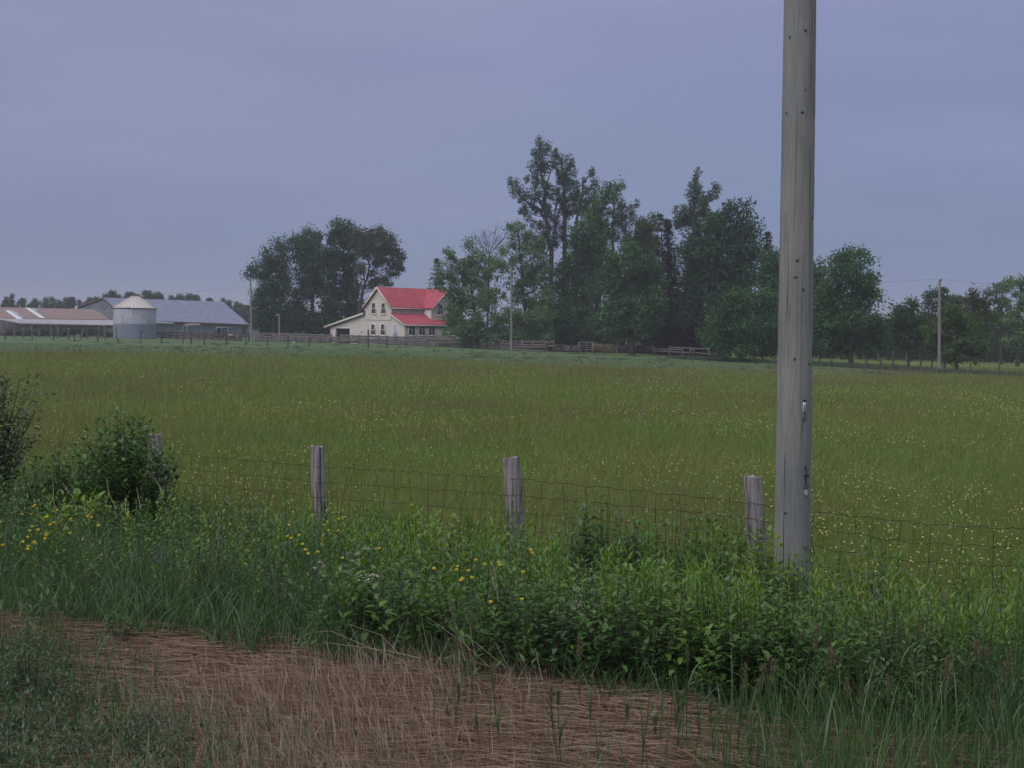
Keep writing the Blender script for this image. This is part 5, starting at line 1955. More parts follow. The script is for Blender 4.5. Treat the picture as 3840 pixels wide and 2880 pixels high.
tree('maple_tree', 'huge dense maple with a pointed leaning top, right of the poplars', 'A', 162, '1330,3060; 1330,2300; 1340,1700; 1360,1200; 1400,850',
     '''1492,668,22,26; 1430,735,65,45; 1410,820,60,58; 1390,905,85,75; 1295,975,90,70; 1355,1060,150,100; 1260,1160,180,110; 1210,1320,220,140; 1400,1290,150,140; 1050,1230,60,50; 1020,1400,90,90; 1180,1480,220,130; 1400,1480,160,130;
     1080,1640,220,130; 1320,1660,200,140; 960,1800,200,130; 1200,1830,240,140; 880,2010,220,130; 1130,2030,250,140; 1350,1980,170,140; 820,2220,220,130; 1060,2250,250,140; 800,2430,210,130; 1040,2450,250,130; 860,2640,230,110; 1100,2660,250,110; 1300,2500,200,140;
     960,2830,260,90; 1220,2840,240,90''', 'maple', 0.45, leaf=0.27, rc=0.8, per=26, dens=1.0, depth=3.5)
tree('poplar_tree', 'ragged poplar rising behind the right shoulder of the huge maple', 'A', 172, '1530,3060; 1530,1400; 1528,1100; 1530,900; 1545,760',
     '''1640,662,18,14; 1590,700,28,28; 1555,750,18,18; 1520,800,46,38; 1592,852,28,22; 1530,870,46,46; 1640,935,22,18; 1640,900,14,10; 1820,900,22,18; 1772,950,46,46; 1740,1010,46,38; 1785,1070,55,28; 1690,1060,65,46; 1600,1010,65,55; 1640,1130,80,65;
     1785,1118,26,18; 1650,1240,70,55; 1700,1320,50,55; 1540,1130,55,55; 1600,1330,60,60''', 'poplar', 0.24, leaf=0.20, rc=0.45, per=24, dens=1.15, depth=2.2, twig=2, limbs=('1530,1000; 1640,930; 1780,960; 1825,900', '1530,900; 1580,720; 1640,662'))
tree('light_green_tree', 'lighter green tree filling the gap between the huge maple and the dark spruces', 'A', 174, '1930,3060; 1930,2000; 1925,1600; 1930,1300',
     '''2030,1080,22,36; 1900,1130,55,46; 2062,1130,36,46; 1980,1190,85,55; 2085,1210,26,36; 1850,1200,80,55; 1900,1290,120,75; 1800,1350,110,75; 2000,1370,110,85; 1880,1450,150,90; 2020,1500,100,90; 1780,1500,100,90; 1900,1640,160,110; 2020,1680,100,110''',
     'bright', 0.25, leaf=0.25, rc=0.6, per=24, dens=1.0)
tree('maple_tree', 'broad maple standing in front of the others, its grey trunk clear against the picket fence', 'R3', 143, '1312,1428; 1312,1330; 1308,1200; 1300,1050; 1290,880',
     '''1290,770,55,42; 1255,845,105,70; 1370,860,90,72; 1240,960,160,90; 1450,905,55,45; 1380,1000,125,80; 1260,1100,160,100; 1430,1100,80,75; 1340,1180,165,85; 1215,1200,110,70; 1455,1210,50,45; 1400,1265,85,36; 1270,1275,110,36; 1180,1285,70,30''',
     'maple', 0.34, leaf=0.27, rc=0.75, per=26, dens=1.0, depth=3.2)
conifer('spruce_tree', 'pale-tipped dark spruce between the front maple and the big right-hand maple', 'R3', 156, (1535, 575), (1565, 1410), 215, 'needle', 0.3, 0.36, 0.32, dens=1.15)
conifer('spruce_tree', 'very dark spruce with drooping boughs behind the sagging rail fence', 'R3', 150, (1690, 690), (1690, 1415), 185, 'needle', 0.3, 0.36, 0.38, dens=1.15)
conifer('larch_tree', 'wispy pale conifer top showing above the dark spruce', 'B', 162, (310, 800), (400, 3200), 330, 'larch', 0.2, 0.95, 0.1, dens=.5, zmin=14.0)
tree('poplar_tree', 'thin poplar tip standing high above the big right-hand maple', 'R3', 158, '1715,1410; 1712,900; 1708,600; 1700,450; 1725,340',
     '''1735,287,13,20; 1725,330,18,22; 1700,372,36,36; 1748,390,18,22; 1668,412,14,26; 1720,440,36,36; 1840,392,32,26; 1808,430,36,22; 1855,430,14,9; 1690,505,22,40; 1640,502,22,22; 1580,530,18,22; 1640,545,36,28; 1770,465,36,46; 1765,530,50,46; 1715,590,70,60; 1620,600,60,50''',
     'poplar', 0.24, leaf=0.20, rc=0.42, per=24, dens=1.05, depth=2, twig=2, limbs=('1708,600; 1770,500; 1840,400', '1708,620; 1650,540; 1580,530'))
tree('maple_tree', 'massive dark maple left of the near pole, with several upright tips', 'R3', 146, '1880,1410; 1880,1200; 1880,950; 1885,760; 1890,620',
     '''1850,560,55,55; 1905,522,36,36; 1942,497,14,14; 1982,515,26,40; 2040,515,22,46; 2000,585,55,50; 2080,640,28,28; 1900,640,105,75; 1790,690,110,80; 2000,705,95,75; 1710,790,105,85; 1850,840,150,105; 2020,830,95,100; 1760,950,140,100; 1950,960,140,110;
     1850,1060,160,100; 2050,960,70,95; 1720,1090,110,90; 1960,1120,120,90; 2080,800,40,60; 1850,1200,170,90; 1700,1240,90,80; 2000,1250,110,80; 1850,1320,180,60''', 'dark_maple', 0.42, leaf=0.27, rc=0.75, per=26, dens=1.05, depth=3.5)
conifer('spruce_tree', 'narrow spruce tip against the sky just left of the near pole', 'R3', 168, (2175, 655), (2175, 1400), 125, 'needle', 0.2, 0.55, 0.2, dens=1.0)
tree('maple_tree', 'green tree mostly hidden behind the near pole', 'C', 138, '600,900; 600,700; 590,500; 580,350',
     '''520,175,46,40; 500,250,65,55; 545,330,75,75; 470,330,55,55; 600,260,70,80; 700,300,80,80; 830,250,28,36; 850,330,55,55; 880,430,80,75; 720,420,120,100; 600,480,120,100; 800,520,100,90; 650,600,140,100; 830,640,80,90; 620,720,130,80; 800,760,90,70''',
     'maple', 0.3, leaf=0.26, rc=0.72, per=25, dens=1.0)
tree('apple_tree', 'low rounded tree with foliage almost to the ground, left of the near pole', 'C', 124, '318,893; 318,820; 325,720; 340,600',
     '''305,470,85,50; 225,555,100,72; 380,555,120,82; 480,500,82,72; 180,670,90,75; 320,670,130,92; 460,660,100,92; 250,775,115,60; 420,785,120,60; 150,760,60,50; 330,830,150,26; 520,780,60,70''', 'maple', 0.26, leaf=0.22, rc=0.6, per=26, dens=1.15, depth=2.4)
tree('maple_tree', 'well shaped maple with a stepped top, first tree right of the near pole', 'D', 122, '612,1508; 606,1400; 604,1200; 610,900; 630,600; 650,350',
     '''600,130,62,32; 720,160,62,42; 640,205,82,42; 765,242,60,32; 430,245,52,42; 500,230,42,36; 560,290,100,52; 720,310,52,30; 420,335,110,52; 620,380,110,62; 800,412,82,42; 855,440,42,36; 400,470,150,82; 650,500,140,72; 800,540,82,52; 350,630,160,92; 600,650,185,100;
     830,640,100,82; 900,725,50,80; 300,800,160,100; 560,820,200,110; 800,850,130,100; 320,980,170,100; 600,1000,220,110; 850,1030,120,110; 950,1150,90,110; 400,1150,190,100; 700,1170,200,100; 985,1250,80,50; 550,1275,200,50; 280,1260,110,60; 830,1270,120,60''',
     'maple', 0.27, leaf=0.23, rc=0.6, per=26, dens=0.95, depth=2.8)
tree('ash_tree', 'slim dusky ash between the stepped maple and the power pole by the lane', 'D', 118, '1292,1545; 1292,1400; 1294,1200; 1300,950',
     '''1290,740,52,32; 1145,830,60,42; 1230,820,52,42; 1390,815,72,52; 1200,900,110,70; 1380,920,90,72; 1130,1000,110,82; 1290,1040,140,82; 1440,1040,90,92; 1200,1150,120,52; 1400,1140,100,62; 1140,1235,100,50; 1300,1240,110,52; 1440,1260,82,52; 1250,960,80,60''',
     'ash', 0.15, leaf=0.22, rc=0.55, per=22, dens=0.85)
tree('ash_tree', 'airy ash with sky showing through, directly behind the pole by the lane', 'E', 152, '690,1470; 690,1100; 690,850; 655,650',
     '''640,468,46,44; 520,520,80,50; 440,610,52,44; 480,680,70,50; 680,560,82,62; 800,590,100,62; 850,650,90,72; 560,745,60,40; 700,700,120,70; 620,850,90,46; 850,760,90,72; 480,850,60,50; 760,850,110,70; 900,880,80,80; 420,740,40,60''', 'ash', 0.2, leaf=0.24, rc=0.55, per=22, dens=0.8)
tree('young_maple_tree', 'bright yellow-green young maple beside the lane, right of the power pole', 'E', 111, '838,1572; 836,1450; 832,1250; 826,1050; 812,850',
     '''800,745,82,46; 760,820,100,54; 900,870,100,54; 1010,862,62,34; 1115,900,44,54; 700,930,120,52; 850,960,140,62; 1050,960,82,54; 520,1032,100,42; 650,1060,110,52; 850,1070,140,62; 1080,1080,72,42; 560,1130,120,52; 750,1180,130,62; 950,1180,110,52;
     1180,1180,95,32; 1230,1250,52,32; 550,1240,100,42; 800,1290,130,52; 1050,1270,110,42; 700,1375,110,34; 880,1385,82,34; 1100,1340,100,34''', 'bright', 0.17, leaf=0.22, rc=0.5, per=26, dens=0.95, depth=1.9)
tree('oak_tree', 'rusty-tinged tree right of the bright young maple, at the wood edge', 'E', 148, '1100,1480; 1100,1100; 1100,800; 1090,620',
     '''1080,508,52,28; 1050,570,52,32; 1080,645,100,52; 1190,650,90,62; 1130,740,120,62; 1200,820,110,72; 1150,940,100,92; 1050,820,80,80; 1010,640,40,40''', 'rusty', 0.2, leaf=0.25, rc=0.55, per=24, dens=0.95)
tree('ash_tree', 'tall open ash at the wood edge, second from the right border', 'E', 150, '1420,1490; 1412,1100; 1415,900; 1440,620',
     '''1260,488,52,32; 1300,548,82,42; 1470,420,100,50; 1540,358,16,18; 1450,500,110,50; 1585,430,50,42; 1600,540,50,34; 1400,600,90,42; 1500,650,100,50; 1420,720,50,50; 1565,730,50,50; 1380,850,100,82; 1300,960,110,90; 1480,900,80,80''',
     'elder', 0.2, leaf=0.25, rc=0.55, per=22, dens=0.85)
tree('ash_tree', 'rightmost tree of the wood edge, with open sprays at its top', 'E', 140, '1640,1490; 1650,1100; 1665,800; 1680,500',
     '''1690,340,46,36; 1660,402,46,36; 1705,500,52,52; 1720,430,46,46; 1690,612,46,44; 1720,720,72,62; 1650,800,100,72; 1600,950,130,82; 1700,1050,100,92; 1600,1150,140,92; 1800,620,80,120; 1820,900,90,150''', 'elder', 0.22, leaf=0.24, rc=0.55, per=22, dens=0.9)

# --- underwood beneath the tall trees
sap = []


def bush(name, label, reg, Y, lobes, mat, leaf, rc, per, dens, group=None, cat='bush', depth=1.0):
    lob = [(*to_src(reg, q[0], q[1]), q[2] / REG[reg][2], q[3] / REG[reg][2]) for q in parse(lobes)]
    xs = np.mean([l[0] for l in lob])
    base = base_pt(xs, Y)
    root = thing(name, base, label, cat, group)
    pts, cen, szs = crown_points(lob, Y, depth, dens, rc)
    mb = MB()
    for c, pp in zip(cen, pts):
        b = base + [(c[0] - base[0]) * .6, (c[1] - base[1]) * .6, -.1]
        q = limb_curve(b, c, 0, 4)
        mb.tube(q, np.linspace(.05, .015, 4), 5)
        for z in pp[:3]:
            mb.tube(limb_curve(q[2], z, 0, 3), [.02, .015, .008], 4)
    mb.build('branch', M['bark'], root)
    acc = Acc()
    clump_leaves(acc, np.vstack(pts), rc, leaf, per)
    acc.build('foliage', M[mat], root)
    return root


bush('bush', 'low leafy bush behind the slatted fence, right of the bare pole', 'R3', 156, '580,1330,50,60; 640,1340,60,60; 700,1330,60,70; 760,1330,60,70; 530,1290,50,60; 600,1230,70,80; 690,1220,80,90; 760,1200,70,100; 520,1200,50,70', 'elder', 0.2, 0.5, 24, 1.0)
bush('bush', 'shadowy bush under the huge maple behind the metal gate', 'R3', 158, '850,1330,80,60; 960,1340,90,60; 1070,1340,80,60; 1170,1330,70,60; 900,1250,90,60; 1060,1260,100,60', 'dark_maple', 0.22, 0.55, 24, 1.0)
bush('bush', 'dark bush between the plank fence and the maples left of the house', 'L', 192, '200,1010,110,100; 330,960,90,110; 520,960,80,150; 560,1040,120,80; 480,860,60,90; 780,1010,120,120; 830,900,70,120; 1060,960,90,150; 400,1060,120,70; 700,1060,140,70', 'dark_maple', 0.22, 0.55, 24, 1.0)
for k, (lb, lo) in enumerate((('dark bush in front of the open shed, nearest its boarded end', '68,1252,16,9; 90,1250,14,9; 108,1249,16,10'),
                              ('small dark bush in the middle of the shed front', '135,1250,12,10; 160,1243,14,12; 178,1250,16,10; 150,1253,20,8'),
                              ('tallest dark bush in the shed front', '215,1250,20,10; 262,1242,18,13; 283,1243,18,13; 245,1252,22,8'),
                              ('wide dark bush by the shed, closest to the round bin', '318,1250,24,12; 342,1246,20,13; 370,1250,20,11; 395,1255,16,9; 415,1257,10,7'))):
    bush('bush', lb, 'S', 192, lo, 'far_leaf', 0.2, 0.3, 26, 1.4, 'bushes in front of the shed', depth=.5)

# far wood behind the barns and behind the right-hand trees: individual trees from four prototypes


def far_proto(h, wd, seed, mat, lean):
    g = rng
    o = thing('far_tree', (0, 0, 0), 'dark tree in the distant wood beyond the barns', 'tree', 'trees of the distant wood')
    MB().tube([[0, 0, -.5], [0, 0, h * .5], [lean * h, 0, h * .96]], [.2, .14, .03], 5).build('trunk', M['bark'], o)
    n = 95
    zf = g.uniform(0.08, 1.0, n)
    rad = wd * np.sin(np.clip(zf, 0, 1) ** 0.75 * math.pi * 0.97) ** 0.7 * g.uniform(.2, 1, n)
    a = g.uniform(0, 6.28, n)
    pts = np.stack([rad * np.cos(a) + lean * h * zf ** 2, rad * np.sin(a), zf * h], 1)
    acc = Acc()
    clump_leaves(acc, pts, .55, .34, 14, flat=1.1)
    acc.build('crown', M[mat], o)
    return o


protos = [far_proto(9.5, 1.6, 1, 'far_leaf', .05), far_proto(9.5, 2.6, 2, 'far_leaf', .02), far_proto(9.5, 1.2, 3, 'poplar', .08), far_proto(9.5, 3.2, 4, 'far_leaf', 0)]
used = set()


def far_tree(k, sx, sy_top, Y, label, group):
    b = base_pt(sx, Y)
    h = W(sx, sy_top, Y)[2] - b[2]
    s = h / 9.5
    wd = rng.uniform(.9, 1.25)
    if k not in used:
        used.add(k)
        o = protos[k]
        o.location = b
        o.rotation_euler = (0, 0, rng.uniform(-.5, .5))
        o.scale = (s * wd, s * wd, s)
        o['label'] = label
        o['group'] = group
    else:
        copy_tree(protos[k], b, rng.uniform(-.5, .5), (s * wd, s * wd, s), label, group)


prof = [(-80, 1125), (20, 1118), (30, 1108), (60, 1130), (80, 1120), (120, 1135), (140, 1125), (170, 1120), (200, 1117), (230, 1128), (250, 1118), (270, 1120), (300, 1127), (330, 1117), (355, 1115), (385, 1107), (410, 1097), (440, 1106),
        (465, 1102), (485, 1098), (510, 1108), (545, 1096), (560, 1104), (575, 1102), (600, 1104), (630, 1122), (645, 1115), (660, 1108), (680, 1112), (700, 1108), (718, 1112), (735, 1110), (780, 1122), (840, 1124), (855, 1130), (870, 1138),
        (890, 1136), (905, 1142), (920, 1148), (935, 1150), (960, 1160), (985, 1165), (1010, 1170)]
for q, (sx, sy) in enumerate(prof):
    far_tree(int(rng.integers(0, 3)) if sy < 1112 else int(rng.integers(0, 4)), sx + rng.uniform(-4, 4), sy + rng.uniform(-3, 3), 330 + rng.uniform(-12, 12), 'dark tree in the distant wood beyond the barns', 'trees of the distant wood')
for q, sx in enumerate(np.arange(-60, 1020, 34)):
    far_tree(int(rng.choice([1, 3])), sx + rng.uniform(-8, 8), 1148 + rng.uniform(-6, 6) + (18 if sx > 840 else 0), 316 + rng.uniform(-6, 6), 'dark tree in the distant wood beyond the barns', 'trees of the distant wood')
for q, sx in enumerate(np.arange(3010, 4000, 30)):
    far_tree(int(rng.choice([1, 3])), sx + rng.uniform(-10, 10), 1195 + rng.uniform(-22, 14), 172 + rng.uniform(-8, 8), 'dark tree in the wood behind the lane fence', 'trees of the wood behind the lane')
for q, sx in enumerate(np.arange(2990, 4000, 34)):
    far_tree(int(rng.choice([1, 3])), sx + rng.uniform(-10, 10), 1262 + rng.uniform(-12, 10), 160 + rng.uniform(-4, 4), 'dark tree in the wood behind the lane fence', 'trees of the wood behind the lane')
for q, sx in enumerate(np.arange(1990, 3000, 40)):
    far_tree(int(rng.choice([1, 3])), sx + rng.uniform(-10, 10), 1150 + rng.uniform(-40, 40), 188 + rng.uniform(-6, 6), 'dark tree in the wood behind the tall maples', 'trees of the wood behind the maples')

# ---------------------------------------------------------------- meadow


def gpts(x, y):
    return np.stack([x, y, gz(x, y)], 1)


def sample_field(n, y0, y1, power, wid=0.40, pad=1.2):
    """points over the view wedge, denser close by"""
    u = rng.uniform(0, 1, n)
    e = 2.0 - power
    y = (y0 ** e + u * (y1 ** e - y0 ** e)) ** (1 / e)
    x = rng.uniform(-1, 1, n) * (wid * y + pad)
    return x, y


def clumpy(x, y, s, seed):
    r = np.random.default_rng(seed)
    v = 0
    for k in range(6):
        a, b, c = r.normal(0, 1 / s, 2), r.uniform(0, 6.28), 1.0
        v = v + np.sin(a[0] * x * 3 + a[1] * y * 3 + b)
    return v / 6


def build_meadow():
    x, y = sample_field(560000, 9.5, 128, 2.0 - 0.45)
    keep = y > YF(x) - 0.5
    x, y = x[keep], y[keep]
    lane_y = np.interp(x, LANE[:, 0], LANE[:, 1], left=400, right=LANE[-1, 1])
    near_l = (np.abs(y - lane_y) < 2.2)
    far = ss(86, 102, y + 5 * np.sin(x * 0.11) + 3 * np.sin(x * 0.31 + 1))
    far = far * (1 - ss(8, 16, x) * ss(-1, 3, y - lane_line(x)))
    k2 = (~near_l) & (rng.random(len(x)) > far * 0.55)
    x, y, far = x[k2], y[k2], far[k2]
    n = len(x)
    cl = clumpy(x, y, 1.4, 3) + 0.6 * clumpy(x, y, 6.0, 5)
    h = np.clip((0.25 + 0.06 * cl) * rng.uniform(.55, 1.35, n), .08, .5) * (1 - 0.55 * far)
    w = 0.0042 * (np.maximum(y, 10) / 10.5) ** 0.72 * rng.uniform(.7, 1.4, n)
    az = rng.normal(0.3, 1.3, n)
    tint = np.clip(rng.beta(4, 4.2, n) + 0.10 * cl + .22 * clumpy(x, y, 11, 41), 0, 1)
    for nm, sel, mt in (('meadow_grass', far < 0.5, 'meadow'), ('pasture_grass', far >= 0.5, 'pasture')):
        acc = Acc()
        nr = sel & (y < 26)
        fr = sel & (y >= 26)
        for q, sg in ((nr, 3), (fr, 2)):
            if q.any():
                acc.blades(gpts(x[q], y[q]) - [0, 0, .01], h[q], w[q], az[q], np.abs(rng.normal(.5, .35, q.sum())), tint[q], sg, rng.uniform(0, 3.14, q.sum()))
        tag(acc.build(nm, M[mt]), kind='stuff')
    # taller flowering stems with brownish heads
    x, y = sample_field(75000, 9.8, 100, 1.5)
    k = (y > YF(x)) & (rng.random(len(x)) < np.clip(.2 + 1.5 * clumpy(x, y, 5, 77) + clumpy(x, y, 17, 78), .05, 1))
    x, y = x[k], y[k]
    n = len(x)
    P = gpts(x, y)
    h = rng.uniform(.38, .62, n)
    acc = Acc()
    acc.blades(P, h, 0.0028 * (y / 10) ** .75, rng.normal(.3, 1, n), rng.uniform(.05, .3, n), rng.uniform(0, 1, n), 3, rng.uniform(0, 3.14, n))
    tag(acc.build('meadow_seed_stems', M['seedstem']), kind='stuff')
    # weed tufts in the short pasture
    acc = Acc()
    for sx, sy in [(rng.uniform(100, 3500), 0) for _ in range(170)]:
        Y = rng.uniform(92, 150)
        p = base_pt(sx, Y)
        r = rng.uniform(.15, .55)
        m_ = int(26 * r / .4) + 8
        q = p + np.stack([rng.normal(0, r * .6, m_), rng.normal(0, r * .6, m_), np.zeros(m_)], 1)
        acc.blades(q, rng.uniform(.12, .32, m_) * (.6 + r), 0.035, rng.uniform(0, 6.28, m_), rng.uniform(.2, .9, m_), rng.uniform(0, .5, m_), 2)
    tag(acc.build('pasture_weeds', M['weedtuft']), kind='stuff')
    # long grass on both verges of the lane
    acc = Acc()
    t = rng.uniform(0, 59, 17000)
    i0 = t.astype(int)
    c = LANE[i0] + (LANE[np.minimum(i0 + 1, 59)] - LANE[i0]) * (t - i0)[:, None]
    side = np.where(rng.random(len(t)) < .72, -1, 1)
    off = side * rng.uniform(1.7, 3.6, len(t))
    d = unit(LANE[-1] - LANE[0])
    nrm = np.array([-d[1], d[0]])
    P = c.copy()
    P[:, :2] += off[:, None] * nrm
    P[:, 2] = gz(P[:, 0], P[:, 1])
    acc.blades(P, rng.uniform(.2, .5, len(t)) * np.where(side < 0, 1.1, .6), .032, rng.uniform(0, 6.28, len(t)), rng.uniform(.1, .5, len(t)), rng.uniform(0, .6, len(t)), 2)
    tag(acc.build('verge_grass', M['weedtuft']), kind='stuff')


M['seedstem'] = mat_leaf('seed_stem', two((0.110, 0.090, 0.045), (0.150, 0.120, 0.065), (0.20, 0.150, 0.095)), 0.3, 0.03)
M['weedtuft'] = mat_leaf('pasture_weed_leaf', two((0.032, 0.062, 0.036), (0.050, 0.088, 0.050), (0.07, 0.11, 0.06)), 0.25, 0.05)
build_meadow()


def flower_heads(acc, P, r, tint, petals=5, tilt=.5):
    """small open cups: one ring of petals around a centre"""
    n = len(P)
    up = unit(rdir(n) * tilt + [0, -.25, 1])
    ax = unit(np.cross(up, rdir(n)))
    ay = np.cross(up, ax)
    for k in range(petals):
        a = k / petals * 2 * math.pi
        d = unit(ax * math.cos(a) + ay * math.sin(a) + up * .45)
        acc.rhombs(P, d, up, r, r * 1.05, tint)


def build_meadow_flowers():
    for nm, n, mt, r0, seed, bias in (('meadow_buttercups', 34000, 'pale', .0120, 11, .0), ('meadow_daisies', 15000, 'palewhite', .0098, 23, .2)):
        x, y = sample_field(n, 10.0, 112, 1.42)
        cl = clumpy(x, y, 2.2, seed) + .7 * clumpy(x, y, 8, seed + 1) + 0.25 * np.clip(x / (0.4 * y), -1, 1) * (1 if bias == 0 else -.2)
        k = (y > YF(x) + .2) & (rng.random(len(x)) < np.clip(.26 + cl * 1.7, .04, 1) * (1 - ss(78, 108, y)))
        x, y = x[k], y[k]
        P = gpts(x, y)
        P[:, 2] += rng.uniform(.24, .46, len(x))
        acc = Acc()
        flower_heads(acc, P, r0 * rng.uniform(.7, 1.3, len(x)) * np.clip(y / 22, 1, 2.2) ** .6, rng.uniform(0, 1, len(x)), 4)
        g = P.copy()
        g[:, 2] = gz(x, y)
        nr = y < 24
        acc2 = Acc()
        acc2.stems(g[nr], P[nr], .0016, .0012, rng.uniform(0, 1, nr.sum()))
        tag(acc.build(nm, M[mt]), kind='stuff')
        tag(acc2.build(nm.replace('meadow_', 'meadow_stems_of_'), M['meadow']), kind='stuff')


M['palewhite'] = mat_leaf('pale_cream_petal', two((0.34, 0.34, 0.21), (0.42, 0.42, 0.30), (0.48, 0.48, 0.38)), 0.3, 0.03)
build_meadow_flowers()

# ---------------------------------------------------------------- roadside: straw, grass, weeds


def band_pts(n, t0, t1, x0=None, x1=None, dens=None):
    """points between the straw edge (t=0) and the fence (t=1)"""
    out = []
    tot = 0
    while tot < n:
        x = rng.uniform(-6.4, 4.6, n * 3)
        t = rng.uniform(t0, t1, n * 3)
        y = YB(x) + (YF(x) - YB(x)) * t
        k = (np.abs(x) < .40 * y + .5)
        if x0 is not None:
            k &= x > x0
        if x1 is not None:
            k &= x < x1
        k &= rng.random(n * 3) < (YF(x) - YB(x)) / 9.0
        if dens is not None:
            k &= rng.random(n * 3) < dens(x, y, t)
        out.append(np.stack([x, y, gz(x, y)], 1)[k])
        tot += k.sum()
    return np.vstack(out)[:n]


def tband(x, y):
    return (y - YB(x)) / (YF(x) - YB(x))


def build_straw():
    n = 85000
    y = rng.uniform(4.6, 10.6, n)
    x = rng.uniform(-1, 1, n) * (.4 * y + .4)
    yb = YB(x) + .16 * np.sin(x * 3.1) + .1 * np.sin(x * 7.7 + 1) + rng.normal(0, .08, n)
    k = (y < yb)
    x, y = x[k], y[k]
    n = len(x)
    P = gpts(x, y)
    cl = clumpy(x, y, .8, 9)
    P[:, 2] += np.abs(rng.normal(0, .014, n)) + .01 + .02 * np.clip(cl, 0, 1)
    az = -0.32 + .55 * clumpy(x, y, .55, 91) + rng.normal(0, .34, n) + np.where(rng.random(n) < .22, rng.uniform(-1.5, 1.5, n), 0) + np.where(rng.random(n) < .5, math.pi, 0)
    D = np.stack([np.cos(az), np.sin(az), rng.normal(.0, .07, n)], 1)
    acc = Acc()
    L = rng.uniform(.06, .30, n)
    S = np.stack([-np.sin(az), np.cos(az), 0 * az], 1)
    w = rng.uniform(.0009, .0022, n)
    # a straw: a thin bent strip
    bend = rng.normal(0, .05, n)
    p0, p1, p2 = P, P + D * (L / 2)[:, None] + S * (bend * L)[:, None] + [0, 0, .006], P + D * L[:, None]
    U = np.array([0, 0, 1.0])
    T = unit(S * .8 + U * rng.uniform(.2, 1.0, (n, 1)))
    V = np.stack([p0 - T * w[:, None], p0 + T * w[:, None], p1 - T * w[:, None], p1 + T * w[:, None], p2 - T * w[:, None], p2 + T * w[:, None]], 1).reshape(-1, 3)
    b = np.arange(n) * 6
    Q = np.vstack([np.stack([b, b + 1, b + 3, b + 2], 1), np.stack([b + 2, b + 3, b + 5, b + 4], 1)])
    acc._put(V, None, Q, np.repeat(np.arange(n), 6), np.clip(rng.beta(1.6, 2.4, n) + .12 * cl, 0, 1))
    tag(acc.build('straw', M['straw']), kind='stuff')


build_straw()


def sel_px(P):
    """pixel position of world points"""
    d = np.asarray(P) - CAM
    zf = d @ _fw
    u, v = d @ _ri / zf, d @ _up / zf
    u, v = u * math.cos(ROLL) + v * math.sin(ROLL), -u * math.sin(ROLL) + v * math.cos(ROLL)
    return 1920 + u * FPX, 1440 - v * FPX


def build_dry_grass():
    # standing dead grass in the near middle
    n = 34000
    y = rng.uniform(4.8, 7.9, n)
    x = rng.uniform(-2.4, 1.9, n)
    px, py = sel_px(gpts(x, y))
    c = np.exp(-((px - 1200 + (py - 2700) * .35) / 620) ** 2) * ss(2440, 2640, py + .1 * (px - 1200))
    k = rng.random(n) < c * .8
    x, y = x[k], y[k]
    n = len(x)
    acc = Acc()
    acc.blades(gpts(x, y), rng.uniform(.07, .26, n), rng.uniform(.0022, .0040, n), rng.normal(2.9, .9, n), rng.uniform(.05, .75, n), np.clip(rng.beta(2, 1.9, n) + .08, 0, 1), 2)
    tag(acc.build('dry_grass', M['drystem']), kind='stuff')


build_dry_grass()


def build_green_grass():
    acc = Acc()
    # thick arching grass along the foot of the weeds, tallest on the left
    P = band_pts(15500, -.05, .55, dens=lambda x, y, t: np.where(x < -.6, np.clip(1.35 - t * 3.0, .12, 1), np.where(x < 1.1, np.clip(.9 - t * 3.2, .10, 1), np.clip(.8 - t * 1.6, .10, 1))))
    n = len(P)
    t = tband(P[:, 0], P[:, 1])
    P[:, 1] += .10 * np.sin(P[:, 0] * 9)
    h = rng.uniform(.18, .44, n) * np.where(P[:, 0] < -.4, 1.0, .85) * (.75 + .5 * ss(0, .2, t))
    acc.blades(P, h, rng.uniform(.004, .0085, n), rng.uniform(0, 6.28, n), np.abs(rng.normal(.52, .36, n)), rng.beta(1.5, 1.9, n), 5)
    # bottom-left green patch and bottom-right tall grass, in front of the straw
    n = 30000
    y = rng.uniform(4.7, 8.6, n)
    x = rng.uniform(-3.6, 3.6, n)
    px, py = sel_px(gpts(x, y))
    left = np.clip(1.35 - px / (320 + 1.0 * np.clip(py - 2350, 0, 600)), 0, 1) * ss(2330, 2480, py) * .9
    low = ss(2740, 2860, py) * np.clip(1 - np.abs(px - 500) / 700, 0, 1) * .9
    right = (ss(2250, 2750, px) * .26 + ss(2650, 3100, px) * .45) * ss(2600, 2760, py + .12 * (px - 2800))
    bot = ss(2800, 2980, py) * .16
    k = rng.random(n) < np.maximum.reduce([left, low, right, bot])
    x, y, px = x[k], y[k], px[k]
    n = len(x)
    h = np.where(px > 2000, rng.uniform(.18, .50, n), rng.uniform(.08, .26, n))
    acc.blades(gpts(x, y), h, rng.uniform(.003, .0068, n), rng.uniform(0, 6.28, n), np.abs(rng.normal(.26, .24, n)), rng.beta(2, 2.0, n), 5)
    tag(acc.build('roadside_grass', M['verge']), kind='stuff')


build_green_grass()


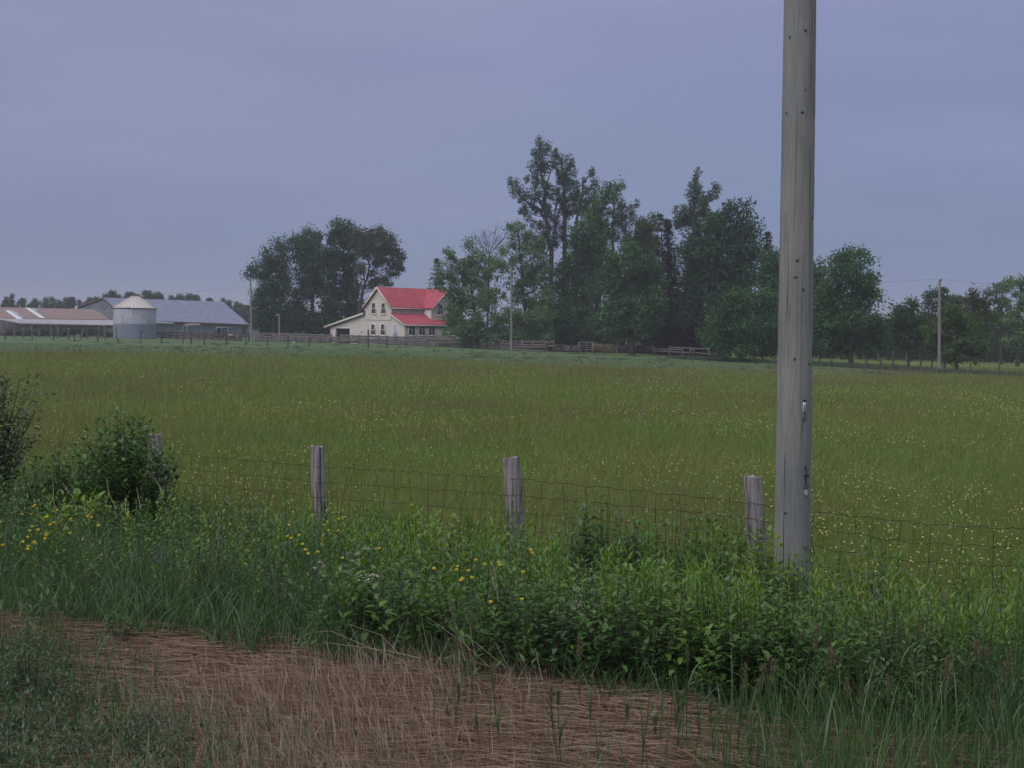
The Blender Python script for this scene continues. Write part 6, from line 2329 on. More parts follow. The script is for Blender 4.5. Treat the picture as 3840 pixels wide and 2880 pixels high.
def forb(acc, B, h, lean, nl, L0, L1, Wr, el0, el1, tint0, t0=.2, fold=.25, droop=.25, stemr=.0022, spin=2.4, pair=False):
    """upright stalks with leaves set round them; B (n,3), h (n,)"""
    n = len(B)
    a = rng.uniform(0, 6.28, n)
    top = B + np.stack([np.cos(a) * lean * h, np.sin(a) * lean * h, h], 1)
    acc.stems(B - [0, 0, .02], top, stemr * 1.5, stemr * .7, np.full(n, .1))
    k = np.arange(nl)
    f = t0 + (1 - t0) * ((k // 2 * 2 if pair else k) / max(1, nl - 1))
    I = np.repeat(np.arange(n), nl)
    Ff = np.tile(f, n)
    K = np.tile(k, n)
    az = rng.uniform(0, 6.28, n)[I] + (K // 2 * (math.pi / 2) + (K % 2) * math.pi if pair else K * spin) + rng.normal(0, .25, len(I))
    el = el0 + (el1 - el0) * Ff ** 1.6 + rng.normal(0, .18, len(I))
    P = B[I] + (top - B)[I] * Ff[:, None]
    D = np.stack([np.cos(az) * np.cos(el), np.sin(az) * np.cos(el), np.sin(el)], 1)
    Nn = np.stack([-np.cos(az) * np.sin(el), -np.sin(az) * np.sin(el), np.cos(el)], 1)
    L = (L0 + (L1 - L0) * Ff) * rng.uniform(.75, 1.25, len(I)) * np.clip(h[I] / .55, .6, 1.3)
    tint = np.clip(tint0[I] * .55 + .25 * Ff ** 2 + rng.uniform(-.12, .28, len(I)), 0, 1)
    acc.leaves(P, D, Nn, L, L * Wr, tint, fold, droop)
    return top


def build_undergrowth():
    # mixed leafy weeds filling the band up to the fence
    acc = Acc()
    P = band_pts(2800, .04, 1.03, dens=lambda x, y, t: np.where(x < -1.2, np.clip((t - .10) * 4, .02, 1), 1.0))
    t = tband(P[:, 0], P[:, 1])
    n = len(P)
    h = rng.uniform(.26, .52, n) * (.55 + .55 * ss(-.02, .25, t)) * (1 + .42 * ss(.45, .85, t) * ss(-1.6, .2, P[:, 0])) * np.clip(.92 + .55 * clumpy(P[:, 0], P[:, 1], .55, 61), .5, 1.35)
    forb(acc, P, h, .15, 16, .075, .040, .42, .0, .9, rng.uniform(0, 1, n), .15)
    tag(acc.build('undergrowth', M['weed']), kind='stuff')
    for nm, mt, cnt, nl, L0, W_, sd_ in (('yarrow_cover', 'dull', 1100, 22, .055, .22, 51), ('yellowing_undergrowth', 'lime', 640, 14, .070, .46, 57)):
        acc = Acc()
        P = band_pts(cnt, .08, 1.05, dens=lambda x, y, t: .15 + .85 * (clumpy(x, y, .7, sd_) > .05))
        n = len(P)
        h = rng.uniform(.26, .56, n) * (.6 + .5 * ss(0, .25, tband(P[:, 0], P[:, 1])))
        forb(acc, P, h, .16, nl, L0, L0 * .7, W_, .0, 1.0, rng.uniform(0, 1, n), .15)
        tag(acc.build(nm, M[mt]), kind='stuff')
    acc = Acc()
    P = band_pts(900, .10, 1.02, dens=lambda x, y, t: np.where(x < -2.0, .35, 1.0) * (.2 + .8 * (clumpy(x, y, .9, 31) > -.1)))
    t = tband(P[:, 0], P[:, 1])
    n = len(P)
    h = rng.uniform(.34, .60, n) * (.6 + .45 * ss(0, .25, t)) * (1 + .36 * ss(.45, .85, t) * ss(-1.6, .2, P[:, 0])) * np.clip(.95 + .5 * clumpy(P[:, 0], P[:, 1], .6, 63), .55, 1.35)
    forb(acc, P, h, .10, 34, .075, .055, .17, .05, 1.15, rng.uniform(0, 1, n), .2, .2, .2)
    tag(acc.build('goldenrod_cover', M['golden']), kind='stuff')
    acc = Acc()
    P = band_pts(5200, .3, 1.1)
    n = len(P)
    acc.blades(P, rng.uniform(.25, .55, n), rng.uniform(.004, .008, n), rng.uniform(0, 6.28, n), np.abs(rng.normal(.25, .2, n)), rng.beta(2, 2, n), 4)
    tag(acc.build('fence_grass', M['verge']), kind='stuff')


build_undergrowth()

def build_dead_stems():
    # last year's stems, bent and broken, tangled through the bank
    acc = Acc()
    P = band_pts(420, .02, 1.0)
    n = len(P)
    a = rng.uniform(0, 6.28, n)
    h = rng.uniform(.30, .72, n)
    ln = np.abs(rng.normal(.25, .25, n))
    mid = P + np.stack([np.cos(a) * ln * h * .4, np.sin(a) * ln * h * .4, h * .55], 1)
    b = a + rng.normal(0, .8, n)
    top = mid + np.stack([np.cos(b) * ln * h * .9, np.sin(b) * ln * h * .9, h * .45 * rng.uniform(-.1, 1, n)], 1)
    tn = rng.uniform(0, 1, n)
    acc.stems(P, mid, .0020, .0017, tn)
    acc.stems(mid, top, .0017, .0008, tn)
    tag(acc.build('dead_stems', M['deadmix']), kind='stuff')


M['deadmix'] = mat_leaf('dead_weed_stem', [(0.0, (0.035, 0.026, 0.022)), (0.5, (0.075, 0.055, 0.042)), (0.62, (0.20, 0.16, 0.12)), (1.0, (0.30, 0.26, 0.20))], 0.1, 0.03)
build_dead_stems()


def build_low_weeds():
    # low leafy weeds creeping over the straw at the near left
    n = 9000
    y = rng.uniform(5.2, 8.9, n)
    x = rng.uniform(-3.6, .2, n)
    px, py = sel_px(gpts(x, y))
    a = np.clip(1.2 - px / (260 + .9 * np.clip(py - 2400, 0, 600)), 0, 1) * ss(2360, 2520, py)
    b = ss(2680, 2800, py) * np.clip(1 - np.abs(px - 480) / 560, 0, 1)
    k = rng.random(n) < np.maximum(a, b) * .75 * (.3 + .7 * (clumpy(x, y, .35, 71) > -.12))
    x, y = x[k], y[k]
    n = len(x)
    acc = Acc()
    forb(acc, gpts(x, y), rng.uniform(.05, .17, n), .25, 12, .075, .05, .30, .1, .9, rng.uniform(0, .8, n), .1, .2, .25, .0014)
    tag(acc.build('low_weeds', M['dull']), kind='stuff')


build_low_weeds()

# goldenrod plants that stand out, each its own object
def golden_protos():
    out = []
    for k in range(5):
        acc = Acc()
        n = int(rng.integers(2, 4))
        B = np.stack([rng.normal(0, .03, n), rng.normal(0, .03, n), np.zeros(n)], 1)
        forb(acc, B, rng.uniform(.50, .66, n), .10, 44, .085, .070, .15, .0, 1.2, rng.uniform(.3, 1, n), .15, .2, .25, .0026)
        o = acc.build('goldenrod', M['golden'], None, origin=(0, 0, 0))
        tag(o, 'upright narrow-leaved goldenrod shoots in the roadside weeds', 'goldenrod', 'goldenrod shoots in the weeds')
        out.append(o)
    return out


GP = golden_protos()
gspots = []
for _ in range(78):
    sx, sy = rng.uniform(2230, 2860), rng.uniform(2060, 2260)
    gspots.append((sx, sy))
for _ in range(70):
    gspots.append((rng.uniform(3180, 3840), rng.uniform(2180, 2560)))
for _ in range(34):
    gspots.append((rng.uniform(1250, 2000), rng.uniform(1930, 2080)))
for k, (sx, sy) in enumerate(gspots):
    p = ground_at(sx, sy, .50)
    p[2] = float(gz(p[0], p[1]))
    if tband(p[0], p[1]) < .06 or tband(p[0], p[1]) > 1.05:
        continue
    lab = ('upright narrow-leaved goldenrod shoots left of the pole foot' if sx < 2900 and sx > 2100 else
           'narrow-leaved goldenrod shoots right of the pole, below the sagging wires' if sx > 2900 else 'narrow-leaved goldenrod shoots near the middle cedar post')
    grp = 'goldenrod left of the pole foot' if 2100 < sx < 2900 else 'goldenrod right of the pole' if sx > 2900 else 'goldenrod near the middle post'
    if k < 5:
        o = GP[k]
        o.location = p
        o['label'], o['group'] = lab, grp
    else:
        copy_tree(GP[k % 5], p, rng.uniform(0, 6.28), rng.uniform(.8, 1.12), lab, grp)


def shrub(name, label, base, shoots, h, spread, mat, nl, L, Wr, cat='shrub', droop=.35, twig='twig', el=(.1, .8), stemr=.003, tints=(0, 1), dark=0.0, t0=.25, hz=(.62, 1.0), group=None):
    """many-stemmed leafy shrub rooted around one base"""
    base = np.asarray(base, float)
    root = thing(name, base, label, cat, group)
    n = shoots
    az = rng.uniform(0, 6.28, n)
    rr = np.sqrt(rng.uniform(0, 1, n)) * spread
    B = base + np.stack([np.cos(az) * rr * .35, np.sin(az) * rr * .35, np.zeros(n)], 1)
    hh = h * 1.14 * rng.uniform(hz[0], hz[1], n) * (1 - .30 * (rr / max(spread, .01)) ** 2)
    T = base + np.stack([np.cos(az) * rr, np.sin(az) * rr, hh], 1)
    st, lf = Acc(), Acc()
    mid = (B + T) / 2 + np.stack([np.cos(az) * rr * .12, np.sin(az) * rr * .12, .06 * hh], 1)
    st.stems(B - [0, 0, .03], mid, stemr, stemr * .8, rng.uniform(0, 1, n))
    st.stems(mid, T, stemr * .8, stemr * .4, rng.uniform(0, 1, n))
    k = np.arange(nl)
    f = t0 + (1 - t0) * (k // 2 * 2) / (nl - 1)
    I = np.repeat(np.arange(n), nl)
    F = np.tile(f, n)
    K = np.tile(k, n)
    P = np.where(F[:, None] < .5, B[I] + (mid - B)[I] * (F * 2)[:, None], mid[I] + (T - mid)[I] * ((F - .5) * 2)[:, None])
    # short side twigs carry the leaves outwards
    a = rng.uniform(0, 6.28, n)[I] + K // 2 * (math.pi / 2) + (K % 2) * math.pi + rng.normal(0, .35, len(I))
    e = el[0] + (el[1] - el[0]) * F ** 2 + rng.normal(0, .25, len(I))
    D = np.stack([np.cos(a) * np.cos(e), np.sin(a) * np.cos(e), np.sin(e)], 1)
    Nn = np.stack([-np.cos(a) * np.sin(e), -np.sin(a) * np.sin(e), np.cos(e)], 1)
    out = rng.uniform(.0, .09, len(I)) * (1.1 - F)
    Pt = P + D * out[:, None]
    far = out > .02
    st.stems(P[far], Pt[far], .0018, .001, rng.uniform(0, 1, far.sum()))
    LL = L * rng.uniform(.6, 1.2, len(I)) * (1 - .25 * F)
    tint = np.clip(tints[0] + (tints[1] - tints[0]) * (rng.uniform(0, 1, n)[I] * .45 + .25 * F ** 2 + rng.uniform(0, .35, len(I))), 0, 1)
    lf.leaves(Pt, D, Nn, LL, LL * Wr, tint, .22, droop)
    st.build('stem', M[twig], root)
    lf.build('foliage', M[mat], root)
    return root


def at_px(sx, sy, h):
    p = ground_at(sx, sy, h)
    if h > .3:
        p[1] = max(p[1], float(YB(p[0])) + .24)
    p[2] = float(gz(p[0], p[1]))
    return p


# left side
shrub('viburnum_shrub', 'large-leaved dark shrub hiding the first cedar post, with upright pale-tipped shoots', base_pt(468, 14.1), 150, 1.34, .54, 'shrub', 26, .105, .55, droop=.3, el=(-.1, 1.0), hz=(.62, 1.0), t0=.2)
shrub('viburnum_shrub', 'lower bushy shrub just left of the large-leaved one, before the meadow', base_pt(225, 14.3), 110, .96, .42, 'shrub', 20, .085, .5, droop=.3, el=(-.1, .9), tints=(0, .8))
shrub('maple_sapling', 'pale broad-leaved sapling in front of the large-leaved shrub', base_pt(310, 12.9), 14, .62, .28, 'lime', 12, .11, .8, cat='sapling', droop=.25, tints=(0, .5))


def hawthorn():
    Y = 14.6
    b = base_pt(-60, Y)
    root = thing('hawthorn_shrub', b, 'dark thorny shrub at the left border with bare arching twigs', 'shrub')
    st, lf = Acc(), Acc()
    tips = [(10, 1420), (55, 1400), (110, 1395), (140, 1470), (170, 1520), (195, 1500), (150, 1570), (60, 1480), (20, 1560), (90, 1640), (140, 1640), (5, 1640), (40, 1700), (-60, 1450), (-120, 1500), (-150, 1600), (120, 1560), (75, 1560), (0, 1500), (30, 1760),
            (70, 1720), (-40, 1600), (20, 1460), (-20, 1720), (60, 1790)]
    for sx, sy in tips:
        e = W(sx * .85 - 18, sy + 25, Y + rng.uniform(-.25, .25))
        c = b + (e - b) * np.array([.35, .3, .55]) + rng.normal(0, .05, 3)
        q = np.array([b * (1 - t) ** 2 + 2 * c * t * (1 - t) + e * t * t for t in np.linspace(0, 1, 8)])
        st.stems(q[:-1], q[1:], np.linspace(.013, .005, 7), np.linspace(.012, .0035, 7), rng.uniform(0, .6, 7))
        P = []
        for k in range(3, 8):
            for _ in range(2):
                d = rdir(1, -.3, 1)[0]
                L = rng.uniform(.06, .20)
                st.stems(q[k][None], (q[k] + d * L)[None], .003, .0015, [.3])
                P.append(q[k] + d * L * rng.uniform(.2, 1.1, (16, 1)) + rng.normal(0, .05, (16, 3)))
        P = np.vstack(P)
        P = P[rng.random(len(P)) < (.8 if sx < 60 else .5)]
        D = rdir(len(P), -.4, .9)
        lf.leaves(P, D, unit(rdir(len(P)) + [0, 0, 1.2]), rng.uniform(.03, .055, len(P)), .032, rng.uniform(0, 1, len(P)), .2, .2)
    st.build('stem', M['twig'], root)
    lf.build('foliage', M['thorn'], root)


hawthorn()
shrub('ash_sapling', 'tiny dark sapling by the fence, left of the second cedar post', base_pt(1032, 14.0), 6, .50, .09, 'shrub', 18, .06, .35, cat='sapling', droop=.4, tints=(0, .6))
shrub('dogwood_shrub', 'pale yellow-green dogwood with a rusty tip, below the two middle cedar posts', base_pt(1600, 11.2), 34, .74, .42, 'lime', 16, .085, .55, tints=(0, .8))
shrub('dogwood_shrub', 'yellow-green dogwood spilling forward beneath the pale one', at_px(1520, 2130, .5), 26, .54, .42, 'dogwood', 16, .085, .55, tints=(.2, 1))
shrub('dogwood_shrub', 'yellowish dogwood right of the middle cedar post', base_pt(2015, 11.2), 30, .68, .42, 'lime', 16, .075, .55, tints=(0, .7))
shrub('elder_shrub', 'dark ash-leaved shrub standing up against the fence between the two right-hand posts', base_pt(2300, 11.1), 60, .98, .38, 'shrub', 20, .11, .42, droop=.55, tints=(.1, .9))
shrub('dogwood_shrub', 'green dogwood around the base of the shortest cedar post', base_pt(2735, 10.4), 70, 1.0, .50, 'dogwood', 18, .08, .5)
shrub('dogwood_shrub', 'dogwood with yellow-tipped shoots leaning on the foot of the pole', base_pt(2905, 9.75), 46, .82, .30, 'lime', 18, .075, .55, tints=(0, .7))
shrub('dogwood_shrub', 'dogwood with broad dull leaves between the ash-leaved shrub and the short post', base_pt(2530, 10.6), 66, .98, .50, 'dogwood', 16, .078, .5, tints=(0, .8))
k = 0
for sx, sy, hh, sp, mt, lab in ((1780, 2190, .55, .45, 'dogwood', 'dogwood among the yellow cup flowers in the middle of the bank'),
                                (2050, 2260, .58, .50, 'dogwood', 'spreading dogwood with small white flower heads, right of the yellow flowers'),
                                (2330, 2330, .62, .50, 'shrub', 'dark heavy-leaved dogwood low on the bank, under the goldenrod'),
                                (2000, 2400, .46, .42, 'shrub', 'dark low dogwood at the straw edge, middle of the bank'),
                                (2560, 2430, .55, .48, 'dogwood', 'dense dogwood at the straw edge left of the pole'),
                                (2830, 2260, .62, .50, 'dogwood', 'leafy dogwood directly below the pole foot'),
                                (2870, 2480, .55, .48, 'dogwood', 'dogwood hanging over the straw below the pole'),
                                (3120, 2340, .60, .46, 'dogwood', 'dogwood with upright red stems right of the pole foot'),
                                (3150, 2540, .50, .42, 'shrub', 'dark dogwood behind the tall seed grass right of the pole'),
                                (3420, 2330, .52, .44, 'weed', 'pale leafy bush among the goldenrod at the right'),
                                (3650, 2420, .55, .48, 'weed', 'dense green bush low at the right border'),
                                (2450, 2150, .55, .45, 'lime', 'yellow-green dogwood behind the goldenrod left of the pole'),
                                (2680, 2120, .58, .45, 'dogwood', 'dogwood on the slope just left of the pole foot'),
                                (2220, 2120, .52, .42, 'dogwood', 'dogwood on the slope below the ash-leaved shrub'),
                                (1380, 2200, .48, .42, 'shrub', 'low dark shrub below the white daisies'),
                                (900, 2060, .45, .45, 'weed', 'soft green weedy shrub left of the second post'),
                                (620, 2020, .45, .45, 'weed', 'soft green weedy shrub below the large-leaved one'),
                                (2990, 2560, .46, .36, 'dogwood', 'round dogwood in the corner where the bank meets the straw below the pole'),
                                (3260, 2580, .50, .40, 'dogwood', 'broad dogwood among the tall seed grass right of the pole'),
                                (3520, 2560, .48, .42, 'weed', 'leafy green bush behind the seed grass near the right border'),
                                (3740, 2620, .46, .40, 'weed', 'lowest leafy bush at the right border'),
                                (3060, 2600, .34, .24, 'dogwood', 'small dogwood sprout at the straw edge among seed grass')):
    shrub('dogwood_shrub' if mt != 'weed' else 'leafy_bush', lab, at_px(sx, sy, hh * .9), int(38 * sp / .45), hh * rng.uniform(.95, 1.25), sp, mt, 18, .064 if mt in ('dogwood', 'lime') else .072 if mt == 'shrub' else .052, .5 if mt != 'weed' else .4, hz=(.35, 1.0))
shrub('weed_plant', 'ragged dark weed standing alone in the straw at the left', at_px(120, 2640, 0), 10, .46, .13, 'weed', 20, .05, .35, cat='weed', tints=(0, .5), hz=(.35, 1))
shrub('weed_plant', 'small grey-green weed at the straw edge near the left', at_px(455, 2400, 0), 6, .16, .12, 'weed', 12, .05, .4, cat='weed', tints=(0, .6))
shrub('weed_plant', 'low mat of weed at the bottom of the straw, left of the dead grass', at_px(480, 2800, 0), 26, .14, .34, 'weed', 12, .05, .35, cat='weed', tints=(0, .7), hz=(.4, 1))

# ---------------------------------------------------------------- flowers


def buttercup_proto():
    o = thing('buttercup', (0, 0, 0), 'yellow cup flower', 'flower')
    h = .5
    st = Acc()
    st.stems(np.array([[0, 0, -.02], [.01, 0, .25]]), np.array([[.01, 0, .25], [0, 0, h]]), .002, .0012, [.4, .6])
    st.leaves(np.array([[.005, 0, .12], [.01, 0, .25], [.008, 0, .3]]), unit(np.array([[1., .3, .6], [-.7, .6, .7], [.2, -1, .8]])), unit(np.array([[0, 0, 1.]] * 3) + .1), .07, .02, [.4, .5, .6])
    st.build('stem', M['weed'], o)
    fa = Acc()
    P = np.array([[0, 0, h]])
    for k in range(5):
        a = k / 5 * 2 * math.pi
        d = unit(np.array([[math.cos(a), math.sin(a) - .25, .55]]))
        fa.leaves(P, d, unit(np.array([[-math.cos(a) * .5, -math.sin(a) * .5, 1.]])),   .0155, .0160, [rng.uniform(0, 1)], .2, -.3)
    fa.rhombs(P, np.array([[0, -.3, 1.]]), np.array([[0, 1, .3]]), .010, .010, [0.0])
    fa.build('flower', M['yellow'], o)
    return o


BP = buttercup_proto()
bset = []
for a, b in parse('255,1147;447,1170;378,1230;397,1222;363,1278;404,1285;355,1325;255,1342;270,1305;315,1365;350,1370;240,1400;292,1408;352,1410;185,1428;208,1470;258,1472;515,1250;705,1226;730,1243;775,1293;575,1355;208,1205;275,1215;305,1127;148,1395'):
    bset.append((a / 2.074, 1350 + b / 2.074, 'yellow cup flower in the weeds below the large-leaved shrub', 'yellow flowers below the large-leaved shrub'))
for a, b in ((5, 1395), (18, 1440), (22, 1465)):
    bset.append((a / 2.074, 1350 + b / 2.074, 'yellow cup flower at the left border of the bank', 'yellow flowers at the left border'))
for a, b in parse('230,740;478,755;363,797;306,828;232,832;196,857;275,862;555,798;262,967;310,960;235,935;558,1007;880,930;512,703;582,690'):
    bset.append((1000 + a / 2.011, 1600 + b / 2.011, 'yellow cup flower around the foot of the second cedar post', 'yellow flowers by the second cedar post'))
for a, b in parse('1353,1072;1383,1102;1425,1078;1592,1022;1558,1052;1560,1118;1520,1157;1563,1152;1395,1158;1728,1058;1735,1040'):
    bset.append((1000 + a / 2.011, 1600 + b / 2.011, 'yellow cup flower in the loose bunch on the middle of the bank', 'yellow flowers on the middle of the bank'))
for a, b in parse('1978,937;1950,965;1690,1348;1948,1310;2025,1110'):
    bset.append((1000 + a / 2.011, 1600 + b / 2.011, 'single yellow cup flower in the dogwood below the middle cedar post', 'stray yellow flowers in the dogwood'))
for k, (sx, sy, lab, grp) in enumerate(bset):
    hh = rng.uniform(.60, .70)
    p = ground_at(sx, sy, hh)
    p[2] = float(gz(p[0], p[1]))
    s = hh / .5
    if k == 0:
        BP.location = p
        BP.scale = (1, 1, s)
        BP['label'], BP['group'] = lab, grp
    else:
        copy_tree(BP, p, rng.uniform(-.8, .8), (1, 1, s), lab, grp, tilt=(rng.normal(0, .06), rng.normal(0, .06)))


def daisy_plant(name, label, sx, sy, hh, heads, mat, r, disc):
    p = at_px(sx, sy, hh)
    root = thing(name, p, label, 'flower')
    st, fl_, ct = Acc(), Acc(), Acc()
    s = p[1] / FPX
    f = p + [0, 0, hh * .55]
    st.stems(np.array([p - [0, 0, .02]]), np.array([f]), .003, .0025, [.4])
    for dx, dy in heads:
        fl_, ct = Acc(), Acc()
        q = W(sx + dx, sy + dy, p[1] + rng.uniform(-.04, .04))
        st.stems(np.array([f]), np.array([q]), .002, .0012, [.5])
        up = unit(rdir(1) * .35 + [0, -.45, 1])
        ax = unit(np.cross(up, [[.3, 1, .2]]))
        ay = np.cross(up, ax)
        if disc:
            for k in range(11):
                a = k / 11 * 6.283
                d = unit(ax * math.cos(a) + ay * math.sin(a) + up * .12)
                fl_.rhombs(np.array([q]), d, up, r, r * .5, [rng.uniform(0, 1)])
            ct.rhombs(np.array([q + up[0] * .002 - ax[0] * r * .35]), ax, up, r * .7, r * .7, [.5])
        else:
            m_ = 22
            o = rng.normal(0, 1, (m_, 2)) * r * .8
            P = q + o[:, :1] * ax + o[:, 1:] * ay
            fl_.rhombs(P, unit(rdir(m_) + up * .2), np.repeat(up, m_, 0), r * .45, r * .45, rng.uniform(0, 1, m_))
        fh = fl_.build('flower_head', M[mat], root)
        if disc:
            ct.build('flower_disc', M['yellow'], fh)
    st.leaves(np.array([p + [0, 0, .2], p + [0, 0, .3]]), unit(np.array([[1., .2, .5], [-1, -.3, .5]])), unit(np.array([[0, 0, 1.]] * 2) + .1), .07, .018, [.4, .5])
    st.build('stem', M['weed'], root)


daisy_plant('fleabane', 'cluster of small pinkish white daisies on the middle of the bank', 1378, 2168, .46, [(-32, 8), (-18, -2), (-6, -14), (4, 4), (12, -10), (20, -14), (30, -12), (2, 14), (14, 12), (-24, -10), (36, -8), (-10, 10)], 'white', .011, True)
daisy_plant('yarrow', 'flat white flower heads left of the pink daisies', 1207, 2128, .5, [(-26, 2), (6, -6), (4, 16), (-8, -22)], 'white', .012, False)
daisy_plant('yarrow', 'white flat flower heads above the pink daisies, by the yellow-green dogwood', 1370, 2056, .56, [(-6, 0), (40, 2), (-30, 20), (-46, 44), (-64, 22), (10, 2)], 'white', .012, False)
daisy_plant('yarrow', 'white flower heads at the left border below the thorny shrub', 46, 1792, .6, [(0, 0), (8, -4), (-2, 24), (70, -4), (-30, 4)], 'white', .013, False)
daisy_plant('dogwood_flower', 'pair of cream flower heads in the dogwood right of the yellow flowers', 2170, 2212, .58, [(0, 0), (-4, 54), (90, 42), (-128, 62)], 'white', .024, False)
daisy_plant('dogwood_flower', 'lone white flower head below the short cedar post', 2728, 2168, .6, [(0, 0), (4, 6)], 'white', .012, False)


def vetch(label, sx, sy, h):
    p = at_px(sx, sy, h)
    root = thing('vetch', p, label, 'flower', 'purple vetch spikes in the weeds')
    st, f = Acc(), Acc()
    st.stems(np.array([p - [0, 0, .02]]), np.array([p + [0, 0, h + .05]]), .0025, .0015, [.4])
    z = rng.uniform(0, 1, 40)
    a = rng.uniform(0, 6.28, 40)
    P = p + np.stack([np.cos(a) * .006, np.sin(a) * .006, h - .06 + z * .11], 1)
    f.rhombs(P, unit(np.stack([np.cos(a), np.sin(a), rng.uniform(-.3, .3, 40)], 1)), unit(rdir(40) + [0, 0, 1]), .010 * (1.2 - .6 * z), .007, rng.uniform(0, 1, 40))
    st.build('stem', M['weed'], root)
    f.build('flower_spike', M['violet'], root)


for lab, sx, sy in (('purple vetch spike standing alone below the second cedar post', 1152, 2195), ('purple vetch spike in the dogwood right of the pink daisies', 1497, 2200),
                    ('leftmost purple vetch spike in the grass below the large-leaved shrub', 422, 2125), ('purple vetch spike, tallest of four in the grass', 545, 2106),
                    ('purple vetch spike, left of the four close together in the grass', 527, 2111), ('shortest purple vetch spike of the four in the grass', 561, 2119),
                    ('purple vetch spike, right of the four close together in the grass', 577, 2099), ('pale purple vetch spike by the bleached stalks under the large-leaved shrub', 622, 1985)):
    vetch(lab, sx, sy, .42)

# ---------------------------------------------------------------- tall grass with seed heads, dry stalks


def seed_grass(label, tip, y, head, hl, mat, lean, group, r=.0024):
    t = W(tip[0], tip[1], y)
    bx = t[0] + lean * (t[2])
    b = np.array([bx, y, float(gz(bx, y))])
    root = thing('seed_grass', b, label, 'grass stalk', group)
    st = Acc()
    c = (b + t) / 2 + [lean * -.1, 0, .03]
    q = np.array([b * (1 - k) ** 2 + 2 * c * k * (1 - k) + t * k * k for k in np.linspace(0, 1, 7)])
    st.stems(q[:-1], q[1:], np.linspace(r * 1.3, r * .8, 6), np.linspace(r * 1.2, r * .7, 6), rng.uniform(.2, .6, 6))
    n = 3
    k = rng.integers(1, 4, n)
    st.blades(q[k], rng.uniform(.14, .30, n), rng.uniform(.006, .010, n), rng.uniform(0, 6.28, n), rng.uniform(.25, .8, n), rng.uniform(.2, .7, n), 4)
    st.build('stalk', M['verge'], root)
    f = Acc()
    m_ = 90
    z = rng.uniform(0, 1, m_)
    ax = unit(q[-1] - q[-2])
    a = rng.uniform(0, 6.28, m_)
    rad = head * np.sin(np.clip(z, .03, 1) * 3.0) ** .7 * rng.uniform(.3, 1, m_)
    P = t - ax * hl * (1 - z)[:, None] + np.stack([np.cos(a), np.sin(a), 0 * a], 1) * rad[:, None]
    D = unit(np.stack([np.cos(a) * .5, np.sin(a) * .5, 1 + 0 * a], 1) + rng.normal(0, .15, (m_, 3)))
    f.rhombs(P, D, unit(rdir(m_)), .016, .006, rng.uniform(0, 1, m_))
    f.build('seed_head', M[mat], root)


gtips = [(2700 + a / 1.885, 2000 + b / 1.885, k) for a, b, k in ((690, 655, 1), (780, 785, 1), (1228, 520, 0), (1412, 540, 1), (1640, 815, 1), (1820, 770, 1), (1890, 800, 1), (2000, 925, 1), (160, 1085, 0), (265, 1120, 0), (345, 1230, 0), (378, 900, 1),
         (800, 830, 1), (1000, 1055, 0), (1080, 895, 1), (1460, 985, 0), (1610, 890, 1), (2040, 820, 1), (300, 935, 1), (175, 930, 1), (900, 1035, 1), (500, 1330, 0), (1185, 1010, 1), (1755, 900, 0), (1700, 1050, 1), (1850, 1000, 0), (1950, 1080, 1), (1330, 1150, 0), (580, 1050, 0), (1570, 1080, 1), (2100, 960, 0), (640, 1180, 0))]
gtips += [(1800 + a / 1.885, 2000 + b / 1.885, k) for a, b, k in ((1240, 690, 0), (1465, 790, 0), (705, 745, 2), (1395, 1120, 0), (1410, 1140, 0), (1530, 1010, 0), (500, 1090, 0), (790, 1010, 0), (1630, 1190, 0), (1440, 1130, 0), (85, 940, 1), (1690, 1310, 0), (1240, 1290, 0), (550, 1120, 0), (1040, 1210, 0))]
gtips += [(900 + a / 1.885, 2000 + b / 1.885, k) for a, b, k in ((1548, 1070, 0), (1460, 1250, 0), (1670, 1300, 0), (455, 1330, 0), (820, 1400, 0), (220, 1440, 0))]
for i, (sx, sy, k) in enumerate(gtips):
    y = rng.uniform(5.75, 6.6) if sy > 2350 else rng.uniform(6.2, 6.9)
    if k == 2:
        seed_grass('fluffy tan seed plume standing before the dark dogwood', (sx, sy), 6.9, .013, .11, 'seed', .02, None, .002)
        continue
    right = sx > 2680
    lab = (('tall grass stalk with a brownish seed head, below and right of the pole' if right else 'grass stalk with a brownish seed head over the straw') if k == 1 else
           ('tall green grass stalk with a tight green spike, below and right of the pole' if right else 'green grass stalk with a tight green spike over the straw'))
    grp = ('brown-headed' if k == 1 else 'green-spiked') + (' grass right of the pole' if right else ' grass over the straw')
    seed_grass(lab, (sx, sy), y, .0085 if k == 1 else .0045, rng.uniform(.08, .14) if k == 1 else rng.uniform(.05, .09), 'seed' if k == 1 else 'greenseed', rng.normal(0, .10), grp)


def dry_stalk(label, px, y0, y1, r, group):
    n = len(px)
    pts = np.array([W(a, b, y0 + (y1 - y0) * k / (n - 1)) for k, (a, b) in enumerate(px)])
    o = MB().tube(pts, np.linspace(r, r * .55, n), 5)
    o = o.build('dry_stalk', M['drystem'], None, origin=pts[0])
    a = o.data.attributes.new('tint', 'FLOAT', 'POINT')
    a.data.foreach_set('value', np.full(len(o.data.vertices), rng.uniform(.35, .95), np.float32))
    tag(o, label, 'stalk', group)


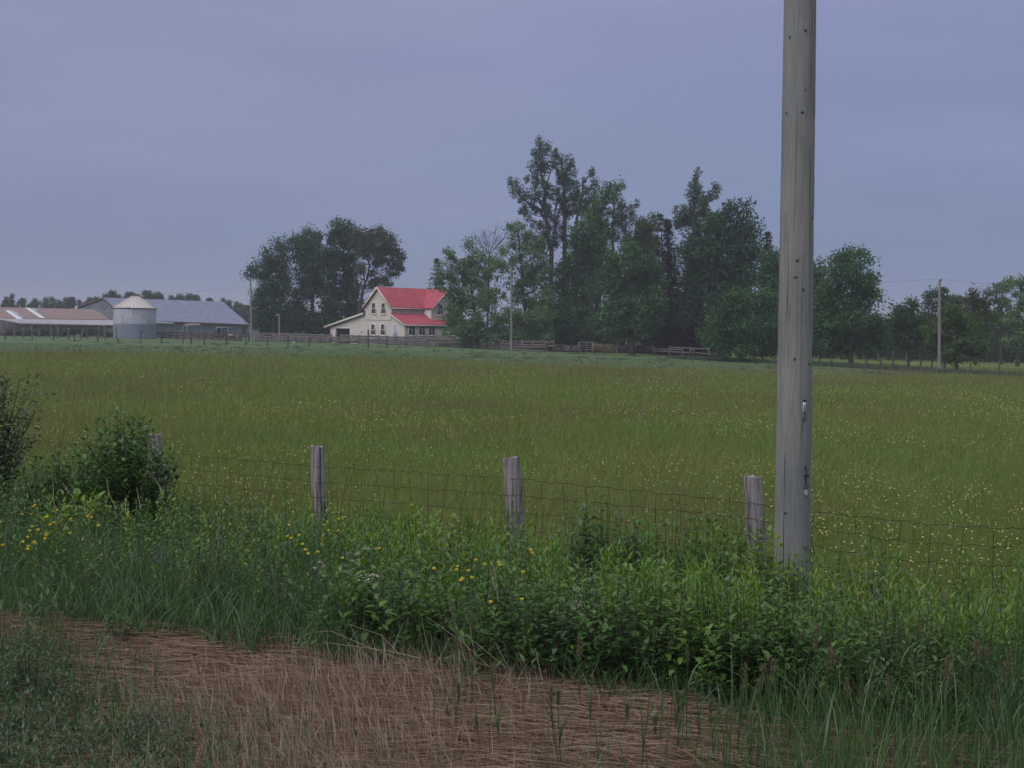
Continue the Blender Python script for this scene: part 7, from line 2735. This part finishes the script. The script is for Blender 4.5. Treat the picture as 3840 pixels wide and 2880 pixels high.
z2 = lambda x0, pts: [(x0 + a / 1.885, 2000 + b / 1.885) for a, b in pts]
A_ = 'thin bleached stalk sprawling over the straw edge in the middle of the bank'
for pts in ([(1280, 885), (1050, 830), (590, 770)], [(1150, 900), (900, 800), (640, 690), (520, 700)], [(1130, 860), (1000, 720), (760, 640)], [(1360, 930), (1310, 740), (1280, 575)], [(1590, 900), (1540, 700), (1480, 500)],
            [(1140, 1060), (1130, 860)], [(1880, 950), (1700, 800), (1450, 610)], [(1760, 940), (1600, 890), (1430, 880), (1300, 900)], [(1780, 960), (1560, 760), (1320, 590)], [(1010, 1000), (1020, 850), (1012, 740)], [(870, 960), (840, 800), (780, 640)],
            [(440, 1190), (438, 1030)], [(1700, 1080), (1650, 900), (1560, 700)], [(1340, 1000), (1440, 830), (1480, 740)], [(1240, 900), (960, 935), (740, 930)], [(1660, 860), (1620, 640), (1580, 560)], [(960, 950), (955, 870), (950, 800)]):
    dry_stalk(A_, z2(900, pts), 7.2, 7.35, .0017, 'bleached stalks sprawling in the middle')
B_ = 'long bleached stalk slanting through the dogwood below the pole'
for pts in ([(600, 1370), (520, 1120), (300, 890), (20, 610)], [(1100, 1170), (800, 1100), (490, 1125)], [(985, 505), (940, 290), (890, 140)], [(540, 1130), (400, 960), (240, 700), (180, 600)], [(2149, 1270), (2000, 1190), (1930, 1165)]):
    dry_stalk(B_, z2(2700, pts), 7.0, 8.2, .0024, 'long bleached stalks below the pole')
for pts in ([(130, 480), (100, 230)], [(110, 400), (70, 240)], [(580, 1290), (810, 1100)], [(60, 1180), (210, 960), (100, 760)], [(440, 1040), (390, 810)], [(380, 1050), (760, 1220)], [(940, 1150), (1300, 1230), (1360, 1250)], [(560, 1300), (330, 1110)]):
    dry_stalk('short bleached stalk caught in the weeds left of the pole', z2(1800, pts), 6.9, 7.1, .0018, 'short bleached stalks left of the pole')
z5 = lambda pts: [(a / 2.911, 1380 + b / 2.911) for a, b in pts]
for pts in ([(1270, 1650), (1255, 1510), (1190, 1380), (1165, 1200)], [(595, 1560), (585, 1400), (575, 1200)], [(830, 1530), (790, 1400), (680, 1260)], [(1370, 1570), (1370, 1430)], [(1790, 1370), (1690, 1200)], [(1540, 1560), (1490, 1300)], [(930, 1600), (915, 1420)]):
    dry_stalk('pale bleached stem at the foot of the large-leaved shrub', z5(pts), 12.4, 12.6, .0034, 'bleached stems under the large-leaved shrub')
z4 = lambda pts: [(2800 + a / 2.074, 1600 + b / 2.074) for a, b in pts]
for pts in ([(1370, 1400), (1280, 1200)], [(1550, 1450), (1500, 1220)], [(2020, 1430), (1905, 1130)], [(1440, 1280), (1450, 1160)], [(980, 1300), (955, 1150)], [(745, 1350), (710, 1120)], [(1710, 1600), (1730, 1250)], [(1640, 1300), (1600, 1180)], [(2150, 1320), (2120, 1200)],
            [(530, 1000), (505, 880)], [(850, 790), (848, 700)]):
    o = MB().tube(np.array([W(a, b, 9.3) for a, b in z4(pts)]), [.004, .0025], 5).build('dead_stem', M['deadstem'], None, origin=W(*z4(pts)[0], 9.3))
    tag(o, 'thin dark dead stem among the goldenrod right of the pole', 'stalk', 'dark dead stems right of the pole')
M_ = None

# ---------------------------------------------------------------- haze over the farm
hz = bpy.data.materials.new('haze')
hz.use_nodes = True
hz.node_tree.nodes.clear()
ho = N(hz.node_tree, 'ShaderNodeOutputMaterial')
pv = N(hz.node_tree, 'ShaderNodeVolumePrincipled')
pv.inputs['Color'].default_value = (0.80, 0.86, 1.0, 1)
pv.inputs['Density'].default_value = 0.00055
pv.inputs['Anisotropy'].default_value = 0.2
hz.node_tree.links.new(pv.outputs[0], ho.inputs['Volume'])
tag(MB().box((0, 1400, 18.5), (3800, 3700, 47)).build('haze', hz), kind='stuff')
